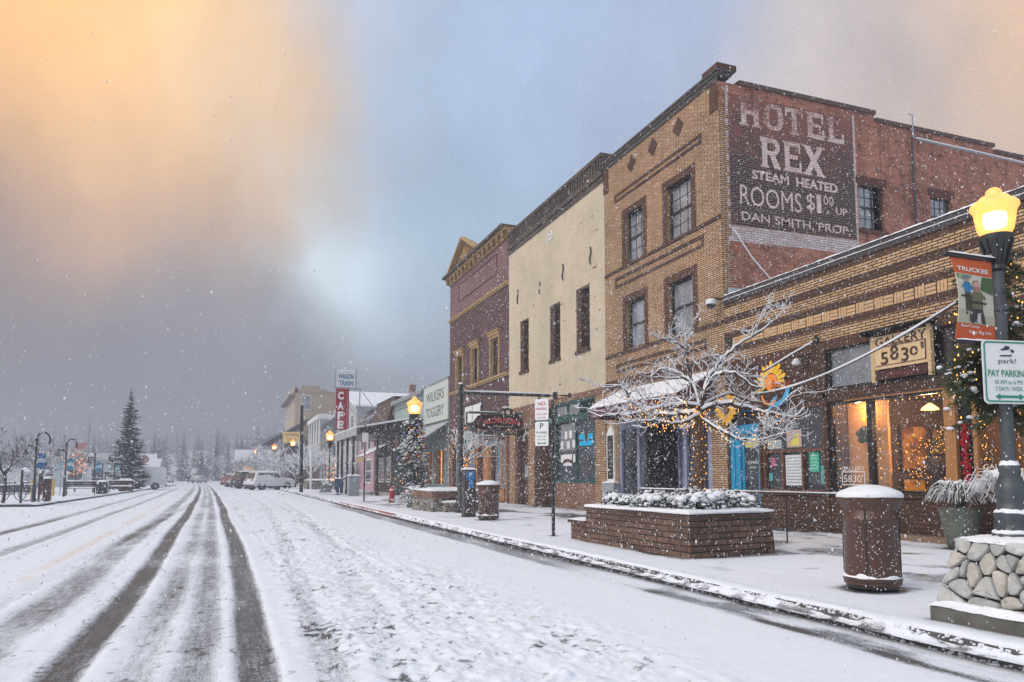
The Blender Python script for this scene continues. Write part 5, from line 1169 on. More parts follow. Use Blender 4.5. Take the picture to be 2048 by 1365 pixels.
for i in range(5):
    mb=MB(); mb.lathe([(.16,0),(.13,.1),(.12,3.6),(.18,3.8)],(F-2.0,89+i*2.9,4.2),10); mb.build('column',M['white_paint'],t)
mb=MB(); mb.box(F-2.3,F-.6,88.4,101,3.9,4.2); mb.box(F-2.3,F-.6,88.4,101,8.0,8.5)
for i in range(40): mb.box(F-2.22,F-2.18,88.6+i*.31,88.66+i*.31,4.2,5.1)
mb.box(F-2.25,F-2.15,88.5,101,5.1,5.18); mb.build('balcony',M['white_paint'],t)
mb=MB(); snow_strip(mb,F-2.3,F-.6,88.4,101,8.5,.12,20,5); mb.build('roof_snow',M['snow'],t)
house('brown_brick_shop','dark brown brick two storey shop before the tan hotel block',F-.6,F+12,101.2,118,9.2,M['brown_brick'],None,0,'y',[('w',103+i*3.4,104.6+i*3.4,5,7.4) for i in range(4)]+[('s',12,13.4,5,7.4)])
# tall tan building
TB=house('tan_hotel_block','tall tan stucco building with stepped parapet rising behind the snowy street trees',F-.1,F+22,150,176,17.6,tint('tan stucco',(.46,.36,.25),.85,.08),None,0,'y',[('s',13.0,14.6,14.4,17.0,M['pane_light']),('s',19.6,21.4,12.5,15.0,M['pane_light']),('s',25,26.6,12.5,15,M['pane_light'])]+[('w',152.5+i*4.6,154.3+i*4.6,z,z+2.2) for i in range(5) for z in (5.5,9.5,13.2)],snow=False)
mb=MB(); mb.box(F-.1,F+6,149.9,150.4,17.6,18.4); mb.box(F+1,F+4.6,149.9,150.4,18.4,19.0); mb.box(F-.3,F+.4,149.9,176,17.6,18.9); mb.box(F+6,F+22,149.9,150.4,17.6,18.0); mb.build('parapet',tint('tan parapet',(.40,.31,.22)),TB)
mb=MB(); mb.box(F-1.1,F-.1,149.8,176.2,16.9,17.2); mb.build('cornice',tint('dark roof edge',(.10,.085,.08)),TB)
# timber building with deep eaves in front of it and its yellow sign
ES=house('eaves_building','dark timber building with deep sloping eaves beside the tan block',9.4,F+8,128,148,7.2,M['dark_wood'],None,0,'y',[('s',10.5,12.5,3.5,5.2)],snow=False)
mb=MB(); mb.add([(4.8,127,6.2),(4.8,149,6.2),(12.5,149,11.0),(12.5,127,11.0),(4.8,127,5.7),(4.8,149,5.7),(12.5,149,10.4),(12.5,127,10.4)],[(0,1,2,3),(4,7,6,5),(0,4,5,1),(0,3,7,4),(1,5,6,2),(3,2,6,7)]); mb.build('roof',tint('dark fascia',(.05,.045,.043)),ES)
mb=MB(); mb.quad((4.7,127.4,6.28),(4.7,149,6.28),(12.6,149,11.2),(12.6,127.4,11.2)); mb.build('roof_snow',M['snow'],ES)
YS=thing('yellow_shop_sign','pale yellow rectangular hanging sign with reddish lettering under the timber eaves','sign',(9.4,126.5,7))
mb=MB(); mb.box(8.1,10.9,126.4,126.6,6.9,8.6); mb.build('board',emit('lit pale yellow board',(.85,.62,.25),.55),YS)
mb=MB(); put_text(mb,'COFFEE',(8.4,126.36,7.9),(1,0,0),UPV,2.2,.45,bold=.03); put_text(mb,'CAFE',(8.8,126.36,7.15),(1,0,0),UPV,1.4,.4,bold=.03); mb.build('lettering',tint('rust lettering',(.35,.12,.05)),YS)
mb=MB(); mb.bar((8.2,126.5,8.6),(8.2,126.5,9.2),.06); mb.cut().bar((10.8,126.5,8.6),(10.8,126.5,10.2),.06); mb.build_each('hanger',M['iron'],YS)
# low gabled roof with chimney pipe seen over the shops
house('back_street_house','grey roofed house with a dark stovepipe rising behind the shop fronts',22,34,70,84,8.6,tint('grey green siding',(.20,.24,.24)),tint('snow dusted roof',(.34,.37,.40)),1.6,'x',[('s',24,25.5,5.5,7.4)])
mb=MB(); mb.tube([(25,74,9),(25,74,12.2)],.25,8); mb.build('stovepipe',M['iron'],bpy.data.objects['back_street_house'])
# ================================================================== street furniture
def litter_bin(name,label,x,y,r=.265,rz=0):
    t=thing(name,label,'bin',(0,0,0),0,'brown litter bins on the sidewalk')
    m=MB(); m.lathe([(r*.96,0),(r*.96,.08)],(0,0,.015),28); m.build('foot',M['black'],t)
    m=MB(); m.lathe([(r*1.04,.085),(r*1.06,.09),(r*1.06,.125),(r*1.0,.13)],(0,0,0),28,False); m.lathe([(r,.05),(r,.70),(r*1.02,.705),(r*1.02,.715),(r*1.0,.72),(r*1.0,.86)],(0,0,0),28); m.build('body',M['bin_brown'],t,smooth=True)
    m=MB()
    for a in (-2.55,-.9,.7,2.3): m.obox((math.cos(a)*r,math.sin(a)*r,.45),(.012,.018,.80),a)
    m.build('seam',tint('dark bin seam',(.02,.012,.01)),t)
    m=MB(); m.lathe([(r*1.0,.80),(r*1.05,.84),(r*1.17,.90),(r*1.19,.91),(r*1.19,.935),(.02,.94)],(0,0,0),28); m.build('lid',M['bin_brown'],t,smooth=True)
    m=MB(); rnd=random.Random(int(x*100)); prof=[(r*1.20,.932),(r*1.21,.955),(r*1.10,.985),(r*.75,1.025),(r*.35,1.05),(.01,1.055)]; m.lathe(prof,(0,0,0),28)
    m.v=[(p[0]*(1+rnd.uniform(-.012,.012)),p[1]*(1+rnd.uniform(-.012,.012)),p[2]+rnd.uniform(-.004,.006)) for p in m.v]; m.build('snow_cap',M['snow_fine'],t,smooth=True)
    m=MB(); nn=40; hh=[max(.004,.022+.016*math.sin(k*.9)+rnd.uniform(-.008,.008)) for k in range(nn)]
    rings_=[[(math.cos(k/nn*6.28318)*r*q,math.sin(k/nn*6.28318)*r*q,.126+hh[k]*e) for k in range(nn)] for q,e in ((1.062,-.2),(1.055,.6),(1.025,1),(1.0,.7))]
    m.add([p for g in rings_ for p in g],[(i*nn+k,i*nn+(k+1)%nn,(i+1)*nn+(k+1)%nn,(i+1)*nn+k) for i in range(3) for k in range(nn)])
    m.build('ring_snow',M['snow_fine'],t,smooth=True)
    m=MB()
    for k in range(150):
        a=rnd.gauss(-2.2,.8); m.ball((math.cos(a)*r*1.01,math.sin(a)*r*1.01,rnd.uniform(.15,.86)),rnd.uniform(.002,.0065),5,3)
    tag(m.build('stuck_snow',M['snow_fine'],t),kind='stuff')
    t.location=(x,y,SW+.015); t.rotation_euler[2]=rz; return t
litter_bin('litter_bin','brown cylindrical litter bin with domed snow cap standing nearest the kerb corner, before the gallery',6.24,6.06)
litter_bin('litter_bin','brown cylindrical litter bin with snow cap beside the blue pay station',6.58,19.3,.275,.5)

PS=thing('pay_station','slim dark parking pay station with blue panel and snow on top','pay station',(6.58,21.1,SW))
mb=MB(); mb.box(6.41,6.76,20.95,21.25,SW,1.52); mb.build('cabinet',pm('dark brown metal',(.055,.040,.036),.45,.3),PS,bevel=.02)
mb=MB(); mb.prism([(6.52+.0,1.0),(6.68,1.0),(6.68,1.22),(6.73,1.28),(6.73,1.47),(6.45,1.47),(6.45,1.28),(6.52,1.22)],(0,20.93,0),(1,0,0),(0,0,1),(0,.018,0)); bl=mb.build('blue_panel',tint('parking blue',(.02,.17,.42),.4),PS)
mb=MB(); put_text(mb,'P',(6.55,20.926,1.31),(1,0,0),UPV,.08,.13,bold=.03); put_text(mb,'PAY',(6.55,20.926,1.10),(1,0,0),UPV,.10,.05); mb.build('lettering',M['white_paint'],bl)
mb=MB(); snow_strip(mb,6.38,6.79,20.92,21.28,1.52,.06,5,5); mb.build('snow_cap',M['snow_fine'],PS)
mb=MB(); rnd=random.Random(3)
for k in range(16): mb.ball((6.58+rnd.uniform(-.12,.14),20.945,.35+rnd.random()*.6),rnd.uniform(.012,.028),6,4)
mb.build('stuck_snow',M['snow_fine'],PS)

MA=thing('mast_arm_pole','tall black pole with a snow lined horizontal arm reaching over the sidewalk','street pole',(7.1,23.7,SW))
mb=MB(); mb.lathe([(.13,0),(.13,.5),(.10,.55),(.085,4.15),(.085,4.2),(.02,4.22)],(7.1,23.7,SW),12); mb.build('pole',M['iron'],MA,smooth=True)
mb=MB(); mb.tube([(7.1,23.7,4.08),(10.3,23.7,4.10)],.055,8); mb.tube([(10.3,23.7,4.10),(11.05,23.7,4.14)],.025,6); mb.lathe([(.09,-.12),(.09,.13)],(10.5,23.7,4.1),8); mb.lathe([(.05,-.1),(.05,.08)],(11.05,23.7,4.15),8); mb.lathe([(.05,-.12),(.05,.02)],(9.9,23.7,4.0),8); mb.bar((7.15,23.7,4.3),(7.75,23.7,4.11),.03); mb.build('arm',M['iron'],MA,smooth=True)
mb=MB(); mb.tube([(7.18,23.7,4.135),(8.5,23.7,4.145),(10.3,23.7,4.155)],[.03,.042,.03],7); mb.ball((7.1,23.7,4.37),.085,8,5,.6); mb.build('snow_cap',M['snow_fine'],MA,smooth=True)
PG=thing('parking_plate','small white and green parking plate fixed to the black mast pole','sign',(7.3,23.6,2.5))
def plate(mb,o,u,w,h,th=.012,r=.03):
    u=Vector(u).normalized(); n=u.cross(Vector((0,0,1))); pts=[]
    for cx_,cz_,a0 in ((w-r,r,-math.pi/2),(w-r,h-r,0),(r,h-r,math.pi/2),(r,r,math.pi)):
        for k in range(4): a=a0+k*math.pi/6; pts.append((cx_+r*math.cos(a),cz_+r*math.sin(a)))
    mb.prism(pts,o,u,(0,0,1),-n*th)
mb=MB(); plate(mb,(7.19,23.58,2.36),(1,0,0),.28,.44); mb.build('plate',M['white_paint'],PG)
mb=MB(); put_text(mb,'2 HR',(7.22,23.575,2.66),(1,0,0),UPV,.22,.06); put_text(mb,'PARKING',(7.22,23.575,2.57),(1,0,0),UPV,.22,.05); mb.box(7.21,7.27,23.571,23.577,2.39,2.53); put_text(mb,'P',(7.33,23.575,2.42),(1,0,0),UPV,.08,.10); mb.build('lettering',tint('sign green',(.01,.20,.12)),PG)

SP=thing('sign_post','dark post carrying a red and a green parking sign at the planter end','sign post',(6.0,13.66,SW))
mb=MB(); mb.box(5.975,6.025,13.635,13.685,SW,2.82); mb.build('post',M['iron'],SP)
su=Vector((.62,-.78,0)); so_=Vector((5.70,13.86,0))
mb=MB(); plate(mb,so_+Vector((0,0,2.43)),su,.30,.42); r1=mb.build('no_parking_plate',M['white_paint'],SP)
def on(o,a,z): return Vector(o)+su*a+Vector((0,0,z))+su.cross(Vector((0,0,1)))*.003
mb=MB(); put_text(mb,'NO',on(so_,.06,2.72),su,UPV,.18,.07,bold=.02); put_text(mb,'PARKING',on(so_,.03,2.63),su,UPV,.24,.05,bold=.01); put_text(mb,'2AM - 6AM',on(so_,.04,2.53),su,UPV,.22,.04); put_text(mb,'TOW AWAY',on(so_,.05,2.46),su,UPV,.2,.035)
mb.build('lettering',tint('sign red',(.50,.03,.03)),r1)
mb=MB(); plate(mb,so_+Vector((0,0,1.92)),su,.30,.48); r2=mb.build('pay_parking_plate',M['white_paint'],SP)
mb=MB(); put_text(mb,'PAY PARKING',on(so_,.03,2.16),su,UPV,.24,.045,bold=.01); put_text(mb,'10 AM to 6 PM',on(so_,.05,2.09),su,UPV,.2,.03); put_text(mb,'7 DAYS / WEEK',on(so_,.05,2.03),su,UPV,.2,.03)
def arrow(mb,o,u,a0,a1,z,h=.02,hd=.05):
    P_=lambda a,b_:(a,b_)
    pts=[(a0,z),(a0+hd,z-h*1.8),(a0+hd,z-h*.7),(a1-hd,z-h*.7),(a1-hd,z-h*1.8),(a1,z),(a1-hd,z+h*1.8),(a1-hd,z+h*.7),(a0+hd,z+h*.7),(a0+hd,z+h*1.8)]
    n=Vector(u).cross(Vector((0,0,1))); mb.prism(pts,Vector(o)+n*.002,u,(0,0,1),n*.002)
arrow(mb,so_,su,.05,.25,1.97,.012,.04)
mb.build('lettering',tint('sign green',(.01,.20,.12)),r2)
mb=MB(); put_text(mb,'P',on(so_,.11,2.26),su,UPV,.08,.11,bold=.02); mb.build('emblem',tint('ink grey',(.08,.08,.12)),r2)

# ------------------------------------------------------------------ brick planter
PL=thing('brick_planter','low rough brown brick planter with snowy rim, by the kerb in front of the hotel','planter',(7.0,10.8,SW))
fp=[(6.03,12.25),(6.16,9.22),(7.78,9.46),(8.05,12.5)]
def offs(poly,d):
    n=len(poly);c=Vector((sum(p[0] for p in poly)/n,sum(p[1] for p in poly)/n)); out=[]
    for p in poly: v=Vector(p)-c; out.append(tuple(c+v*(1+d/v.length)))
    return out
mb=MB(); z0,z1=SW-.02,.735
lo=offs(fp,.05); n=4
mb.add([(x,y,z0) for x,y in lo]+[(x,y,z1) for x,y in fp],[(i,(i+1)%n,(i+1)%n+n,i+n) for i in range(n)]+[(4,5,6,7)]); mb.build('wall',M['planter_brick'],PL)
mb=MB(); o_=offs(fp,.045); i_=offs(fp,-.28)
mb.add([(x,y,.737) for x,y in o_]+[(x,y,.737) for x,y in i_]+[(x,y,.772) for x,y in o_]+[(x,y,.772) for x,y in i_],[(i,(i+1)%4,(i+1)%4+4,i+4) for i in range(4)]+[(8+i,8+(i+1)%4,12+(i+1)%4,12+i) for i in range(4)]+[(i,(i+1)%4,8+(i+1)%4,8+i) for i in range(4)]+[(4+i,4+(i+1)%4,12+(i+1)%4,12+i) for i in range(4)])
mb.build('cap',M['planter_brick'],PL)
mb=MB(); vs=[];fs=[]; m_=40; rnd=random.Random(1); rings=[(.04,.772),(.052,.795),(.02,.825),(-.2,.835),(-.3,.815),(-.9,.83)]
def along(poly,t):
    k=int(t*4)%4; f_=t*4-int(t*4); a=poly[k];b_=poly[(k+1)%4]; return (a[0]+(b_[0]-a[0])*f_,a[1]+(b_[1]-a[1])*f_)
for ri,(d,z) in enumerate(rings):
    q=offs(fp,d)
    for k in range(m_): x,y=along(q,k/m_); vs.append((x+rnd.uniform(-.008,.008),y+rnd.uniform(-.008,.008),z+rnd.uniform(-.012,.012)*(ri>0)))
for ri in range(len(rings)-1):
    for k in range(m_): k2=(k+1)%m_; fs.append((ri*m_+k,ri*m_+k2,(ri+1)*m_+k2,(ri+1)*m_+k))
fs.append(tuple((len(rings)-1)*m_+k for k in range(m_))); mb.add(vs,fs); mb.build('snow_cap',M['snow'],PL,smooth=True)
mb=MB(); mb.box(6.05,7.2,12.3,12.95,SW,.46); mb.box(6.0,7.25,12.28,13.0,.462,.52); mb.build('seat_wall',M['planter_brick'],PL)
mb=MB(); snow_strip(mb,6.0,7.25,12.28,13.0,.52,.05,10,7); mb.build('seat_snow',M['snow'],PL)
RL=thing('railing','low thin snow covered rail behind the brick planter','railing',(9.4,13,SW))
mb=MB()
for y in (9.2,10.9,12.6,14.3,16): mb.tube([(9.3,y,SW),(9.3,y,1.02)],.014,6)
mb.tube([(9.3,9.2,1.02),(9.3,16,1.02)],.016,6); mb.tube([(9.3,9.2,.55),(9.3,16,.55)],.012,6); mb.build('rail',M['iron'],RL)
mb=MB(); snow_strip(mb,9.28,9.32,9.2,16,1.034,.024,60,2); mb.build('snow_cap',M['snow_fine'],RL)

# ---- snow laden low shrubs
def blade_clump(mb_l, mb_s, rnd, n, r, h, wid=.02, droop=.5, snow=.6, c=(0,0,0)):
    for i in range(n):
        a=rnd.uniform(0,2*math.pi); L=r*rnd.uniform(.55,1.1); hh=h*rnd.uniform(.5,1.1)
        p0=Vector(c)+Vector((math.cos(a)*r*.1,math.sin(a)*r*.1,0)); pts=[]
        for k in range(5):
            t=k/4; pts.append(p0+Vector((math.cos(a)*L*t,math.sin(a)*L*t,hh*(math.sin(t*math.pi*(.5+droop*.45))))))
        w=wid*rnd.uniform(.7,1.3); sd=Vector((-math.sin(a),math.cos(a),0))
        vs=[];
        for k,p in enumerate(pts):
            ww=w*(1-.75*(k/4)**2); vs+= [p+sd*ww,p-sd*ww]
        fs=[(2*k,2*k+1,2*k+3,2*k+2) for k in range(4)]
        mb_l.add(vs,fs)
        if rnd.random()<snow:
            up=Vector((0,0,.012)); k0=rnd.choice((0,1)); 
            mb_s.tube([p+up for p in pts[k0:]],[w*.9,w*1.15,w*1.0,w*.6,w*.3][k0:],5)
def shrub(name,label,x,y,z,r,h,seed,n=60,cat='shrub',group=None,wid=.018,leafm=None,snow=.65):
    rnd=random.Random(seed); t=thing(name,label,cat,(x,y,z),0,group)
    a=MB();b_=MB()
    if cat=='shrub':
        for i in range(n*5):
            th=rnd.uniform(0,6.283); ph=math.acos(rnd.uniform(-.1,1)); k=rnd.uniform(.55,1.0)*(1+.22*math.sin(th*3+seed)); q=Vector((x+r*k*math.sin(ph)*math.cos(th),y+r*k*math.sin(ph)*math.sin(th),z+h*k*math.cos(ph)+.02))
            d=Vector((rnd.uniform(-1,1),rnd.uniform(-1,1),rnd.uniform(-.6,.8))).normalized(); e=d.cross(Vector((rnd.uniform(-1,1),rnd.uniform(-1,1),1))).normalized(); w_=wid*rnd.uniform(1.1,2.2); L_=w_*rnd.uniform(1.6,2.8)
            a.add([q,q+d*L_*.5+e*w_*.5,q+d*L_,q+d*L_*.5-e*w_*.5],[(0,1,2,3)])
            if rnd.random()<snow*.42 and math.cos(ph)>.0: b_.ball(q+Vector((0,0,w_*.5)),w_*rnd.uniform(.5,1.4),6,4,rnd.uniform(.4,.7))
    else: blade_clump(a,b_,rnd,n,r,h,wid,rnd.uniform(.5,.9),snow,(x,y,z))

    for k in range(int(22*snow)+2):
        aa=rnd.uniform(0,6.28); rr=r*.75*math.sqrt(rnd.random()); b_.ball((x+math.cos(aa)*rr,y+math.sin(aa)*rr,z+h*(.95-.55*(rr/r)**2)),rnd.uniform(.03,.085)*(r/.3),8,5,rnd.uniform(.5,.8))
    f=a.build('foliage',leafm or M['needles'],t,flip=False); b_.build('snow_load',M['snow_fine'],t,smooth=True); return t
rnd=random.Random(21); spots=[]
lab=['nearest the front corner','at the front edge, left of the tree','close to the tree trunk','at the right end of the planter','behind the trunk','along the front rim, leftmost','in the middle of the rim','at the back edge','at the far left corner','under the low branches','beside the right rim','at the rear right corner','between trunk and front rim']
pos=[(6.50,9.65),(6.42,10.6),(7.1,10.5),(7.4,9.85),(7.6,11.2),(6.35,11.7),(6.40,11.15),(7.3,11.9),(6.6,12.05),(6.9,9.75),(7.65,10.4),(7.75,12.0),(6.75,10.15)]
for k,(x,y) in enumerate(pos):
    shrub('planter_shrub','snow bowed shrub in the brown planter, '+lab[k],x,y,.81,rnd.uniform(.26,.40),rnd.uniform(.15,.30),100+k,75,group='snowy shrubs in the brick planter')

# ---- small ornamental tree in the planter
LIMBS= {'trunk': [(7.35,10.75,.80),(7.37,10.75,1.1),(7.41,10.75,1.63),(7.41,10.75,2.22),(7.44,10.75,2.45)],'a':[(7.44,10.75,2.41),(7.69,10.6,2.52),(7.88,10.4,2.5),(8.2,10.2,2.38),(8.45,10.1,2.34),(8.71,10.0,2.28),(8.96,10.0,2.45)],'a2':[(8.49,10.1,2.35),(8.55,10.0,2.54),(8.74,9.8,2.76)],'a3':[(8.2,10.2,2.37),(8.15,10.1,2.2),(8.28,9.9,2.08),(8.41,9.8,2.05)],'b':[(7.44,10.75,2.31),(7.48,10.6,2.19),(7.6,10.4,2.07),(7.74,10.2,1.93),(7.95,10.0,1.89),(8.12,9.8,1.93),(8.27,9.7,2.01)],'c':[(7.42,10.75,2.37),(7.29,11.0,2.37),(6.98,11.2,2.36),(6.77,11.4,2.49),(6.53,11.5,2.61),(6.45,11.5,2.78),(6.27,11.5,2.88)],'d':[(7.41,10.75,2.48),(7.03,10.7,2.49),(6.58,10.6,2.43),(6.14,10.5,2.32),(5.83,10.5,2.29),(5.39,10.4,2.23)],'e':[(7.44,10.75,2.45),(7.47,11.0,2.86),(7.44,11.2,3.04),(7.22,11.5,3.23),(7.0,11.6,3.08)],'e2':[(7.44,11.2,3.04),(7.25,11.4,3.04),(7.01,11.5,3.06)],'f':[(7.46,10.75,2.48),(7.61,10.8,2.87),(7.87,10.9,3.19),(8.15,11.0,3.42),(8.44,11.0,3.65),(8.74,11.0,3.82)],'f2':[(8.74,11.0,3.82),(9.04,11.0,4.0),(9.31,11.0,4.2)],'f3':[(8.74,11.0,3.82),(8.86,11.0,4.05),(8.9,11.0,4.2)],'g':[(7.47,11.0,2.86),(7.46,11.1,3.19),(7.43,11.1,3.52),(7.43,11.1,3.78)],'g2':[(7.43,11.1,3.52),(7.18,11.0,3.59),(6.98,11.0,3.62)],'h':[(7.5,10.75,2.6),(7.46,10.5,2.88),(7.51,10.2,3.0),(7.66,10.0,2.94),(7.84,9.9,2.76),(8.02,9.9,2.73)],'i':[(7.46,10.6,2.78),(8.29,11.2,3.34),(8.82,11.5,3.47),(9.23,11.7,3.33)],'j':[(7.44,10.75,2.37),(6.89,10.4,2.19),(6.38,10.0,2.12),(5.96,9.8,2.15),(5.67,9.7,2.11)],'k':[(7.39,10.75,2.39),(7.35,11.3,2.65),(7.32,11.8,2.72),(7.19,12.1,2.72)],'l':[(7.49,10.75,2.51),(8.35,11.2,2.79),(9.06,11.6,2.74),(9.65,11.9,2.75)]}
def smooth_line(pts,sub=4,jit=0,rnd=None):
    P_=[Vector(p) for p in pts]; out=[]
    for i in range(len(P_)-1):
        p0=P_[max(i-1,0)];p1=P_[i];p2=P_[i+1];p3=P_[min(i+2,len(P_)-1)]
        for k in range(sub):
            t=k/sub; q=.5*((2*p1)+(p2-p0)*t+(2*p0-5*p1+4*p2-p3)*t*t+(3*p1-p0-3*p2+p3)*t**3)
            if jit and rnd and not(i==0 and k==0): q=q+Vector((rnd.uniform(-jit,jit),rnd.uniform(-jit,jit),rnd.uniform(-jit,jit)))
            out.append(q)
    out.append(P_[-1]); return out
def twig_mesh(br,sn,pts,r0,r1,snow=1.0,seg=6):
    n=len(pts); rr=[r0+(r1-r0)*i/(n-1) for i in range(n)]
    br.tube(pts,rr,seg,True)
    if snow>0:
        sp_=[];sr=[]
        for i,p in enumerate(pts):
            d=(pts[min(i+1,n-1)]-pts[max(i-1,0)]); hz=math.hypot(d.x,d.y)/max(d.length,1e-6)
            k=(.35+.65*hz)*snow; sp_.append(p+Vector((0,0,rr[i]*.86+.003*k))); sr.append((rr[i]*.72+.0028)*k+.0006)
        sn.tube(sp_,sr,seg,True)
def grow(br,sn,rnd,pts,r,depth,lenscale,up=.15,snow=1.0,dens=1.0):
    """side twigs along a limb, and twigs on those"""
    n=len(pts)
    for i in range(2,n):
        if rnd.random()>.62*dens: continue
        p=pts[i]; d=(pts[i]-pts[i-1]).normalized()
        for _ in range(rnd.choice((1,1,2))):
            side=Vector((rnd.uniform(-1,1),rnd.uniform(-1,1),rnd.uniform(-.45,.7))).normalized()
            dv=(d*.75+side*.9+Vector((0,0,up))).normalized(); L=lenscale*rnd.uniform(.45,1.15); q=[p]; c=p.copy()
            m_=4
            for k in range(m_):
                dv=(dv+Vector((rnd.uniform(-.38,.38),rnd.uniform(-.38,.38),rnd.uniform(-.25,.38)))).normalized(); c=c+dv*L/m_; q.append(c.copy())
            rr=max(.0028,r*(.55-.2*i/n)); twig_mesh(br,sn,q,rr,.0022,snow,5)
            if depth>0: grow(br,sn,rnd,q,rr,depth-1,lenscale*.5,up,snow,dens)
OT=thing('ornamental_tree','small spreading bare tree thick with snow, growing from the brown brick planter','tree',(7.35,10.75,.8))
rnd=random.Random(77); br=MB(); sn=MB(); tr=MB()
tp=smooth_line(LIMBS['trunk'],4,.008,rnd); tr.tube(tp,[.105-.035*i/(len(tp)-1)+.02*(i<2) for i in range(len(tp))],10); tr.build('trunk',pm('brown bark',(.105,.060,.036),.8,.45,16,bmp=.8,streak=True),OT,smooth=True)
RAD=dict(a=.048,b=.030,c=.045,d=.042,e=.045,f=.048,g=.026,h=.034,i=.024,j=.030,k=.026,l=.028,a2=.02,a3=.02,e2=.02,f2=.024,f3=.02,g2=.016)
limb_pts=[]
for k,r in RAD.items():
    pts=smooth_line(LIMBS[k],4,.014,rnd); limb_pts.append((k,pts)); twig_mesh(br,sn,pts,r,r*.30,1.25,7)
    grow(br,sn,rnd,pts,r*.50,2,.44,.10,1.1,.92)
br.build('crown',M['bark'],OT,smooth=True); sn.build('snow_load',M['snow_fine'],OT,smooth=True)
LT=thing('string_lights','tiny amber lights wound round the trunk and low limbs of the planter tree','string lights',(7.4,10.75,.9))
pts=[]; rnd=random.Random(31)
for k,pp in limb_pts:
    if k in 'cdjkb' or k=='a':
        for p in pp[:int(len(pp)*.85)]:
            for _ in range(4 if k in 'cdj' else 2): pts.append(p+Vector((rnd.gauss(0,.06),rnd.gauss(0,.06),rnd.gauss(-.02,.06))))
helix=[]
for i in range(130):
    t=i/130; a=t*2*math.pi*13; q=tp[min(int(t*(len(tp)-1)),len(tp)-1)]; v=q+Vector((math.cos(a)*.115,math.sin(a)*.115,0)); v.z=.9+1.55*t; helix.append(v)
    if i%3==0: pts.append(v+Vector((math.cos(a)*.012,math.sin(a)*.012,0)))
mb=MB(); bulbs(mb,pts,.0095); tag(mb.build('bulb',M['bulb'],LT),kind='stuff')
mb=MB(); mb.tube(helix,.004,4); mb.build('wire',M['black'],LT)

# ------------------------------------------------------------------ lamp posts with acorn globes
def shell_mat():
    m=bpy.data.materials.new('amber globe glass'); m.use_nodes=True; nt_=m.node_tree; nt_.nodes.clear()
    out=nt_.nodes.new('ShaderNodeOutputMaterial'); t=nt_.nodes.new('ShaderNodeBsdfTransparent'); t.inputs[0].default_value=(1,.82,.5,1)
    e=nt_.nodes.new('ShaderNodeEmission'); e.inputs[0].default_value=(1,.50,.18,1); e.inputs[1].default_value=.50
    d=nt_.nodes.new('ShaderNodeBsdfPrincipled'); d.inputs['Base Color'].default_value=(.6,.3,.1,1); d.inputs['Roughness'].default_value=.25
    a=nt_.nodes.new('ShaderNodeAddShader'); nt_.links.new(e.outputs[0],a.inputs[0]); nt_.links.new(d.outputs[0],a.inputs[1])
    mx=nt_.nodes.new('ShaderNodeMixShader'); mx.inputs[0].default_value=.80; nt_.links.new(t.outputs[0],mx.inputs[1]); nt_.links.new(a.outputs[0],mx.inputs[2]); nt_.links.new(mx.outputs[0],out.inputs[0]); return m
M['globe']=shell_mat(); M['lamp_core']=emit('glowing lamp core',(1,.86,.62),22)
def acorn_lamp(label,x,y,z,H_=2.9,s=1.0,light=True,group='amber acorn lamps along the sidewalk'):
    """lantern on a fluted post; H_ is the height of the globe's foot, s the size of the head"""
    t=thing('street_lamp',label,'street lamp',(0,0,0),0,group)
    m=MB(); m.lathe([(.145,0),(.145,.03),(.122,.05),(.116,.14),(.125,.16),(.125,.19),(.10,.21),(.098,.30),(.11,.36),(.10,.42),(.066,.50),(.076,.52),(.076,.56),(.055,.58)],(0,0,0),20)
    for k in range(8):
        a=k*math.pi/4; m.obox((math.cos(a)*.116,math.sin(a)*.116,.095),(.012,.05,.08),a)
    m.build('base',M['lamp_iron'],t,smooth=True)
    m=MB(); rnd=random.Random(int(x*10)); m.lathe([(.140,.03),(.143,.045),(.123,.06)],(0,0,0),20,False); m.lathe([(.123,.19),(.117,.205),(.100,.222)],(0,0,0),20,False); m.lathe([(.075,.56),(.068,.575),(.054,.60)],(0,0,0),16,False)
    m.v=[(p[0]*(1+rnd.uniform(-.03,.03)),p[1]*(1+rnd.uniform(-.03,.03)),p[2]+rnd.uniform(-.006,.006)) for p in m.v]
    m.build('ledge_snow',M['snow_fine'],t,smooth=True)
    m=MB(); hp=H_-.30*s; m.lathe([(.050,.5),(.045,hp)],(0,0,0),16); m.lathe([(.062,hp-.32),(.062,hp-.28)],(0,0,0),16); m.build('pole',M['lamp_iron'],t,smooth=True)
    m=MB(); m.lathe([(.045*s,0),(.07*s,.02*s),(.06*s,.05*s),(.065*s,.12*s),(.115*s,.25*s),(.12*s,.27*s),(.12*s,.30*s)],(0,0,hp),16)
    for k in range(10):
        a=k*math.pi/5; m.bar((math.cos(a)*.066*s,math.sin(a)*.066*s,hp+.06*s),(math.cos(a)*.12*s,math.sin(a)*.12*s,hp+.26*s),.016*s)
    m.build('capital',M['iron'],t,smooth=True)
    m=MB(); m.lathe([(.105,0),(.13,.05),(.145,.14),(.155,.20),(.178,.235),(.172,.26),(.135,.285),(.120,.30),(.105,.318),(.065,.325),(.062,.345),(.055,.375),(.03,.395),(.005,.40)],(0,0,0),28)
    m.v=[(a*s,b_*s,c*s+H_) for a,b_,c in m.v]; g=m.build('globe',M['globe'],t,smooth=True)
    m=MB(); m.lathe([(.02,.06),(.075,.075),(.088,.13),(.082,.18),(.02,.20)],(0,0,0),16); m.v=[(a*s,b_*s,c*s+H_) for a,b_,c in m.v]; m.build('lamp_core',M['lamp_core'],g,smooth=True)
    t.location=(x,y,z)
    if light: point('lamp glow',(x,y,z+H_+.15*s),30,(1,.6,.25),.1*s)
    return t
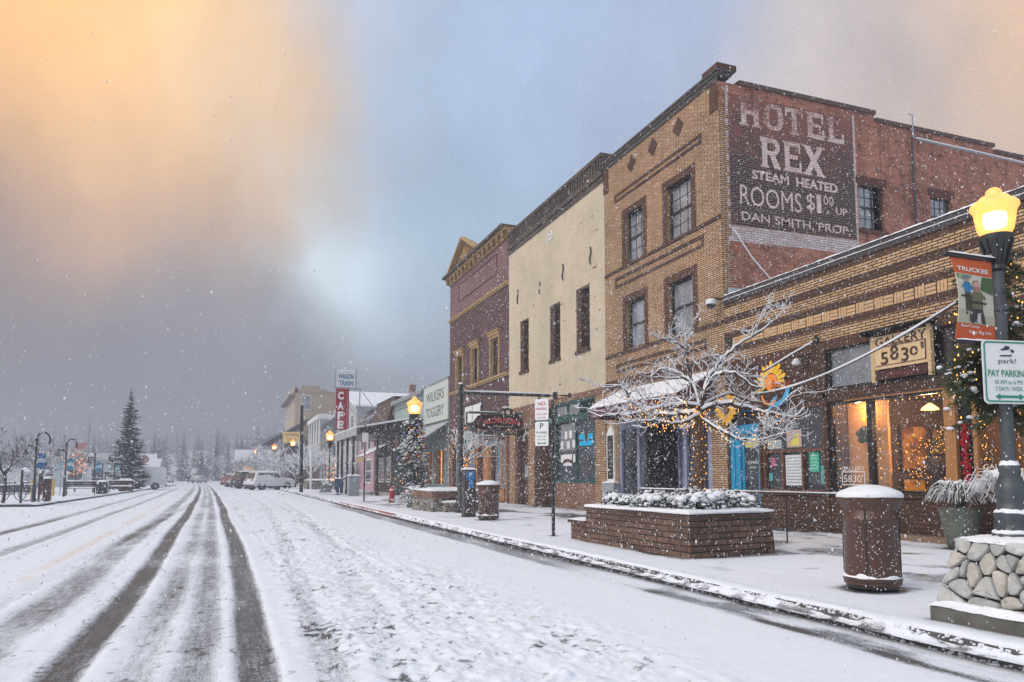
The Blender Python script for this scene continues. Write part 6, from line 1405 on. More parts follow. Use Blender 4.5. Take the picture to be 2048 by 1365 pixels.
# stone plinth at the kerb
SPN=thing('stone_plinth','battered granite stone plinth on a concrete slab carrying the near lamp post','plinth',(5.8,4.2,SW))
mb=MB(); mb.box(5.36,6.26,3.72,4.64,SW-.02,.275); mb.build('slab',tint('pebbled concrete',(.10,.10,.09),.8,.4),SPN,bevel=.015)
b0,b1,z0,z1=.40,.285,.27,.80; cx_,cy_=5.81,4.19
def batter(a,z,side):
    t=(z-z0)/(z1-z0); h_=b0+(b1-b0)*t
    return {'w':(cx_-h_,cy_+a*h_/b0,z),'n':(cx_+a*h_/b0,cy_+h_,z),'s':(cx_-a*h_/b0,cy_-h_,z),'e':(cx_+h_,cy_-a*h_/b0,z)}[side]
mb=MB(); mb.add([(cx_-b0+.02,cy_-b0+.02,z0),(cx_+b0-.02,cy_-b0+.02,z0),(cx_+b0-.02,cy_+b0-.02,z0),(cx_-b0+.02,cy_+b0-.02,z0),(cx_-b1+.02,cy_-b1+.02,z1),(cx_+b1-.02,cy_-b1+.02,z1),(cx_+b1-.02,cy_+b1-.02,z1),(cx_-b1+.02,cy_+b1-.02,z1)],[(0,3,2,1),(4,5,6,7),(0,1,5,4),(1,2,6,5),(2,3,7,6),(3,0,4,7)]); mb.build('core',M['mortar'],SPN)
mb=MB(); rnd=random.Random(14); mats=[M['stone'],M['stone'],tint('pale granite',(.47,.48,.47),.8,.35),tint('grey granite',(.31,.325,.32),.8,.4),tint('buff granite',(.40,.385,.35),.8,.35)]
for side in 'wnse':
    # irregular stones: the cells around scattered points, cut back for the joints
    pts_=[]; W_,H_s=2*b0+.02,z1-z0+.01; rows=5
    for r_ in range(rows):
        nn_=rnd.choice((3,4,4)) if r_!=1 else 3
        for c_ in range(nn_): pts_.append((-b0-.01+W_*(c_+.5+rnd.uniform(-.34,.34))/nn_, z0+H_s*(r_+.5+rnd.uniform(-.36,.36))/rows))
    for _ in range(4): pts_.append((rnd.uniform(-b0,b0),rnd.uniform(z0,z1)))
    for i_,(pa,pz) in enumerate(pts_):
        poly=[(-b0-.02,z0),(b0+.02,z0),(b0+.02,z1+.01),(-b0-.02,z1+.01)]
        for j_,(qa,qz) in enumerate(pts_):
            if i_==j_: continue
            ma,mz=(pa+qa)/2,(pz+qz)/2; na_,nz_=qa-pa,qz-pz; ln=math.hypot(na_,nz_); off_=.006
            f_=lambda p:((p[0]-ma)*na_+(p[1]-mz)*nz_)/ln+off_
            out_=[]
            for k in range(len(poly)):
                A_,B_=poly[k],poly[(k+1)%len(poly)]; fa,fb=f_(A_),f_(B_)
                if fa<=0: out_.append(A_)
                if (fa<0)!=(fb<0) and fa!=fb: t=fa/(fa-fb); out_.append((A_[0]+(B_[0]-A_[0])*t,A_[1]+(B_[1]-A_[1])*t))
            poly=out_
            if len(poly)<3: break
        if len(poly)<3: continue
        for _ in range(1): poly=[q_ for k in range(len(poly)) for q_ in ((poly[k][0]*.78+poly[(k+1)%len(poly)][0]*.22,poly[k][1]*.78+poly[(k+1)%len(poly)][1]*.22),(poly[k][0]*.22+poly[(k+1)%len(poly)][0]*.78,poly[k][1]*.22+poly[(k+1)%len(poly)][1]*.78))]
        am=sum(p[0] for p in poly)/len(poly); cm=sum(p[1] for p in poly)/len(poly)
        # even out to a rounded ring of 16 points
        rr=[]
        for k in range(len(poly)):
            A_,B_=poly[k],poly[(k+1)%len(poly)]
            for t in (0.25,.75): rr.append((A_[0]+(B_[0]-A_[0])*t,A_[1]+(B_[1]-A_[1])*t))
        mb.mat(rnd.choice(mats)); n_=len(rr); nrm=Vector({'w':(-1,0,.2),'n':(0,1,.2),'s':(0,-1,.2),'e':(1,0,.2)}[side]).normalized(); bul=rnd.uniform(.018,.042); tx,tz=rnd.uniform(-.10,.10),rnd.uniform(-.12,.12)
        def SPt(p,s_,h_): a_=am+(p[0]-am)*s_; c_=cm+(p[1]-cm)*s_; return Vector(batter(a_,c_,side))+nrm*(h_+(a_-am)*tx+(c_-cm)*tz)
        L_=[[SPt(p,1,-.015) for p in rr],[SPt(p,.97,bul*.7+rnd.uniform(-.003,.003)) for p in rr],[SPt(p,.80,bul+rnd.uniform(-.005,.005)) for p in rr],[SPt(p,.45,bul+rnd.uniform(-.006,.006)) for p in rr]]
        mb.add([p for q in L_ for p in q]+[SPt((am,cm),1,bul)],[(l*n_+k,l*n_+(k+1)%n_,(l+1)*n_+(k+1)%n_,(l+1)*n_+k) for l in range(3) for k in range(n_)]+[(3*n_+k,3*n_+(k+1)%n_,4*n_) for k in range(n_)])
mb.build('stone_facing',None,SPN,smooth=True)
def lumpy_slab(mb,x0,x1,y0,y1,z,h,n=14,seed=0,hole=None):
    rnd=random.Random(seed); vs=[];fs=[]
    for j in range(n+1):
        for i in range(n+1):
            u_,v_=i/n,j/n; e=min(u_,1-u_,v_,1-v_); k=min(1,e*5)**.5
            vs.append((x0+(x1-x0)*u_+rnd.uniform(-.006,.006),y0+(y1-y0)*v_+rnd.uniform(-.006,.006),z+h*k*rnd.uniform(.86,1.1) if e>0 else z-.012*rnd.random()))
    for j in range(n):
        for i in range(n): a=j*(n+1)+i; fs.append((a,a+1,a+n+2,a+n+1))
    mb.add(vs,fs)
mb=MB(); lumpy_slab(mb,cx_-b1-.03,cx_+b1+.03,cy_-b1-.03,cy_+b1+.03,.80,.045,14,3); lumpy_slab(mb,5.35,5.47,3.72,4.64,.275,.05,14,4); lumpy_slab(mb,5.4,6.26,4.56,4.65,.275,.05,14,5)
rnd=random.Random(4)
for k in range(26): mb.ball((5.44+rnd.uniform(-.02,.05),3.8+rnd.random()*.8,.30),rnd.uniform(.015,.03),6,4,.7)
mb.build('snow_cap',M['snow_fine'],SPN,smooth=True)
acorn_lamp('near black lamp post with glowing amber acorn globe on the granite plinth',5.77,4.2,.83,2.42,1.0)
# banner on the near lamp
BN=thing('street_banner','orange banner with a photo of two cyclists hanging from the near lamp post','banner',(5.77,4.2,3.0))
bx0,bx1,by=5.245,5.685,4.19
def bz(f): return 2.365+f*(3.02-2.365)
def bpt(a,f): # slight belly
    return (bx0+(bx1-bx0)*a, by-.05*math.sin(math.pi*f)*(1-a), bz(f))
def bsheet(mb,f0,f1,a0=0,a1=1,t=0.0,n=6):
    vs=[];fs=[]
    for i in range(n+1):
        f=f0+(f1-f0)*i/n
        for a in (a0,a1): p=bpt(a,f); vs.append((p[0],p[1]-t,p[2]))
        for a in (a0,a1): p=bpt(a,f); vs.append((p[0],p[1]-t+.006,p[2]))
    for i in range(n):
        o=i*4; fs+= [(o,o+1,o+5,o+4),(o+2,o+6,o+7,o+3),(o,o+4,o+6,o+2),(o+1,o+3,o+7,o+5)]
    mb.add(vs,fs)
mb=MB(); mb.mat(tint('burnt orange fabric',(.52,.095,.022),.7)); bsheet(mb,.80,1.0); bsheet(mb,0,.20); mb.mat(tint('pale sandy print',(.52,.50,.42),.7)); bsheet(mb,.20,.80,n=10); cl=mb.build('cloth',None,BN)
def bpoly(mb,pts,t=.004):
    vs=[]
    for a,f in pts: p=bpt(a,f); vs.append((p[0],p[1]-t,p[2]))
    mb.add(vs,[tuple(range(len(vs)))])
mb=MB(); vs_,fs_,(x0,x1,y0,y1)=text_mesh('TRUCKEE',.02)
mb.add([(lambda p:(p[0],p[1]-.005,p[2]))(bpt(.06+.82*(x-x0)/(x1-x0),.835+.055*(y-y0)/(y1-y0))) for x,y,_ in vs_],fs_)
for s_,a0,a1,f0,f1 in (('Base Camp',.08,.56,.145,.185),('for a Big Life',.30,.88,.075,.125)):
    vs_,fs_,(x0,x1,y0,y1)=text_mesh(s_,.01); mb.add([(lambda p:(p[0],p[1]-.005,p[2]))(bpt(a0+(a1-a0)*(x-x0)/(x1-x0),f0+(f1-f0)*(y-y0)/(y1-y0))) for x,y,_ in vs_],fs_)
mb.build('lettering',M['white_paint'],cl,flip=False)
mb=MB()
def pic(c,pts,t=.004): mb.mat(tint('print '+str(c),c,.7)); bpoly(mb,pts,t)
pic((.06,.12,.04),[(.62,.62),(.98,.58),(1.0,.79),(.70,.79)],.003); pic((.20,.24,.12),[(.02,.74),(.30,.72),(.45,.79),(.0,.79)],.003); pic((.30,.20,.10),[(.44,.62),(.60,.64),(.58,.74),(.42,.72)],.0035); pic((.40,.38,.30),[(0,.2),(1,.2),(1,.30),(0,.36)],.003)
pic((.02,.17,.36),[(.08,.62),(.20,.70),(.33,.70),(.43,.62),(.38,.60),(.33,.64),(.33,.57),(.17,.57),(.17,.63)]); pic((.35,.20,.14),[(.20,.70),(.30,.70),(.31,.75),(.20,.75)]); pic((.09,.20,.26),[(.18,.745),(.33,.745),(.31,.785),(.21,.785)],.005)
pic((.06,.06,.035),[(.17,.57),(.33,.57),(.36,.44),(.38,.23),(.31,.23),(.27,.40),(.24,.30),(.19,.31)]); pic((.03,.03,.03),[(.06,.53),(.40,.53),(.40,.51),(.06,.51)],.005)
pic((.13,.13,.075),[(.34,.55),(.46,.60),(.62,.60),(.76,.53),(.72,.50),(.66,.53),(.66,.38),(.36,.38)],.006); pic((.33,.17,.12),[(.44,.58),(.58,.58),(.59,.66),(.44,.66)],.007); pic((.55,.30,.28),[(.40,.65),(.62,.65),(.57,.71),(.45,.71)],.008)
pic((.04,.04,.04),[(.38,.38),(.66,.38),(.74,.21),(.64,.21),(.54,.30),(.42,.21),(.34,.21)],.006); pic((.03,.03,.03),[(.28,.47),(.76,.47),(.76,.445),(.28,.445)],.009); pic((.45,.45,.45),[(.48,.21),(.60,.21),(.58,.33),(.50,.33)],.009)
mb.build('printed_photo',None,cl,flip=False)
mb=MB(); mb.bar((5.19,by,3.035),(5.77,by,3.035),.028); mb.ball((5.19,by,3.035),.026,8,6); mb.bar((5.22,by,2.35),(5.77,by,2.35),.028); mb.ball((5.22,by,2.35),.026,8,6); mb.build('arm',M['black'],BN)
mb=MB(); snow_strip(mb,5.2,5.72,by-.025,by+.02,3.048,.02,12,3); snow_strip(mb,5.25,5.72,by-.03,by+.02,2.362,.02,12,4); mb.build('snow_cap',M['snow_fine'],BN)
# parking sign on the near lamp
PK=thing('parking_sign','white parking sign with green border strapped to the near lamp post','sign',(5.73,4.1,1.9))
su=Vector((.985,-.17,0)).normalized(); so_=Vector((5.462,4.14,0)); nn=su.cross(Vector((0,0,1)))
def on2(a,z,t=.004): return so_+su*a+Vector((0,0,z))+nn*t
mb=MB(); plate(mb,on2(0,1.87,0),su,.445,.50,.008,.035); mb.build('plate',M['white_paint'],PK,flip=True)
mb=MB()
def rrect(a0,a1,c0,c1,r,n=5):
    return [(cx+r*math.cos(s+k*math.pi/2/n),cz+r*math.sin(s+k*math.pi/2/n)) for cx,cz,s in ((a1-r,c0+r,-math.pi/2),(a1-r,c1-r,0),(a0+r,c1-r,math.pi/2),(a0+r,c0+r,math.pi)) for k in range(n+1)]
ou=rrect(.012,.433,.012,.488,.03); iu=rrect(.024,.421,.024,.476,.022); k_=len(ou)
vs=[on2(a,1.87+c) for a,c in ou]+[on2(a,1.87+c) for a,c in iu]; mb.add(vs,[(i,(i+1)%k_,(i+1)%k_+k_,i+k_) for i in range(k_)])
put_text(mb,'PAY PARKING',on2(.040,2.080),su,UPV,.365,.055,bold=.012); put_text(mb,'10 AM to 6 PM',on2(.10,2.022),su,UPV,.25,.034); put_text(mb,'7 DAYS / WEEK',on2(.10,1.970),su,UPV,.25,.034)
arrow(mb,on2(0,0,.0),su,.095,.36,1.925,.014,.045); mb.build('lettering',tint('sign green bright',(.012,.24,.15),.5),PK,flip=False)
mb=MB(); put_text(mb,'park!',on2(.14,2.175),su,UPV,.16,.05); mb.build('park_lettering',tint('dark grey ink',(.05,.05,.06)),PK,flip=False)
mb=MB()
for pts in ([(.13,2.285),(.19,2.305),(.21,2.325),(.25,2.32),(.24,2.295),(.20,2.29)],[(.25,2.30),(.29,2.29),(.28,2.27),(.26,2.275)],[(.15,2.250),(.27,2.255),(.26,2.243),(.16,2.240)]): mb.add([on2(a,z) for a,z in pts],[tuple(range(len(pts)))])
mb.build('emblem',tint('navy emblem',(.02,.025,.07)),PK,flip=False)
# snowy cable from the lamp to the planter tree
P0=Vector((5.77,4.25,2.9));P1=Vector((8.6,10.8,2.75)); pts=[P0.lerp(P1,t)-Vector((0,0,.75*t*(1-t))) for t in np.linspace(0,1,22)]
CB=thing('light_cable','snow caked cable sagging from the near lamp post to the planter tree','cable',(5.77,4.25,2.9))
mb=MB(); mb.tube(pts,.008,6); mb.build('cable',M['black'],CB)
mb=MB(); rnd=random.Random(2); mb.tube([p+Vector((0,0,.012)) for p in pts],[.014+rnd.uniform(-.003,.004) for p in pts],7); mb.build('snow_cap',M['snow_fine'],CB,smooth=True)

# ---- evergreen sprays (garlands, conifers)
def spray(nd,sn,rnd,p,d,L,w=.05,snow=.5,nn_=9,nw=.006):
    """a needled twig: pairs of short needles along a drooping axis, snow lying on its upper side"""
    d=Vector(d).normalized(); p=Vector(p); pts=[]; c=p.copy()
    for k in range(5): pts.append(c.copy()); d=(d+Vector((rnd.uniform(-.1,.1),rnd.uniform(-.1,.1),-.10))).normalized(); c=c+d*L/4
    for i in range(nn_*4):
        t=i/(nn_*4)*3.99; k=int(t); q=pts[k].lerp(pts[k+1],t-k); ax=(pts[k+1]-pts[k]).normalized()
        s=Vector((rnd.uniform(-1,1),rnd.uniform(-1,1),rnd.uniform(-1,1))); s=(s-ax*s.dot(ax)).normalized()
        e=q+(ax*.7+s).normalized()*w*rnd.uniform(.7,1.2); sd=ax.cross(s)*nw
        nd.add([q-sd,q+sd,e],[(0,1,2)])
    if rnd.random()<snow:
        for k in range(rnd.choice((2,3,4))):
            q=pts[rnd.choice((1,2,2,3,3,4))]+Vector((rnd.uniform(-w,w)*.4,rnd.uniform(-w,w)*.4,w*.25)); sn.ball(q,w*rnd.uniform(.25,.62),7,4,rnd.uniform(.45,.7))
GL=thing('evergreen_garland','bushy evergreen garland with snow and lights wound round the near lamp post','garland',(5.85,4.3,1.9))
nd=MB();sn=MB(); rnd=random.Random(61); bp_=[]
for i in range(230):
    t=rnd.random(); z=1.75+1.40*t; a=rnd.gauss(.55,.9); base=Vector((5.80+.04*math.cos(a),4.26+.05*math.sin(a),z)); dv=Vector((math.cos(a),math.sin(a),rnd.uniform(-.5,.25)))
    L=rnd.uniform(.16,.40); 
    spray(nd,sn,rnd,base,dv,L,.055,.24,15,.0055)
    if rnd.random()<.45: bp_.append(base+dv*L*rnd.uniform(.3,1.0))
for i in range(60):
    z=2.05+rnd.random()*.28; a=rnd.uniform(2.3,3.6); base=Vector((5.75,4.28,z)); dv=Vector((math.cos(a),.25+math.sin(a)*.3,rnd.uniform(-.45,.2))); L=rnd.uniform(.2,.46); spray(nd,sn,rnd,base,dv,L,.055,.28,15,.0055)
    if rnd.random()<.3: bp_.append(base+dv*L*.7)
nd.build('needle',pm('garland needles',(.040,.060,.022),.7,.5,5),GL,flip=False); sn.build('snow_load',M['snow_fine'],GL,smooth=True)
mb=MB(); bulbs(mb,bp_,.008); tag(mb.build('bulb',M['bulb'],GL),kind='stuff')
# potted plant by the gallery
PT=thing('potted_plant','grey green pot with arching snow covered grass leaves by the gallery wall','potted plant',(11.05,8.9,SW))
mb=MB(); mb.lathe([(.17,0),(.21,.05),(.27,.38),(.31,.62),(.33,.66),(.29,.67)],(11.05,8.9,SW),20); mb.build('pot',pm('grey green glaze',(.10,.115,.095),.45,.35,4),PT,smooth=True)
a=MB();b_=MB(); rnd=random.Random(8); blade_clump(a,b_,rnd,190,.50,.38,.008,.95,.40,(11.05,8.9,SW+.68))
for k in range(60): b_.ball((11.05+rnd.uniform(-.25,.25),8.9+rnd.uniform(-.25,.25),SW+.98+rnd.uniform(-.08,.12)),rnd.uniform(.02,.06),8,5,.6)
a.build('foliage',tint('grass green leaf',(.035,.065,.025)),PT,flip=False); b_.build('snow_load',M['snow_fine'],PT,smooth=True)
shrub('snowy_grass','twiggy brown ornamental grass dusted with snow right of the grey green pot',11.0,8.0,SW+.5,.6,.75,44,150,'plant',None,.010,tint('dry stalk',(.11,.05,.035)),.45)
shrub('snowy_bush','rounded dark bush loaded with snow behind the near lamp base',10.9,7.2,SW+.2,.6,.9,45,190,'shrub',None,.02,None,.7)
# ================================================================== mid distance along the sidewalk
def conifer(name,label,x,y,z,h,r,seed,layers=26,per=9,snow=.5,nd_m=None,group=None,cat='tree',dens=1.0,bare=.10):
    """spruce: whorls of drooping boughs, each a fan of short needle blades with snow on its back"""
    rnd=random.Random(seed); t=thing(name,label,cat,(x,y,z),0,group)
    m=MB(); m.tube([(x,y,z),(x,y,z+h*.5),(x,y,z+h*.97)],[h*.017,h*.011,.01],8); m.build('trunk',M['bark'],t)
    nd=MB();sn=MB()
    for l in range(layers):
        f=(l+.3)/layers; zz=z+h*(.04+.95*f); rr=r*(1-f)**.85*rnd.uniform(.85,1.12)+.03*h*.3
        for k in range(max(4,int(per*(1-.45*f)))):
            a=rnd.uniform(0,6.283); L=rr*rnd.uniform(.6,1.15); dv=Vector((math.cos(a),math.sin(a),0)); sd=Vector((-math.sin(a),math.cos(a),0))
            zz2=zz+rnd.uniform(-.5,.5)*h/layers; dr=rnd.uniform(.18,.42); tipup=rnd.uniform(.05,.16)
            P_=lambda s:Vector((x,y,zz2))+dv*L*s+Vector((0,0,-dr*L*s+tipup*L*s*s*1.6))
            n=max(4,int(7*dens))
            for i in range(n):
                s=(i+.6)/n; p=P_(s); wv=L*(.30*(1-s)+.10)*rnd.uniform(.7,1.3)
                for sg in (-1,1):
                    e=p+sd*sg*wv+dv*wv*.55+Vector((0,0,-wv*rnd.uniform(.15,.6))); q=P_(min(1,s+.16)); lo=p+Vector((0,0,-wv*.35))
                    nd.add([p,q,e],[(0,1,2)]); nd.add([lo,e+Vector((0,0,-wv*.15)),p],[(0,1,2)])
                    if rnd.random()<snow*.62:
                        up=Vector((0,0,.03*L+.01)); sn.add([p+up,q+up,p.lerp(e,.8)+up*.8,p.lerp(e,.5)-dv*wv*.2+up],[(0,1,2,3)])
            if rnd.random()<snow: sn.tube([P_(.25)+Vector((0,0,.03)),P_(.65)+Vector((0,0,.05)),P_(1.0)+Vector((0,0,.02))],[L*.03,L*.055,L*.012],5)
    nd.build('crown',nd_m or M['needles'],t,flip=False); sn.build('snow_load',M['snow_fine'],t,flip=False); return t

def bare_tree(name,label,x,y,z,h,seed,spread=1.0,snow=1.0,group=None,depth=4,trunk_r=None,fork=.28,r_min=.008):
    rnd=random.Random(seed); t=thing(name,label,'tree',(x,y,z),0,group); tr=MB();br=MB();sn=MB(); R0=trunk_r or h*.022
    th=h*fork; tr.tube([(x,y,z),(x+.02*h,y,z+th*.5),(x,y,z+th)],[R0*1.2,R0,R0*.85],8); tr.build('trunk',M['bark'],t,smooth=True)
    def rec(p,d,L,r,lv):
        pts=[p]; c=p.copy(); m_=4
        for k in range(m_):
            d=(d+Vector((rnd.uniform(-.25,.25),rnd.uniform(-.25,.25),rnd.uniform(-.10,.14)))).normalized(); c=c+d*L/m_; pts.append(c.copy())
        r2=max(r_min*.7,r*.62); n=len(pts); br.tube(pts,[r+(r2-r)*i/(n-1) for i in range(n)],5 if lv<depth-1 else 4)
        if snow>0: sn.tube([q+Vector((0,0,r*.6)) for q in pts],[(max(r,r_min)*.9+.006)*snow]*n,4)
        if lv<=0: return
        for k in range(rnd.choice((2,3,3)) if lv>1 else 3):
            s=rnd.uniform(.35,1) if k else 1; i=min(n-1,max(1,int(s*(n-1)))); q=pts[i]
            dv=(d+Vector((rnd.uniform(-1,1)*spread,rnd.uniform(-1,1)*spread,rnd.uniform(-.3,.6)))).normalized(); rec(q.copy(),dv,L*rnd.uniform(.60,.82),max(r_min,r2*.85),lv-1)
    for k in range(5):
        a=k*2*math.pi/5+rnd.uniform(-.4,.4); rec(Vector((x,y,z+th*rnd.uniform(.8,1))),Vector((math.cos(a)*.75*spread,math.sin(a)*.75*spread,.8)).normalized(),h*.27,R0*.6,depth-1)
    br.build('crown',M['bark'],t,smooth=True)
    if snow>0: sn.build('snow_load',M['snow_fine'],t,smooth=True)
    return t

acorn_lamp('second amber acorn lamp, rising out of the decorated evergreen by the stone planter',6.8,29.0,SW,3.62,1.75)
acorn_lamp('amber acorn lamp beyond the snowy porch canopy, under the red blade sign',7.62,62,SW,4.1,2.0)
acorn_lamp('far amber acorn lamp glowing over the snowy street trees',8.6,112,SW,5.6,2.6,True)
acorn_lamp('farthest pair lamp with amber globe in the haze, nearer one',7.6,140,SW,6.0,2.8,False)
acorn_lamp('last amber lamp before the parked cars vanish in haze',5.4,165,SW,6.0,2.8,False)
GT2=thing('decorated_garland','tall evergreen garland with snow and baubles wrapped round the second lamp post','garland',(6.8,29,SW))
nd=MB();sn=MB(); rnd=random.Random(5)
for i in range(420):
    f=rnd.random(); z=.5+3.1*f; a=rnd.uniform(0,6.283); base=Vector((6.75+.1*math.cos(a),28.95+.1*math.sin(a),z)); L=(.95-.55*f)*rnd.uniform(.5,1.0); spray(nd,sn,rnd,base,(math.cos(a),math.sin(a),rnd.uniform(-.7,.15)),L,.10,.42,6,.012)
nd.build('needle',M['needles'],GT2,flip=False); sn.build('snow_load',M['snow_fine'],GT2,smooth=True)
mb=MB()
for k in range(26):
    f=rnd.random(); a=rnd.uniform(3,6.2); rr=.75-.4*f; mb.mat([tint('red bauble',(.35,.02,.03),.25),tint('gold bauble',(.55,.33,.06),.25),tint('violet bauble',(.20,.12,.40),.25)][k%3]); mb.ball((6.75+rr*math.cos(a),28.95+rr*math.sin(a),.7+2.7*f),.055,8,6)
mb.build('bauble',None,GT2,smooth=True)
mb=MB(); bulbs(mb,[(6.75+rnd.gauss(0,.35),28.6+rnd.gauss(0,.25),.8+2.6*rnd.random()) for _ in range(16)],.016); tag(mb.build('bulb',M['bulb'],GT2),kind='stuff')
# stone planter with brick cap
P2=thing('stone_planter','rubble stone planter with red brick cap and snowy rim behind the mast pole','planter',(7.1,25.6,SW))
q=[(6.22,26.6),(6.38,24.4),(8.3,24.75),(8.3,27)]
mb=MB(); n=4; lo=offs(q,.04); mb.add([(x_,y_,SW-.02) for x_,y_ in lo]+[(x_,y_,.62) for x_,y_ in q],[(i,(i+1)%4,(i+1)%4+4,i+4) for i in range(4)]+[(4,5,6,7)])
m_,nt_,bs_,_=new_mat('rubble stone'); tcx=N(nt_,'ShaderNodeTexCoord'); vo=N(nt_,'ShaderNodeTexVoronoi'); vo.feature='DISTANCE_TO_EDGE'; vo.inputs['Scale'].default_value=5; nt_.links.new(tcx.outputs['Object'],vo.inputs['Vector']); vc=N(nt_,'ShaderNodeTexVoronoi'); vc.inputs['Scale'].default_value=5; nt_.links.new(tcx.outputs['Object'],vc.inputs['Vector'])
rg=ramp(nt_,vo.outputs['Distance'],[(.02,(0,0,0)),(.08,(1,1,1))]); bw_=N(nt_,'ShaderNodeSeparateColor'); nt_.links.new(vc.outputs['Color'],bw_.inputs[0]); stc=ramp(nt_,bw_.outputs[0],[(0,(.13,.12,.11)),(.6,(.26,.24,.21)),(1,(.34,.30,.24))]).outputs[0]; nt_.links.new(mixc(nt_,rg.outputs[0],(.03,.028,.025),stc),bs_.inputs['Base Color']); bs_.inputs['Roughness'].default_value=.8; bump(nt_,bs_,vo.outputs['Distance'],.8,.05); M['rubble']=m_
mb.build('wall',M['rubble'],P2)
mb=MB(); o_=offs(q,.06); mb.add([(x_,y_,.622) for x_,y_ in o_]+[(x_,y_,.84) for x_,y_ in o_],[(i,(i+1)%4,(i+1)%4+4,i+4) for i in range(4)]+[(4,5,6,7),(3,2,1,0)]); mb.build('cap',M['red_base_brick'],P2)
mb=MB(); lumpy_slab(mb,6.3,8.25,24.6,26.7,.85,.10,16,6); snow_strip(mb,6.2,8.3,24.35,24.6,.84,.06,12,3); mb.build('snow_cap',M['snow'],P2)
mb=MB(); mb.box(6.7,8.3,23.95,24.42,SW,.42); mb.box(6.65,8.35,23.92,24.42,.422,.48); mb.build('seat_wall',M['rubble'],P2); mb=MB(); snow_strip(mb,6.65,8.35,23.92,24.42,.48,.06,10,5); mb.build('seat_snow',M['snow'],P2)
bare_tree('lit_street_tree','small bare tree strung with amber lights in the rubble stone planter',7.9,25.7,.85,2.4,33,1.0,.7,None,4,.05,.42,.006)
mb=MB(); rnd=random.Random(6); LT2=thing('string_lights','amber lights scattered over the small tree in the rubble stone planter','string lights',(7.9,25.7,1.5)); bulbs(mb,[(7.9+rnd.gauss(0,.35),25.7+rnd.gauss(0,.35),2.2+rnd.gauss(0,.45)) for _ in range(70)]+[(7.9+rnd.gauss(0,.06),25.62,1+rnd.random()) for _ in range(40)],.012); tag(mb.build('bulb',M['bulb'],LT2),kind='stuff')
shrub('snowy_bush','dense snow covered conical bush at the foot of the second lamp post',6.75,29.9-1.5,SW,.48,.85,71,240,'shrub',None,.02,None,.8)
shrub('snowy_bush','small snow covered bush beyond the porch, near the white cabinet',7.0,59,SW,.5,.9,72,160,'shrub',None,.03,None,.8)
HY=thing('fire_hydrant','red fire hydrant with snow on its cap beside the red kerb','fire hydrant',(7.0,34.1,SW))
mb=MB(); mb.lathe([(.17,0),(.17,.06),(.125,.07),(.12,.46),(.15,.48),(.15,.53),(.12,.56),(.10,.64),(.05,.68),(.03,.74)],(7.0,34.1,SW),16); mb.build('barrel',M['red_paint'],HY,smooth=True)
for dx,dy in ((-1,0),(1,0),(0,-1)):
    mb=MB(); mb.tube([(7.0+dx*.1,34.1+dy*.1,.55),(7.0+dx*.21,34.1+dy*.21,.55)],.065 if dy else .05,10); mb.tube([(7.0+dx*.2,34.1+dy*.2,.55),(7.0+dx*.24,34.1+dy*.24,.55)],.03,6); mb.build('nozzle',M['red_paint'],HY)
mb=MB(); mb.lathe([(.125,.70),(.12,.73),(.05,.80),(.03,.86),(.005,.87)],(7.0,34.1,.02),12); mb.build('snow_cap',M['snow_fine'],HY,smooth=True)
S2=thing('sign_post','slim grey post with a small plate near the hydrant, in front of the porch','sign post',(6.17,36.65,SW))
mb=MB(); mb.tube([(6.17,36.65,SW),(6.17,36.65,2.2)],.04,8); mb.tube([(6.17,36.65,2.2),(6.17,36.65,4.0)],.035,8); mb.build('post',M['iron'],S2); mb=MB(); plate(mb,(6.02,36.6,3.0),(1,0,0),.3,.45); mb.build('plate',M['white_paint'],S2)
UC=thing('utility_cabinet','pale grey ribbed utility cabinet with snow on top by the porch posts','cabinet',(7.2,47,SW))
mb=MB(); mb.box(6.9,7.55,46.6,47.2,SW,1.38)
for k in range(7): mb.box(6.94+k*.09,6.99+k*.09,46.58,46.6,.25,1.3)
mb.build('box',M['steel'],UC); mb=MB(); snow_strip(mb,6.85,7.6,46.55,47.25,1.38,.1,6,2); mb.build('snow_cap',M['snow_fine'],UC)
NB=thing('news_box','dark newspaper box with white snow cap left of the grey cabinet','news box',(6.7,50,SW))
mb=MB(); mb.box(6.5,6.95,49.8,50.2,.5,1.2); mb.box(6.68,6.76,49.95,50.05,SW,.5); mb.box(6.55,6.9,49.85,50.15,SW,.2); mb.build('box',tint('dark blue enamel',(.02,.05,.12)),NB); mb=MB(); snow_strip(mb,6.48,6.97,49.78,50.22,1.2,.1,5,2); mb.build('snow_cap',M['snow_fine'],NB)
PO=thing('utility_pole','tall plain dark pole standing before the tan block at the kerb','street pole',(5.3,60,SW))
mb=MB(); mb.tube([(5.3,60,SW),(5.2,60,6.75)],[.14,.11],10); mb.ball((5.2,60,6.78),.12,8,5,.5); mb.build('pole',M['black'],PO,smooth=True)
WP=thing('white_post','white post standing between snowy street trees near the parked white car','street pole',(7.5,75,SW))
mb=MB(); mb.tube([(7.5,75,SW),(7.47,75,4.2)],.10,8); mb.bar((7.0,75,4.15),(7.95,75,4.15),.08); mb.build('pole',M['white_paint'],WP)
P3=thing('far_planter','low stone planter under the snowy street trees beyond the white cabinet','planter',(8,78,SW)); mb=MB(); mb.box(7.3,10.5,76,80,SW,1.0); mb.build('wall',M['rubble'],P3); mb=MB(); lumpy_slab(mb,7.25,10.55,75.95,80.05,1.0,.15,14,5); mb.build('snow_cap',M['snow'],P3)
for k,(x,y,h,l) in enumerate(((8.3,83,6.2,'nearest to the white post'),(7.4,92,6.2,'behind the parked white car'),(6.6,104,7.0,'third in the row, over the dark cars'),(5.6,120,7.5,'farthest in the row, fading in haze'),(10,72,4.6,'smaller, in front of the column shop'))):
    bare_tree('street_tree','snow laden bare street tree, '+l,x,y,SW,h,300+k,1.25,1.2,'snow laden trees along the sidewalk',5,.12,.22,.022)
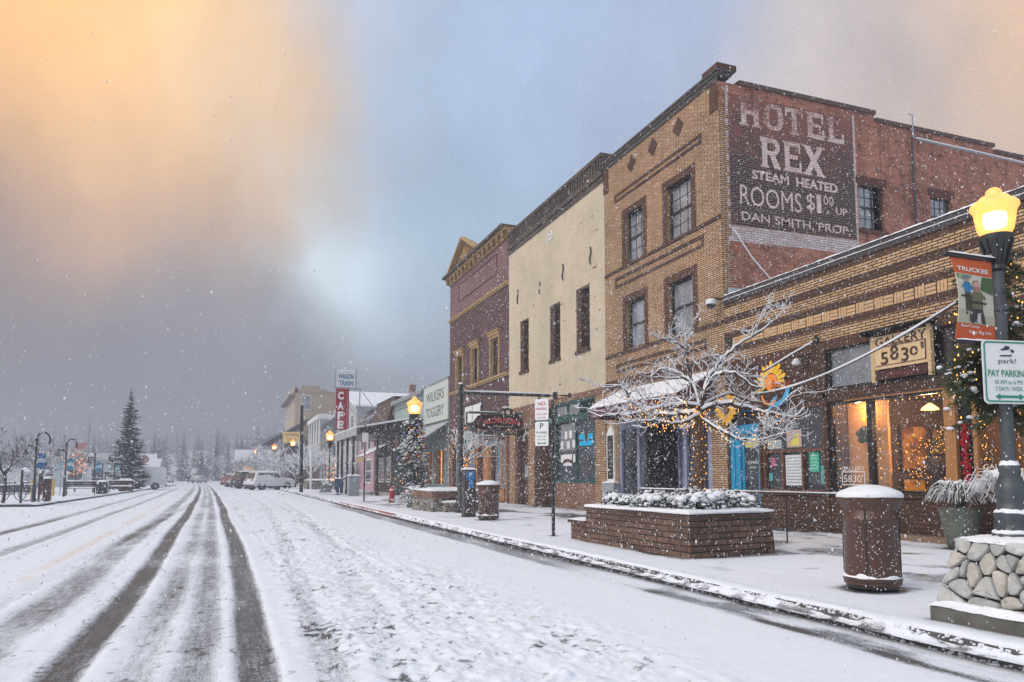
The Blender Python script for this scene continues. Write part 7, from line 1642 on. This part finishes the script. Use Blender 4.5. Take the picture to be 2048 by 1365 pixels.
mb=MB(); rnd=random.Random(9); LT3=thing('string_lights','warm lights on the shop doorway trunk beyond the far stone planter','string lights',(9.5,74,1.5)); bulbs(mb,[(9.2+rnd.uniform(-.6,.6),73+rnd.uniform(-.5,.5),.9+rnd.random()*2.0) for _ in range(70)],.03); tag(mb.build('bulb',M['bulb'],LT3),kind='stuff')

# ================================================================== vehicles
def suv(label,x,y,rz,paint,L=4.75,W=1.9,H_=1.72,snow=True,detail=True,name='parked_car',cat='car',group='cars parked nose to the kerb'):
    """length along +X (front), wheels, glasshouse, lights; snow on the roof and bonnet"""
    t=thing(name,label,cat,(0,0,0),0,group); w=W/2
    prof=[(-L*.5,.45),(-L*.5,.95),(-L*.47,1.08),(-L*.41,H_-.08),(-L*.36,H_),(L*.03,H_),(L*.11,H_-.07),(L*.25,1.18),(L*.45,1.08),(L*.5,.92),(L*.5,.42),(L*.44,.28),(-L*.44,.28)]
    m=MB(); vs=[];n=len(prof)
    for s in (-1,1):
        for px_,pz in prof:
            k=1 if pz<1.12 else 1-.22*(pz-1.12)/(H_-1.12); vs.append((px_,s*w*k,pz))
    # inset centre line ring for rounder shoulders
    fs=[(i,(i+1)%n,(i+1)%n+n,i+n) for i in range(n)]; m.add(vs,fs+[tuple(range(n))[::-1],tuple(range(n,2*n))]); bo=m.build('body',paint,t,bevel=.10); bo.modifiers['bevel'].segments=4
    kx=lambda z:1-.22*(z-1.12)/(H_-1.12) if z>1.12 else 1
    def glass(pts,s):
        g=MB(); g.add([(px_,s*(w*kx(pz)+.008),pz) for px_,pz in pts],[tuple(range(len(pts)))]); g.build('window',M['pane'],t,flip=False)
    z0,z1=1.22,H_-.15
    for s in (-1,1):
        glass([(-L*.395,z0),(-L*.36,z1),(-L*.22,z1),(-L*.22,z0)],s); glass([(-L*.205,z0),(-L*.205,z1),(-L*.03,z1),(-L*.03,z0)],s); glass([(-L*.015,z0),(-L*.015,z1),(L*.07,z1),(L*.20,z0)],s)
    g=MB(); g.add([(-L*.468,-w*.8,1.12),(-L*.468,w*.8,1.12),(-L*.418,w*.66,H_-.12),(-L*.418,-w*.66,H_-.12)],[(0,1,2,3)]); g.v=[(a-.012,b_,c) for a,b_,c in g.v]; g.build('rear_window',M['pane'],t,flip=False)
    g=MB(); g.add([(L*.118,-w*.72,H_-.1),(L*.118,w*.72,H_-.1),(L*.245,w*.85,1.20),(L*.245,-w*.85,1.20)],[(0,1,2,3)]); g.v=[(a+.012,b_,c+.012) for a,b_,c in g.v]; g.build('windscreen',M['pane'],t,flip=False)
    for sx in (-1,1):
        for s in (-1,1):
            cx=sx*L*.30; m=MB(); m.lathe([(.23,-.11),(.36,-.11),(.39,-.07),(.39,.07),(.36,.11),(.23,.11)],(0,0,0),20,False); m.v=[(cx+a,s*(w-.10)+c,0.38+b_) for a,b_,c in m.v]; ty=m.build('wheel',tint('tyre rubber',(.018,.018,.018),.8),t,smooth=True)
            m=MB(); m.lathe([(.01,.10),(.06,.10),(.21,.085),(.22,.06)],(0,0,0),14,False)
            for k in range(5): a=k*1.2566; m.bar((0,0,.105),(math.cos(a)*.2,math.sin(a)*.2,.095),.05,.02)
            m.v=[(cx+a,s*(w-.10)+s*c,.36+b_) for a,b_,c in m.v]; m.build('rim',M['steel'],ty)
            m=MB(); m.lathe([(.40,-.02),(.44,-.02),(.44,.015),(.40,.015)],(0,0,0),20,False); m.v=[(cx+a,s*(w+.0)+c,.36+b_) for a,b_,c in m.v]; m.build('wheel_arch',M['black'],t)
    m=MB()
    for s in (-1,1): m.box(-L*.5-.012,-L*.465,s*w*.62-.15,s*w*.62+.15,.92,1.06)
    m.build('tail_light',tint('red lamp lens',(.35,.012,.02),.2),t)
    m=MB()
    for s in (-1,1): m.box(L*.455,L*.5+.012,s*w*.66-.16,s*w*.66+.16,.78,.92)
    m.build('headlight',M['pane_light'],t)
    m=MB(); m.box(-L*.5-.03,-L*.44,-w*.98,w*.98,.28,.55); m.box(L*.45,L*.5+.03,-w*.98,w*.98,.26,.5); m.box(-L*.44,L*.44,-w-.015,-w+.02,.26,.40); m.box(-L*.44,L*.44,w-.02,w+.015,.26,.40); m.build('bumper',tint('grey black plastic',(.035,.035,.038)),t)
    m=MB(); m.box(-L*.5-.034,-L*.5-.03,-.2,.2,.72,.84); m.build('number_plate',M['white_paint'],t)
    for s in (-1,1):
        m=MB(); m.box(L*.17,L*.21,s*(w+.05)-.07,s*(w+.05)+.07,1.12,1.24); m.build('mirror',paint,t)
    if snow:
        m=MB(); lumpy_slab(m,-L*.40,L*.12,-w*.74,w*.74,H_-.01,.10,10,3); lumpy_slab(m,L*.27,L*.46,-w*.8,w*.8,1.09,.10,8,4); m.build('snow_cap',M['snow_fine'],t,smooth=True)
    t.location=(x,y,.03); t.rotation_euler[2]=rz; return t
white=pm('white car paint',(.70,.72,.74),.25,.04,2); suv('white SUV parked at an angle with its nose to the kerb, nearest of the cars',4.0,80.5,R(28),white,4.7,1.98,1.84)
suv('dark SUV with snowy roof parked just beyond the white one',2.9,90,R(24),pm('charcoal car paint',(.03,.032,.036),.25,.1,2),4.8,1.95,1.9)
suv('grey snow covered hatchback parked beyond the dark SUV',2.2,98,R(24),pm('grey car paint',(.25,.26,.28),.25,.1,2),4.4,1.85,1.6)
suv('dull red car with snowy roof, last of the parked row',1.6,107,R(24),pm('dull red car paint',(.22,.03,.035),.3,.1,2),4.6,1.85,1.65)
suv('distant car smothered in snow where the street bends',-13,190,R(80),white,4.6,1.9,1.6,group='snow covered cars where the street bends')
suv('distant snow covered car at the bend, right of the other',-6,185,R(70),pm('silver car paint',(.4,.42,.45),.3,.1,2),4.6,1.9,1.6,group='snow covered cars where the street bends')
VAN=thing('white_van','white panel van half hidden behind the big spruce','van',(0,0,0))
m=MB(); m.prism([(-2.6,.45),(-2.6,2.15),(-2.45,2.25),(1.3,2.25),(1.9,1.45),(2.6,1.25),(2.65,.45)],(0,-1,0),(1,0,0),(0,0,1),(0,2,0)); m.build('body',white,VAN,bevel=.06)
for cx in (-1.6,1.7):
    for s in (-1,1):
        m=MB(); m.lathe([(.2,-.12),(.36,-.12),(.38,0),(.36,.12),(.2,.12)],(0,0,0),18,False); m.v=[(cx+a,s*.92+c,.38+b_) for a,b_,c in m.v]; w_=m.build('wheel',tint('tyre rubber',(.018,.018,.018),.8),VAN,smooth=True)
        m=MB(); m.lathe([(.01,.1),(.2,.09)],(0,0,0),14,False); m.v=[(cx+a,s*.92+s*c,.38+b_) for a,b_,c in m.v]; m.build('rim',M['steel'],w_)
m=MB(); m.add([(1.42,-.85,2.1),(1.42,.85,2.1),(1.92,.9,1.5),(1.92,-.9,1.5)],[(0,1,2,3)]); m.v=[(a+.02,b_,c+.01) for a,b_,c in m.v]; m.build('windscreen',M['pane'],VAN,flip=False)
m=MB(); m.add([(.5,-1.01,1.35),(1.35,-1.01,1.35),(1.2,-1.01,2.0),(.5,-1.01,2.0)],[(0,1,2,3)]); m.build('window',M['pane'],VAN,flip=False)
m=MB(); lumpy_slab(m,-2.55,1.3,-.95,.95,2.24,.12,10,4); m.build('snow_cap',M['snow_fine'],VAN,smooth=True)
m=MB(); m.box(-2.66,-2.6,-1,1,.4,.6); m.box(2.6,2.8,-.9,.9,.4,.6); m.build('bumper',tint('grey black plastic',(.035,.035,.038)),VAN)
VAN.location=(-8.6,86,0.02); VAN.rotation_euler[2]=R(188)

# ================================================================== left side of the street
LZ=.13
def plaza_h(X,Y):
    n=fbm(X*.6,Y*.4,4,401); e=-7.75-.006*(Y-38)
    z=LZ+.03*(n-.4); cover=1.03-.25*sm(.6,.75,fbm(X*1.1,Y*.8,3,403)); return z,dict(cover=cover,dirt=X*0+.05)
xs3=np.concatenate([np.arange(-70,-14,2.0),np.arange(-14,-7.95,.25),[-7.9]]); ys3=np.arange(38,135,.6)
o=grid_mesh('plaza',xs3,ys3,plaza_h,None,M['walk']); tag(o,'snowy raised plaza across the street','plaza',kind='structure')
mb=MB(); mb.prism([(-7.92,38),(-7.82,38.3),(-7.72,60),(-7.75,135),(-7.92,135)],(0,0,-.05),(1,0,0),(0,1,0),(0,0,.165)); mb.box(-70,-7.925,37.9,38,-.05,.1); o=mb.build('plaza_kerb',M['concrete']); tag(o,'dark kerb along the snowy plaza','kerb',kind='structure')
mb=MB(); rnd=random.Random(3)
for k in range(120):
    y=38+rnd.random()**1.5*70; L=rnd.uniform(.3,1.6); snow_strip(mb,-7.93,-7.66,y,y+L,.11,.06,4,k)
tag(mb.build('plaza_kerb_snow',M['snow']),'broken ridge of snow along the plaza kerb','snow',kind='stuff')
def crook_lamp(label,x,y,h=3.35,rz=0.0,banner=True,bc=(.025,.12,.33),crook=True):
    t=thing('crook_lamp',label,'street lamp',(0,0,0),0,'crook topped lamps on the plaza')
    m=MB(); m.lathe([(.11,0),(.11,.12),(.085,.16),(.085,.75),(.10,.78),(.06,.82)],(0,0,0),12); m.build('base',M['iron'],t,smooth=True)
    m=MB(); top=h-.45; pts=[(0,0,.8),(0,0,top)]
    if crook: pts+=[(.28-.28*math.cos(a),0,top+.36*math.sin(a)) for a in np.linspace(.25,3.7,12)]
    m.tube(pts,[.055,.05]+[.042]*(len(pts)-2),8); m.lathe([(.075,-.05),(.075,.05)],(0,0,top),10); m.build('pole',M['iron'],t,smooth=True)
    m=MB(); z=top-.30; m.tube([(0,0,z),(-.45,0,z)],.05,8); m.tube([(0,0,z-.28),(-.22,0,z-.02)],.02,6); m.tube([(-.45,0,z+.05),(-.45,0,z-.10)],.03,8); m.build('arm',M['iron'],t,smooth=True)
    m=MB(); m.lathe([(.05,0),(.075,-.04),(.07,-.16),(.11,-.20),(.17,-.34),(.16,-.35),(.02,-.345)],(-.45,0,z-.08),14); m.build('lamp_head',M['iron'],t,smooth=True)
    m=MB(); snow_strip(m,-.45,0,-.03,.03,z+.048,.02,5,1); m.build('snow_cap',M['snow_fine'],t)
    if banner:
        m=MB(); m.mat(tint('blue banner %g'%bc[0],bc,.7)); m.box(.07,.42,-.012,.012,1.60,2.30); m.mat(tint('pale band',(.40,.48,.52))); m.box(.07,.42,-.016,.016,1.88,2.08); b_=m.build('banner',None,t)
        m=MB(); m.bar((0,0,2.31),(.44,0,2.31),.025); m.bar((0,0,1.59),(.44,0,1.59),.025); m.build('banner_arm',M['iron'],t)
    t.location=(x,y,LZ); t.rotation_euler[2]=rz; return t
crook_lamp('tallest nearest crook topped lamp with deep blue banner by the bicycles',-8.66,42,3.42)
crook_lamp('second crook topped lamp with teal blue banner beside the near bench',-9.5,54,3.65,0,True,(.02,.20,.30))
crook_lamp('third plaza lamp without a crook, teal banner, behind the bins',-9.65,66,3.45,0,True,(.02,.22,.30),False)
crook_lamp('fourth slim crook topped lamp close to the big spruce',-9.9,79,4.0,0,True,(.05,.25,.30))
conifer('spruce_tree','tall dark spruce dusted with snow beside the white van',-9.45,85,LZ,10.4,2.0,7,46,17,.50,cat='tree')
bare_tree('bare_tree','thin bare young tree by the bicycles at the left edge',-9.5,40.3,LZ,3.6,51,.8,.45,'bare trees on the plaza',5,.06,.40,.010)
bare_tree('bare_tree','bare bushy tree behind the deep blue banner',-11.6,58,LZ,4.2,52,1.0,.6,'bare trees on the plaza',5,.08,.3,.013)
bare_tree('bare_tree','bare tree further back between the two crook lamps',-16.5,70,LZ,4.2,53,1.0,.6,'bare trees on the plaza',5,.08,.3,.015)
bare_tree('bare_tree','leafless tree behind the snowy benches at the plaza back',-15.2,95,LZ,5.0,54,1.0,.6,'bare trees on the plaza',5,.08,.3,.02)
bare_tree('bare_tree','bare tree at the far left, behind the thin young one',-17.5,58,LZ,3.6,56,1.2,.7,'bare trees on the plaza',5,.08,.25,.014)
bare_tree('lit_plaza_tree','small bare plaza tree glowing with orange lights behind the bench',-11.6,70,LZ,3.6,55,.8,.5,None,5,.06,.42,.010)
mb=MB(); rnd=random.Random(6); LT4=thing('string_lights','orange lights filling the small plaza tree','string lights',(-11.6,70,2)); bulbs(mb,[(-11.6+rnd.gauss(0,.55),70+rnd.gauss(0,.5),2.3+rnd.gauss(0,.5)) for _ in range(200)],.022); tag(mb.build('bulb',emit('orange bulb',(1,.35,.12),3.2),LT4),kind='stuff')
def bench(label,x,y,rz):
    t=thing('park_bench',label,'bench',(0,0,0),0,'snowy plaza benches')
    m=MB()
    for k in range(4): m.box(-.95,.95,-.20+k*.12,-.10+k*.12,.43,.47)
    m.build('seat',M['dark_wood'],t); m=MB()
    for k in range(3): m.obox((0,.30+k*.03,.58+k*.13),(1.9,.03,.10),0,0,-.2)
    m.build('backrest',M['dark_wood'],t)
    for s in (-.8,.8):
        m=MB(); m.bar((s,-.2,0),(s,-.2,.43),.05); m.bar((s,.28,0),(s,.36,.9),.05); m.bar((s,-.22,.62),(s,.3,.62),.05); m.bar((s,-.2,.43),(s,-.2,.62),.04); m.build('leg',M['iron'],t)
    m=MB(); lumpy_slab(m,-.95,.95,-.2,.26,.47,.08,10,3); snow_strip(m,-.95,.95,.33,.40,.90,.06,10,5); m.build('snow_cap',M['snow_fine'],t,smooth=True)
    t.location=(x,y,LZ); t.rotation_euler[2]=rz
bench('dark plaza bench under snow left of the dark bin, nearer of the two',-9.0,56.5,R(8)); bench('second snowy plaza bench just before the big spruce',-7.75,66,R(8))
def box_bin(label,x,y,w,h,mat):
    t=thing('plaza_bin',label,'bin',(0,0,0),0,'bins on the plaza'); m=MB(); m.box(-w/2,w/2,-w/2,w/2,.05,h); m.box(-w/2+.04,w/2-.04,-w/2+.04,w/2-.04,0,.05)
    for k in range(5): m.box(-w/2-.012,-w/2,-w/2+.05+k*w*.18,-w/2+.05+k*w*.18+.05,.1,h-.1)
    for k in range(5): m.box(-w/2+.03+k*w*.19,-w/2+.03+k*w*.19+.06,-w/2-.012,-w/2,.1,h-.15)
    m.build('body',mat,t); m=MB(); lumpy_slab(m,-w/2-.03,w/2+.03,-w/2-.03,w/2+.03,h,.12,8,2); m.build('snow_cap',M['snow_fine'],t,smooth=True); t.location=(x,y,LZ)
box_bin('tall slim brown bin beside the nearest crook lamp',-8.22,42.6,.32,1.1,M['bin_brown']); box_bin('squat dark plaza bin with snowy top between the benches',-8.3,60.5,.7,.85,M['iron']); box_bin('low dark box with thick snow cap beside the second bench',-8.0,71,.95,.95,M['dark_wood'])
for k,(x,y,h,c,l) in enumerate(((-8.75,40.0,1.5,'iron','thin dark bollard left of the nearest crook lamp'),(-8.45,42.0,1.35,'bin_brown','reddish post between the lamp and the slim bin'),(-9.15,51.8,1.2,'iron','dark post by the second crook lamp'),(-10.2,74,2.4,'iron','tall dark post behind the dark plaza bin'),(-9.7,72,1.6,'iron','slim post left of the second bench'))):
    t=thing('bollard',l,'post',(x,y,LZ),0,'posts on the plaza'); m=MB(); m.lathe([(.05,0),(.05,h),(.02,h+.03)],(x,y,LZ),10); m.build('pole',M[c],t); m=MB(); m.ball((x,y,LZ+h+.03),.06,8,5,.7); m.build('snow_cap',M['snow_fine'],t)
for k,(x,y,l) in enumerate(((-9.35,45,'yellow bollard behind the nearest crook lamp'),(-10.4,55.5,'yellow bollard left of the second crook lamp'))):
    t=thing('yellow_bollard',l,'post',(x,y,LZ),0,'yellow bollards'); m=MB(); m.lathe([(.08,0),(.08,1.0),(.05,1.05)],(x,y,LZ),10); m.build('pole',tint('yellow paint',(.55,.38,.05)),t)
BS=thing('blue_sign_post','slim post with pale blue plate behind the yellow bollard','sign post',(-10.1,56,LZ)); m=MB(); m.tube([(-10.1,56,LZ),(-10.1,56,2.4)],.03,8); m.build('post',M['steel'],BS); m=MB(); m.box(-10.2,-10.0,55.96,55.98,1.75,2.3); m.build('plate',tint('pale blue plate',(.20,.38,.50)),BS)
def bike(label,x,y,rz):
    t=thing('bicycle',label,'bicycle',(0,0,0),0,'snowy bicycles on the plaza')
    for cx in (-.52,.52):
        m=MB(); m.tube([(cx+.33*math.cos(a),0,.35+.33*math.sin(a)) for a in np.linspace(0,6.2832,21)],.022,5,False); w_=m.build('wheel',M['black'],t); m=MB()
        for k in range(8): a=k*.785; m.bar((cx,0,.35),(cx+.32*math.cos(a),0,.35+.32*math.sin(a)),.006)
        m.build('spokes',M['steel'],w_)
    m=MB()
    for p_,q_ in (((-.52,.35),(-.18,.78)),((-.52,.35),(-.08,.32)),((-.08,.32),(-.22,.86)),((-.08,.32),(.36,.80)),((-.2,.76),(.36,.80)),((.52,.35),(.34,.92))): m.tube([(p_[0],0,p_[1]),(q_[0],0,q_[1])],.02,6)
    m.build('frame',M['iron'],t); m=MB(); m.obox((-.24,0,.90),(.26,.13,.05)); m.build('saddle',M['black'],t); m=MB(); m.tube([(.34,-.28,.95),(.36,0,.92),(.34,.28,.95)],.018,6); m.build('handlebar',M['black'],t)
    m=MB(); snow_strip(m,-.38,-.1,-.06,.06,.925,.06,4,1); m.tube([(-.15,0,.80),(.33,0,.83)],.03,5); m.build('snow_cap',M['snow_fine'],t,smooth=True); t.location=(x,y,LZ); t.rotation_euler[2]=rz
bike('snow dusted bicycle nearer the thin bare tree',-9.75,43.2,R(10)); bike('second snow dusted bicycle, closer to the crook lamp',-9.35,44.5,R(-25))
SG=thing('round_sign','faded red roundish sign on a post behind the big spruce','sign',(-13.3,140,LZ)); m=MB(); m.tube([(-13.3,140,LZ),(-13.3,140,4.3)],.06,8); m.build('post',M['steel'],SG); m=MB(); m.prism([(-13.3+.85*math.cos(a),4.3+.78*math.sin(a)) for a in np.linspace(0,6.283,17)[:-1]],(0,139.9,0),(1,0,0),(0,0,1),(0,.05,0)); pl=m.build('plate',tint('faded red plate',(.30,.10,.09)),SG); m=MB(); put_text(m,'STOP',(-13.9,139.88,4.13),(1,0,0),UPV,1.2,.34,bold=.03); m.build('lettering',M['white_paint'],pl)
FG=thing('radio_mast','thin grey mast with a dark sleeve rising behind the plaza','mast',(-20,130,0)); m=MB(); m.tube([(-20,130,0),(-20,130,7.5)],.14,8); m.lathe([(.25,0),(.22,1.6),(.05,2.6)],(-20,130,7.0),8); m.tube([(-20,130,9.5),(-20,130,11.2)],.03,5); m.build('pole',M['steel'],FG)
m=MB(); m.quad((-20,130,6.6),(-21.8,130,6.4),(-21.8,130.1,5.4),(-20,130,5.6)); m.build('flag',tint('red white flag',(.45,.18,.2)),FG)
FE=thing('plaza_fence','low dark snow topped fence at the back of the plaza','fence',(-25,62,LZ))
m=MB(); m.box(-60,-13,61.9,62.0,.25,.75)
for k in range(24): m.box(-60+k*2,-59.9+k*2,61.85,61.9,LZ,1.0)
m.build('panel',tint('dark grey fence boards',(.07,.075,.08)),FE); m=MB(); snow_strip(m,-60,-13,61.82,62.08,.75,.12,90,3); m.build('snow_cap',M['snow'],FE)
rnd=random.Random(8)
for k in range(7):
    shrub('hedge_bush','dark twiggy snow laden hedge bush '+['at the far left of the fence','second along the fence','behind the thin bare tree','behind the bicycles','behind the nearest crook lamp','near the end of the fence','last by the yellow bollard'][k],-27+k*2.3,63.5+rnd.uniform(-.5,.5),LZ,1.3,1.9,500+k,160,'shrub','hedge bushes along the plaza fence',.03,tint('dark hedge leaf',(.035,.042,.04)),.5)
house('plaza_house','pale flat building behind the small lit plaza tree',-22,-13.5,104,112,3.4,tint('pale blue grey wall',(.45,.50,.55)),tint('snow dusted roof',(.34,.37,.40)),.8,'x',[('s',-21,-19.5,1,2.6),('s',-18,-16.5,1,2.6),('s',-15.5,-14.4,.2,2.3)])
house('plaza_house','long low grey house at the far left beyond the hedge',-48,-28,112,120,3.6,tint('grey blue wall',(.30,.34,.38)),tint('snow dusted roof',(.34,.37,.40)),1.4,'x',[('s',-44,-42,1,2.6),('s',-38,-36,1,2.6)])
# ================================================================== hazy far end
def hill_h(X,Y):
    r=np.hypot(X-20,Y)*1.0
    z=sm(230,620,Y+.25*X)*34*(.55+.45*fbm(X*.006,Y*.006,4,601))+sm(40,190,X-.04*Y)*sm(60,200,Y)*15-1.2
    z=z*(.35+.65*sm(-220,40,X)) ; return z-.5,dict(cover=X*0+1.05,dirt=X*0)
o=grid_mesh('hills',np.arange(-520,620,10.0),np.arange(60,900,10.0),hill_h,None,M['snow']); tag(o,'snowy hillside fading into falling snow','hills',kind='structure')
def hz(x,y): return float(hill_h(np.array([[x]]),np.array([[y]]))[0][0,0])
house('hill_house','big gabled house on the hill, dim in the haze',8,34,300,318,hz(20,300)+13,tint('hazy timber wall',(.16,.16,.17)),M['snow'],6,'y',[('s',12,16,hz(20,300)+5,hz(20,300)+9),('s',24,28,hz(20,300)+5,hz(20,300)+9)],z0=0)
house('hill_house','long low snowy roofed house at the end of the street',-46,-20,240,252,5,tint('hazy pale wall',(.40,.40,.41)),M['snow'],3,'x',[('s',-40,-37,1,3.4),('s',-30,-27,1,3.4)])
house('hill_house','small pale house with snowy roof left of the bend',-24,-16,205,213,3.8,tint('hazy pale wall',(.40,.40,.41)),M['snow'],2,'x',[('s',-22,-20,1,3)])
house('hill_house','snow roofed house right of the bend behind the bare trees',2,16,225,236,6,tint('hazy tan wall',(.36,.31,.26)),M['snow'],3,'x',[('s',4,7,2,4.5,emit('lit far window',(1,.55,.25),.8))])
rnd=random.Random(90); con=[]
protos=[]
spots=[(-22,262,17,'right of the round sign'),(-14,275,17,'left of the bend'),(-37,250,16,'behind the spruce'),(14,205,15,'behind the eaves building'),(4,250,16,'above the far cars'),(10,268,17,'upper, over the eaves roof'),(-4,290,17,'mid slope'),(20,280,18,'right of the gabled house'),(-34,300,18,'far left slope'),(-50,280,17,'leftmost on the slope'),(38,250,16,'behind the tan block'),(52,230,16,'above the shop roofs'),(70,240,17,'over the porch roof'),(86,230,17,'over the green shop'),(0,235,14,'low, over the distant cars'),(18,262,17,'over the timber eaves'),(-8,262,15,'thin, middle of the valley'),(33,300,18,'faint, right of the gabled house'),(-20,255,15,'faint, right of the near pair'),(60,270,17,'faint, over the tan block'),(48,205,15,'over the clapboard shop'),(-44,215,15,'behind the crook lamps')]
for k,(x,y,h,l) in enumerate(spots):
    lb='hazy conifer on the hillside, '+l
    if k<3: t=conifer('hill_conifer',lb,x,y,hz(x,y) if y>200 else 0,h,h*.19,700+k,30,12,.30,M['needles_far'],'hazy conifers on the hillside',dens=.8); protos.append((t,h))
    else:
        p_,h0=protos[k%3]; t=copy_tree(p_); t.location=(x,y,hz(x,y)); t.scale=(h/h0,)*3; t.rotation_euler[2]=k*1.3; t['label']=lb
# the far wood, too many to count
base=[o_ for o_ in protos[0][0].children if o_.name.startswith('crown')][0].data; bvs=np.array([v.co[:] for v in base.vertices]); bfs=[tuple(p.vertices) for p in base.polygons]; sel=bfs[::3]
used=sorted(set(i for f in sel for i in f)); mp_={i:j for j,i in enumerate(used)}; sv=bvs[used]; sf=[tuple(mp_[i] for i in f) for f in sel]
mb=MB(); rnd=random.Random(4)
for k in range(330):
    y=rnd.uniform(300,640); x=rnd.uniform(-190,.62*y); s=rnd.uniform(.7,1.2); a=rnd.uniform(0,6.28); z=hz(x,y); c,s_=math.cos(a)*s,math.sin(a)*s
    vs=np.stack([sv[:,0]*c-sv[:,1]*s_+x,sv[:,0]*s_+sv[:,1]*c+y,sv[:,2]*s+z],-1); mb.add(vs.tolist(),sf)
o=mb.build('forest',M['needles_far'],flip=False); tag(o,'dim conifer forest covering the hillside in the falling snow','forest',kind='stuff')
for k,(x,y,l) in enumerate(((-9,200,'left of the distant cars'),(0,215,'above the distant cars'),(6,190,'before the parked row'),(9,160,'beside the timber eaves'))):
    bare_tree('far_bare_tree','grey leafless tree in the haze, '+l,x,y,0,9,800+k,1.0,.9,'leafless trees at the end of the street',5,.16,.25,.04)
# ================================================================== falling snow and the thick air
rng=np.random.RandomState(12)
def flakes(n,x0,x1,y0,y1,z0,z1,r0,r1,near=3.4):
    P_=np.stack([rng.uniform(x0,x1,n),rng.uniform(y0,y1,n),rng.uniform(z0,z1,n)],-1)
    d=np.linalg.norm(P_-np.array([0,0,1.3]),axis=1); P_=P_[d>near]; return P_,rng.uniform(r0,r1,len(P_))**1.0
A1,R1=flakes(22000,-9,10,1.5,14,.05,9,.0030,.0075); A2,R2=flakes(60000,-14,12,8,40,.1,15,.0045,.0105); A3,R3=flakes(20000,-30,14,36,90,.1,16,.007,.014)
A4,R4=flakes(45000,1.5,11.3,3,17,.05,6.5,.0022,.0052); P_=np.concatenate([A1,A2,A3,A4]);RR=np.concatenate([R1,R2,R3,R4]); keep=~((P_[:,0]>11.3)) & ((P_[:,0]>4.5)|(P_[:,2]<2.2)|(rng.rand(len(P_))<.16)) & ((P_[:,2]<7)|(rng.rand(len(P_))<.55)); P_=P_[keep];RR=RR[keep]
n=len(P_); oct_=np.array([(1,0,0),(-1,0,0),(0,1,0),(0,-1,0),(0,0,1.25),(0,0,-1.25)]); tri=np.array([(0,2,4),(2,1,4),(1,3,4),(3,0,4),(2,0,5),(1,2,5),(3,1,5),(0,3,5)])
sc=RR[:,None,None]*rng.uniform(.7,1.3,(n,6,1)); V=P_[:,None,:]+oct_[None]*sc+np.array([.35,0,-1.0])[None,None]*(oct_[None,:,2:3]*RR[:,None,None]*-.35)
T=(tri[None]+np.arange(n)[:,None,None]*6).reshape(-1,3)
me=bpy.data.meshes.new('falling_snow'); me.vertices.add(n*6); me.vertices.foreach_set('co',V.reshape(-1).astype(np.float32)); me.loops.add(len(T)*3); me.polygons.add(len(T)); me.loops.foreach_set('vertex_index',T.ravel().astype(np.int32)); me.polygons.foreach_set('loop_start',np.arange(0,len(T)*3,3,dtype=np.int32)); me.update(calc_edges=True)
fm=bpy.data.materials.new('snowflake'); fm.use_nodes=True; q_=fm.node_tree.nodes['Principled BSDF']; q_.inputs['Base Color'].default_value=(.70,.72,.75,1); q_.inputs['Roughness'].default_value=.8; q_.inputs['Subsurface Weight'].default_value=0; me.materials.append(fm)
o=bpy.data.objects.new('falling_snow',me); link(o); tag(o,'loose snowflakes drifting down over the whole street','snow',kind='stuff')
mb=MB(); mb.box(-535,640,-30,930,-3.0,58); hzo=mb.build('haze'); hzo.data.materials.clear()
hm=bpy.data.materials.new('haze'); hm.use_nodes=True; nt_=hm.node_tree; nt_.nodes.clear(); out=nt_.nodes.new('ShaderNodeOutputMaterial'); pv=nt_.nodes.new('ShaderNodeVolumePrincipled'); pv.inputs['Color'].default_value=(.42,.45,.52,1); pv.inputs['Density'].default_value=.0031; pv.inputs['Anisotropy'].default_value=0.0; nt_.links.new(pv.outputs[0],out.inputs['Volume']); hzo.data.materials.append(hm); tag(hzo,'grey blue snowy air over the street','haze',kind='stuff')
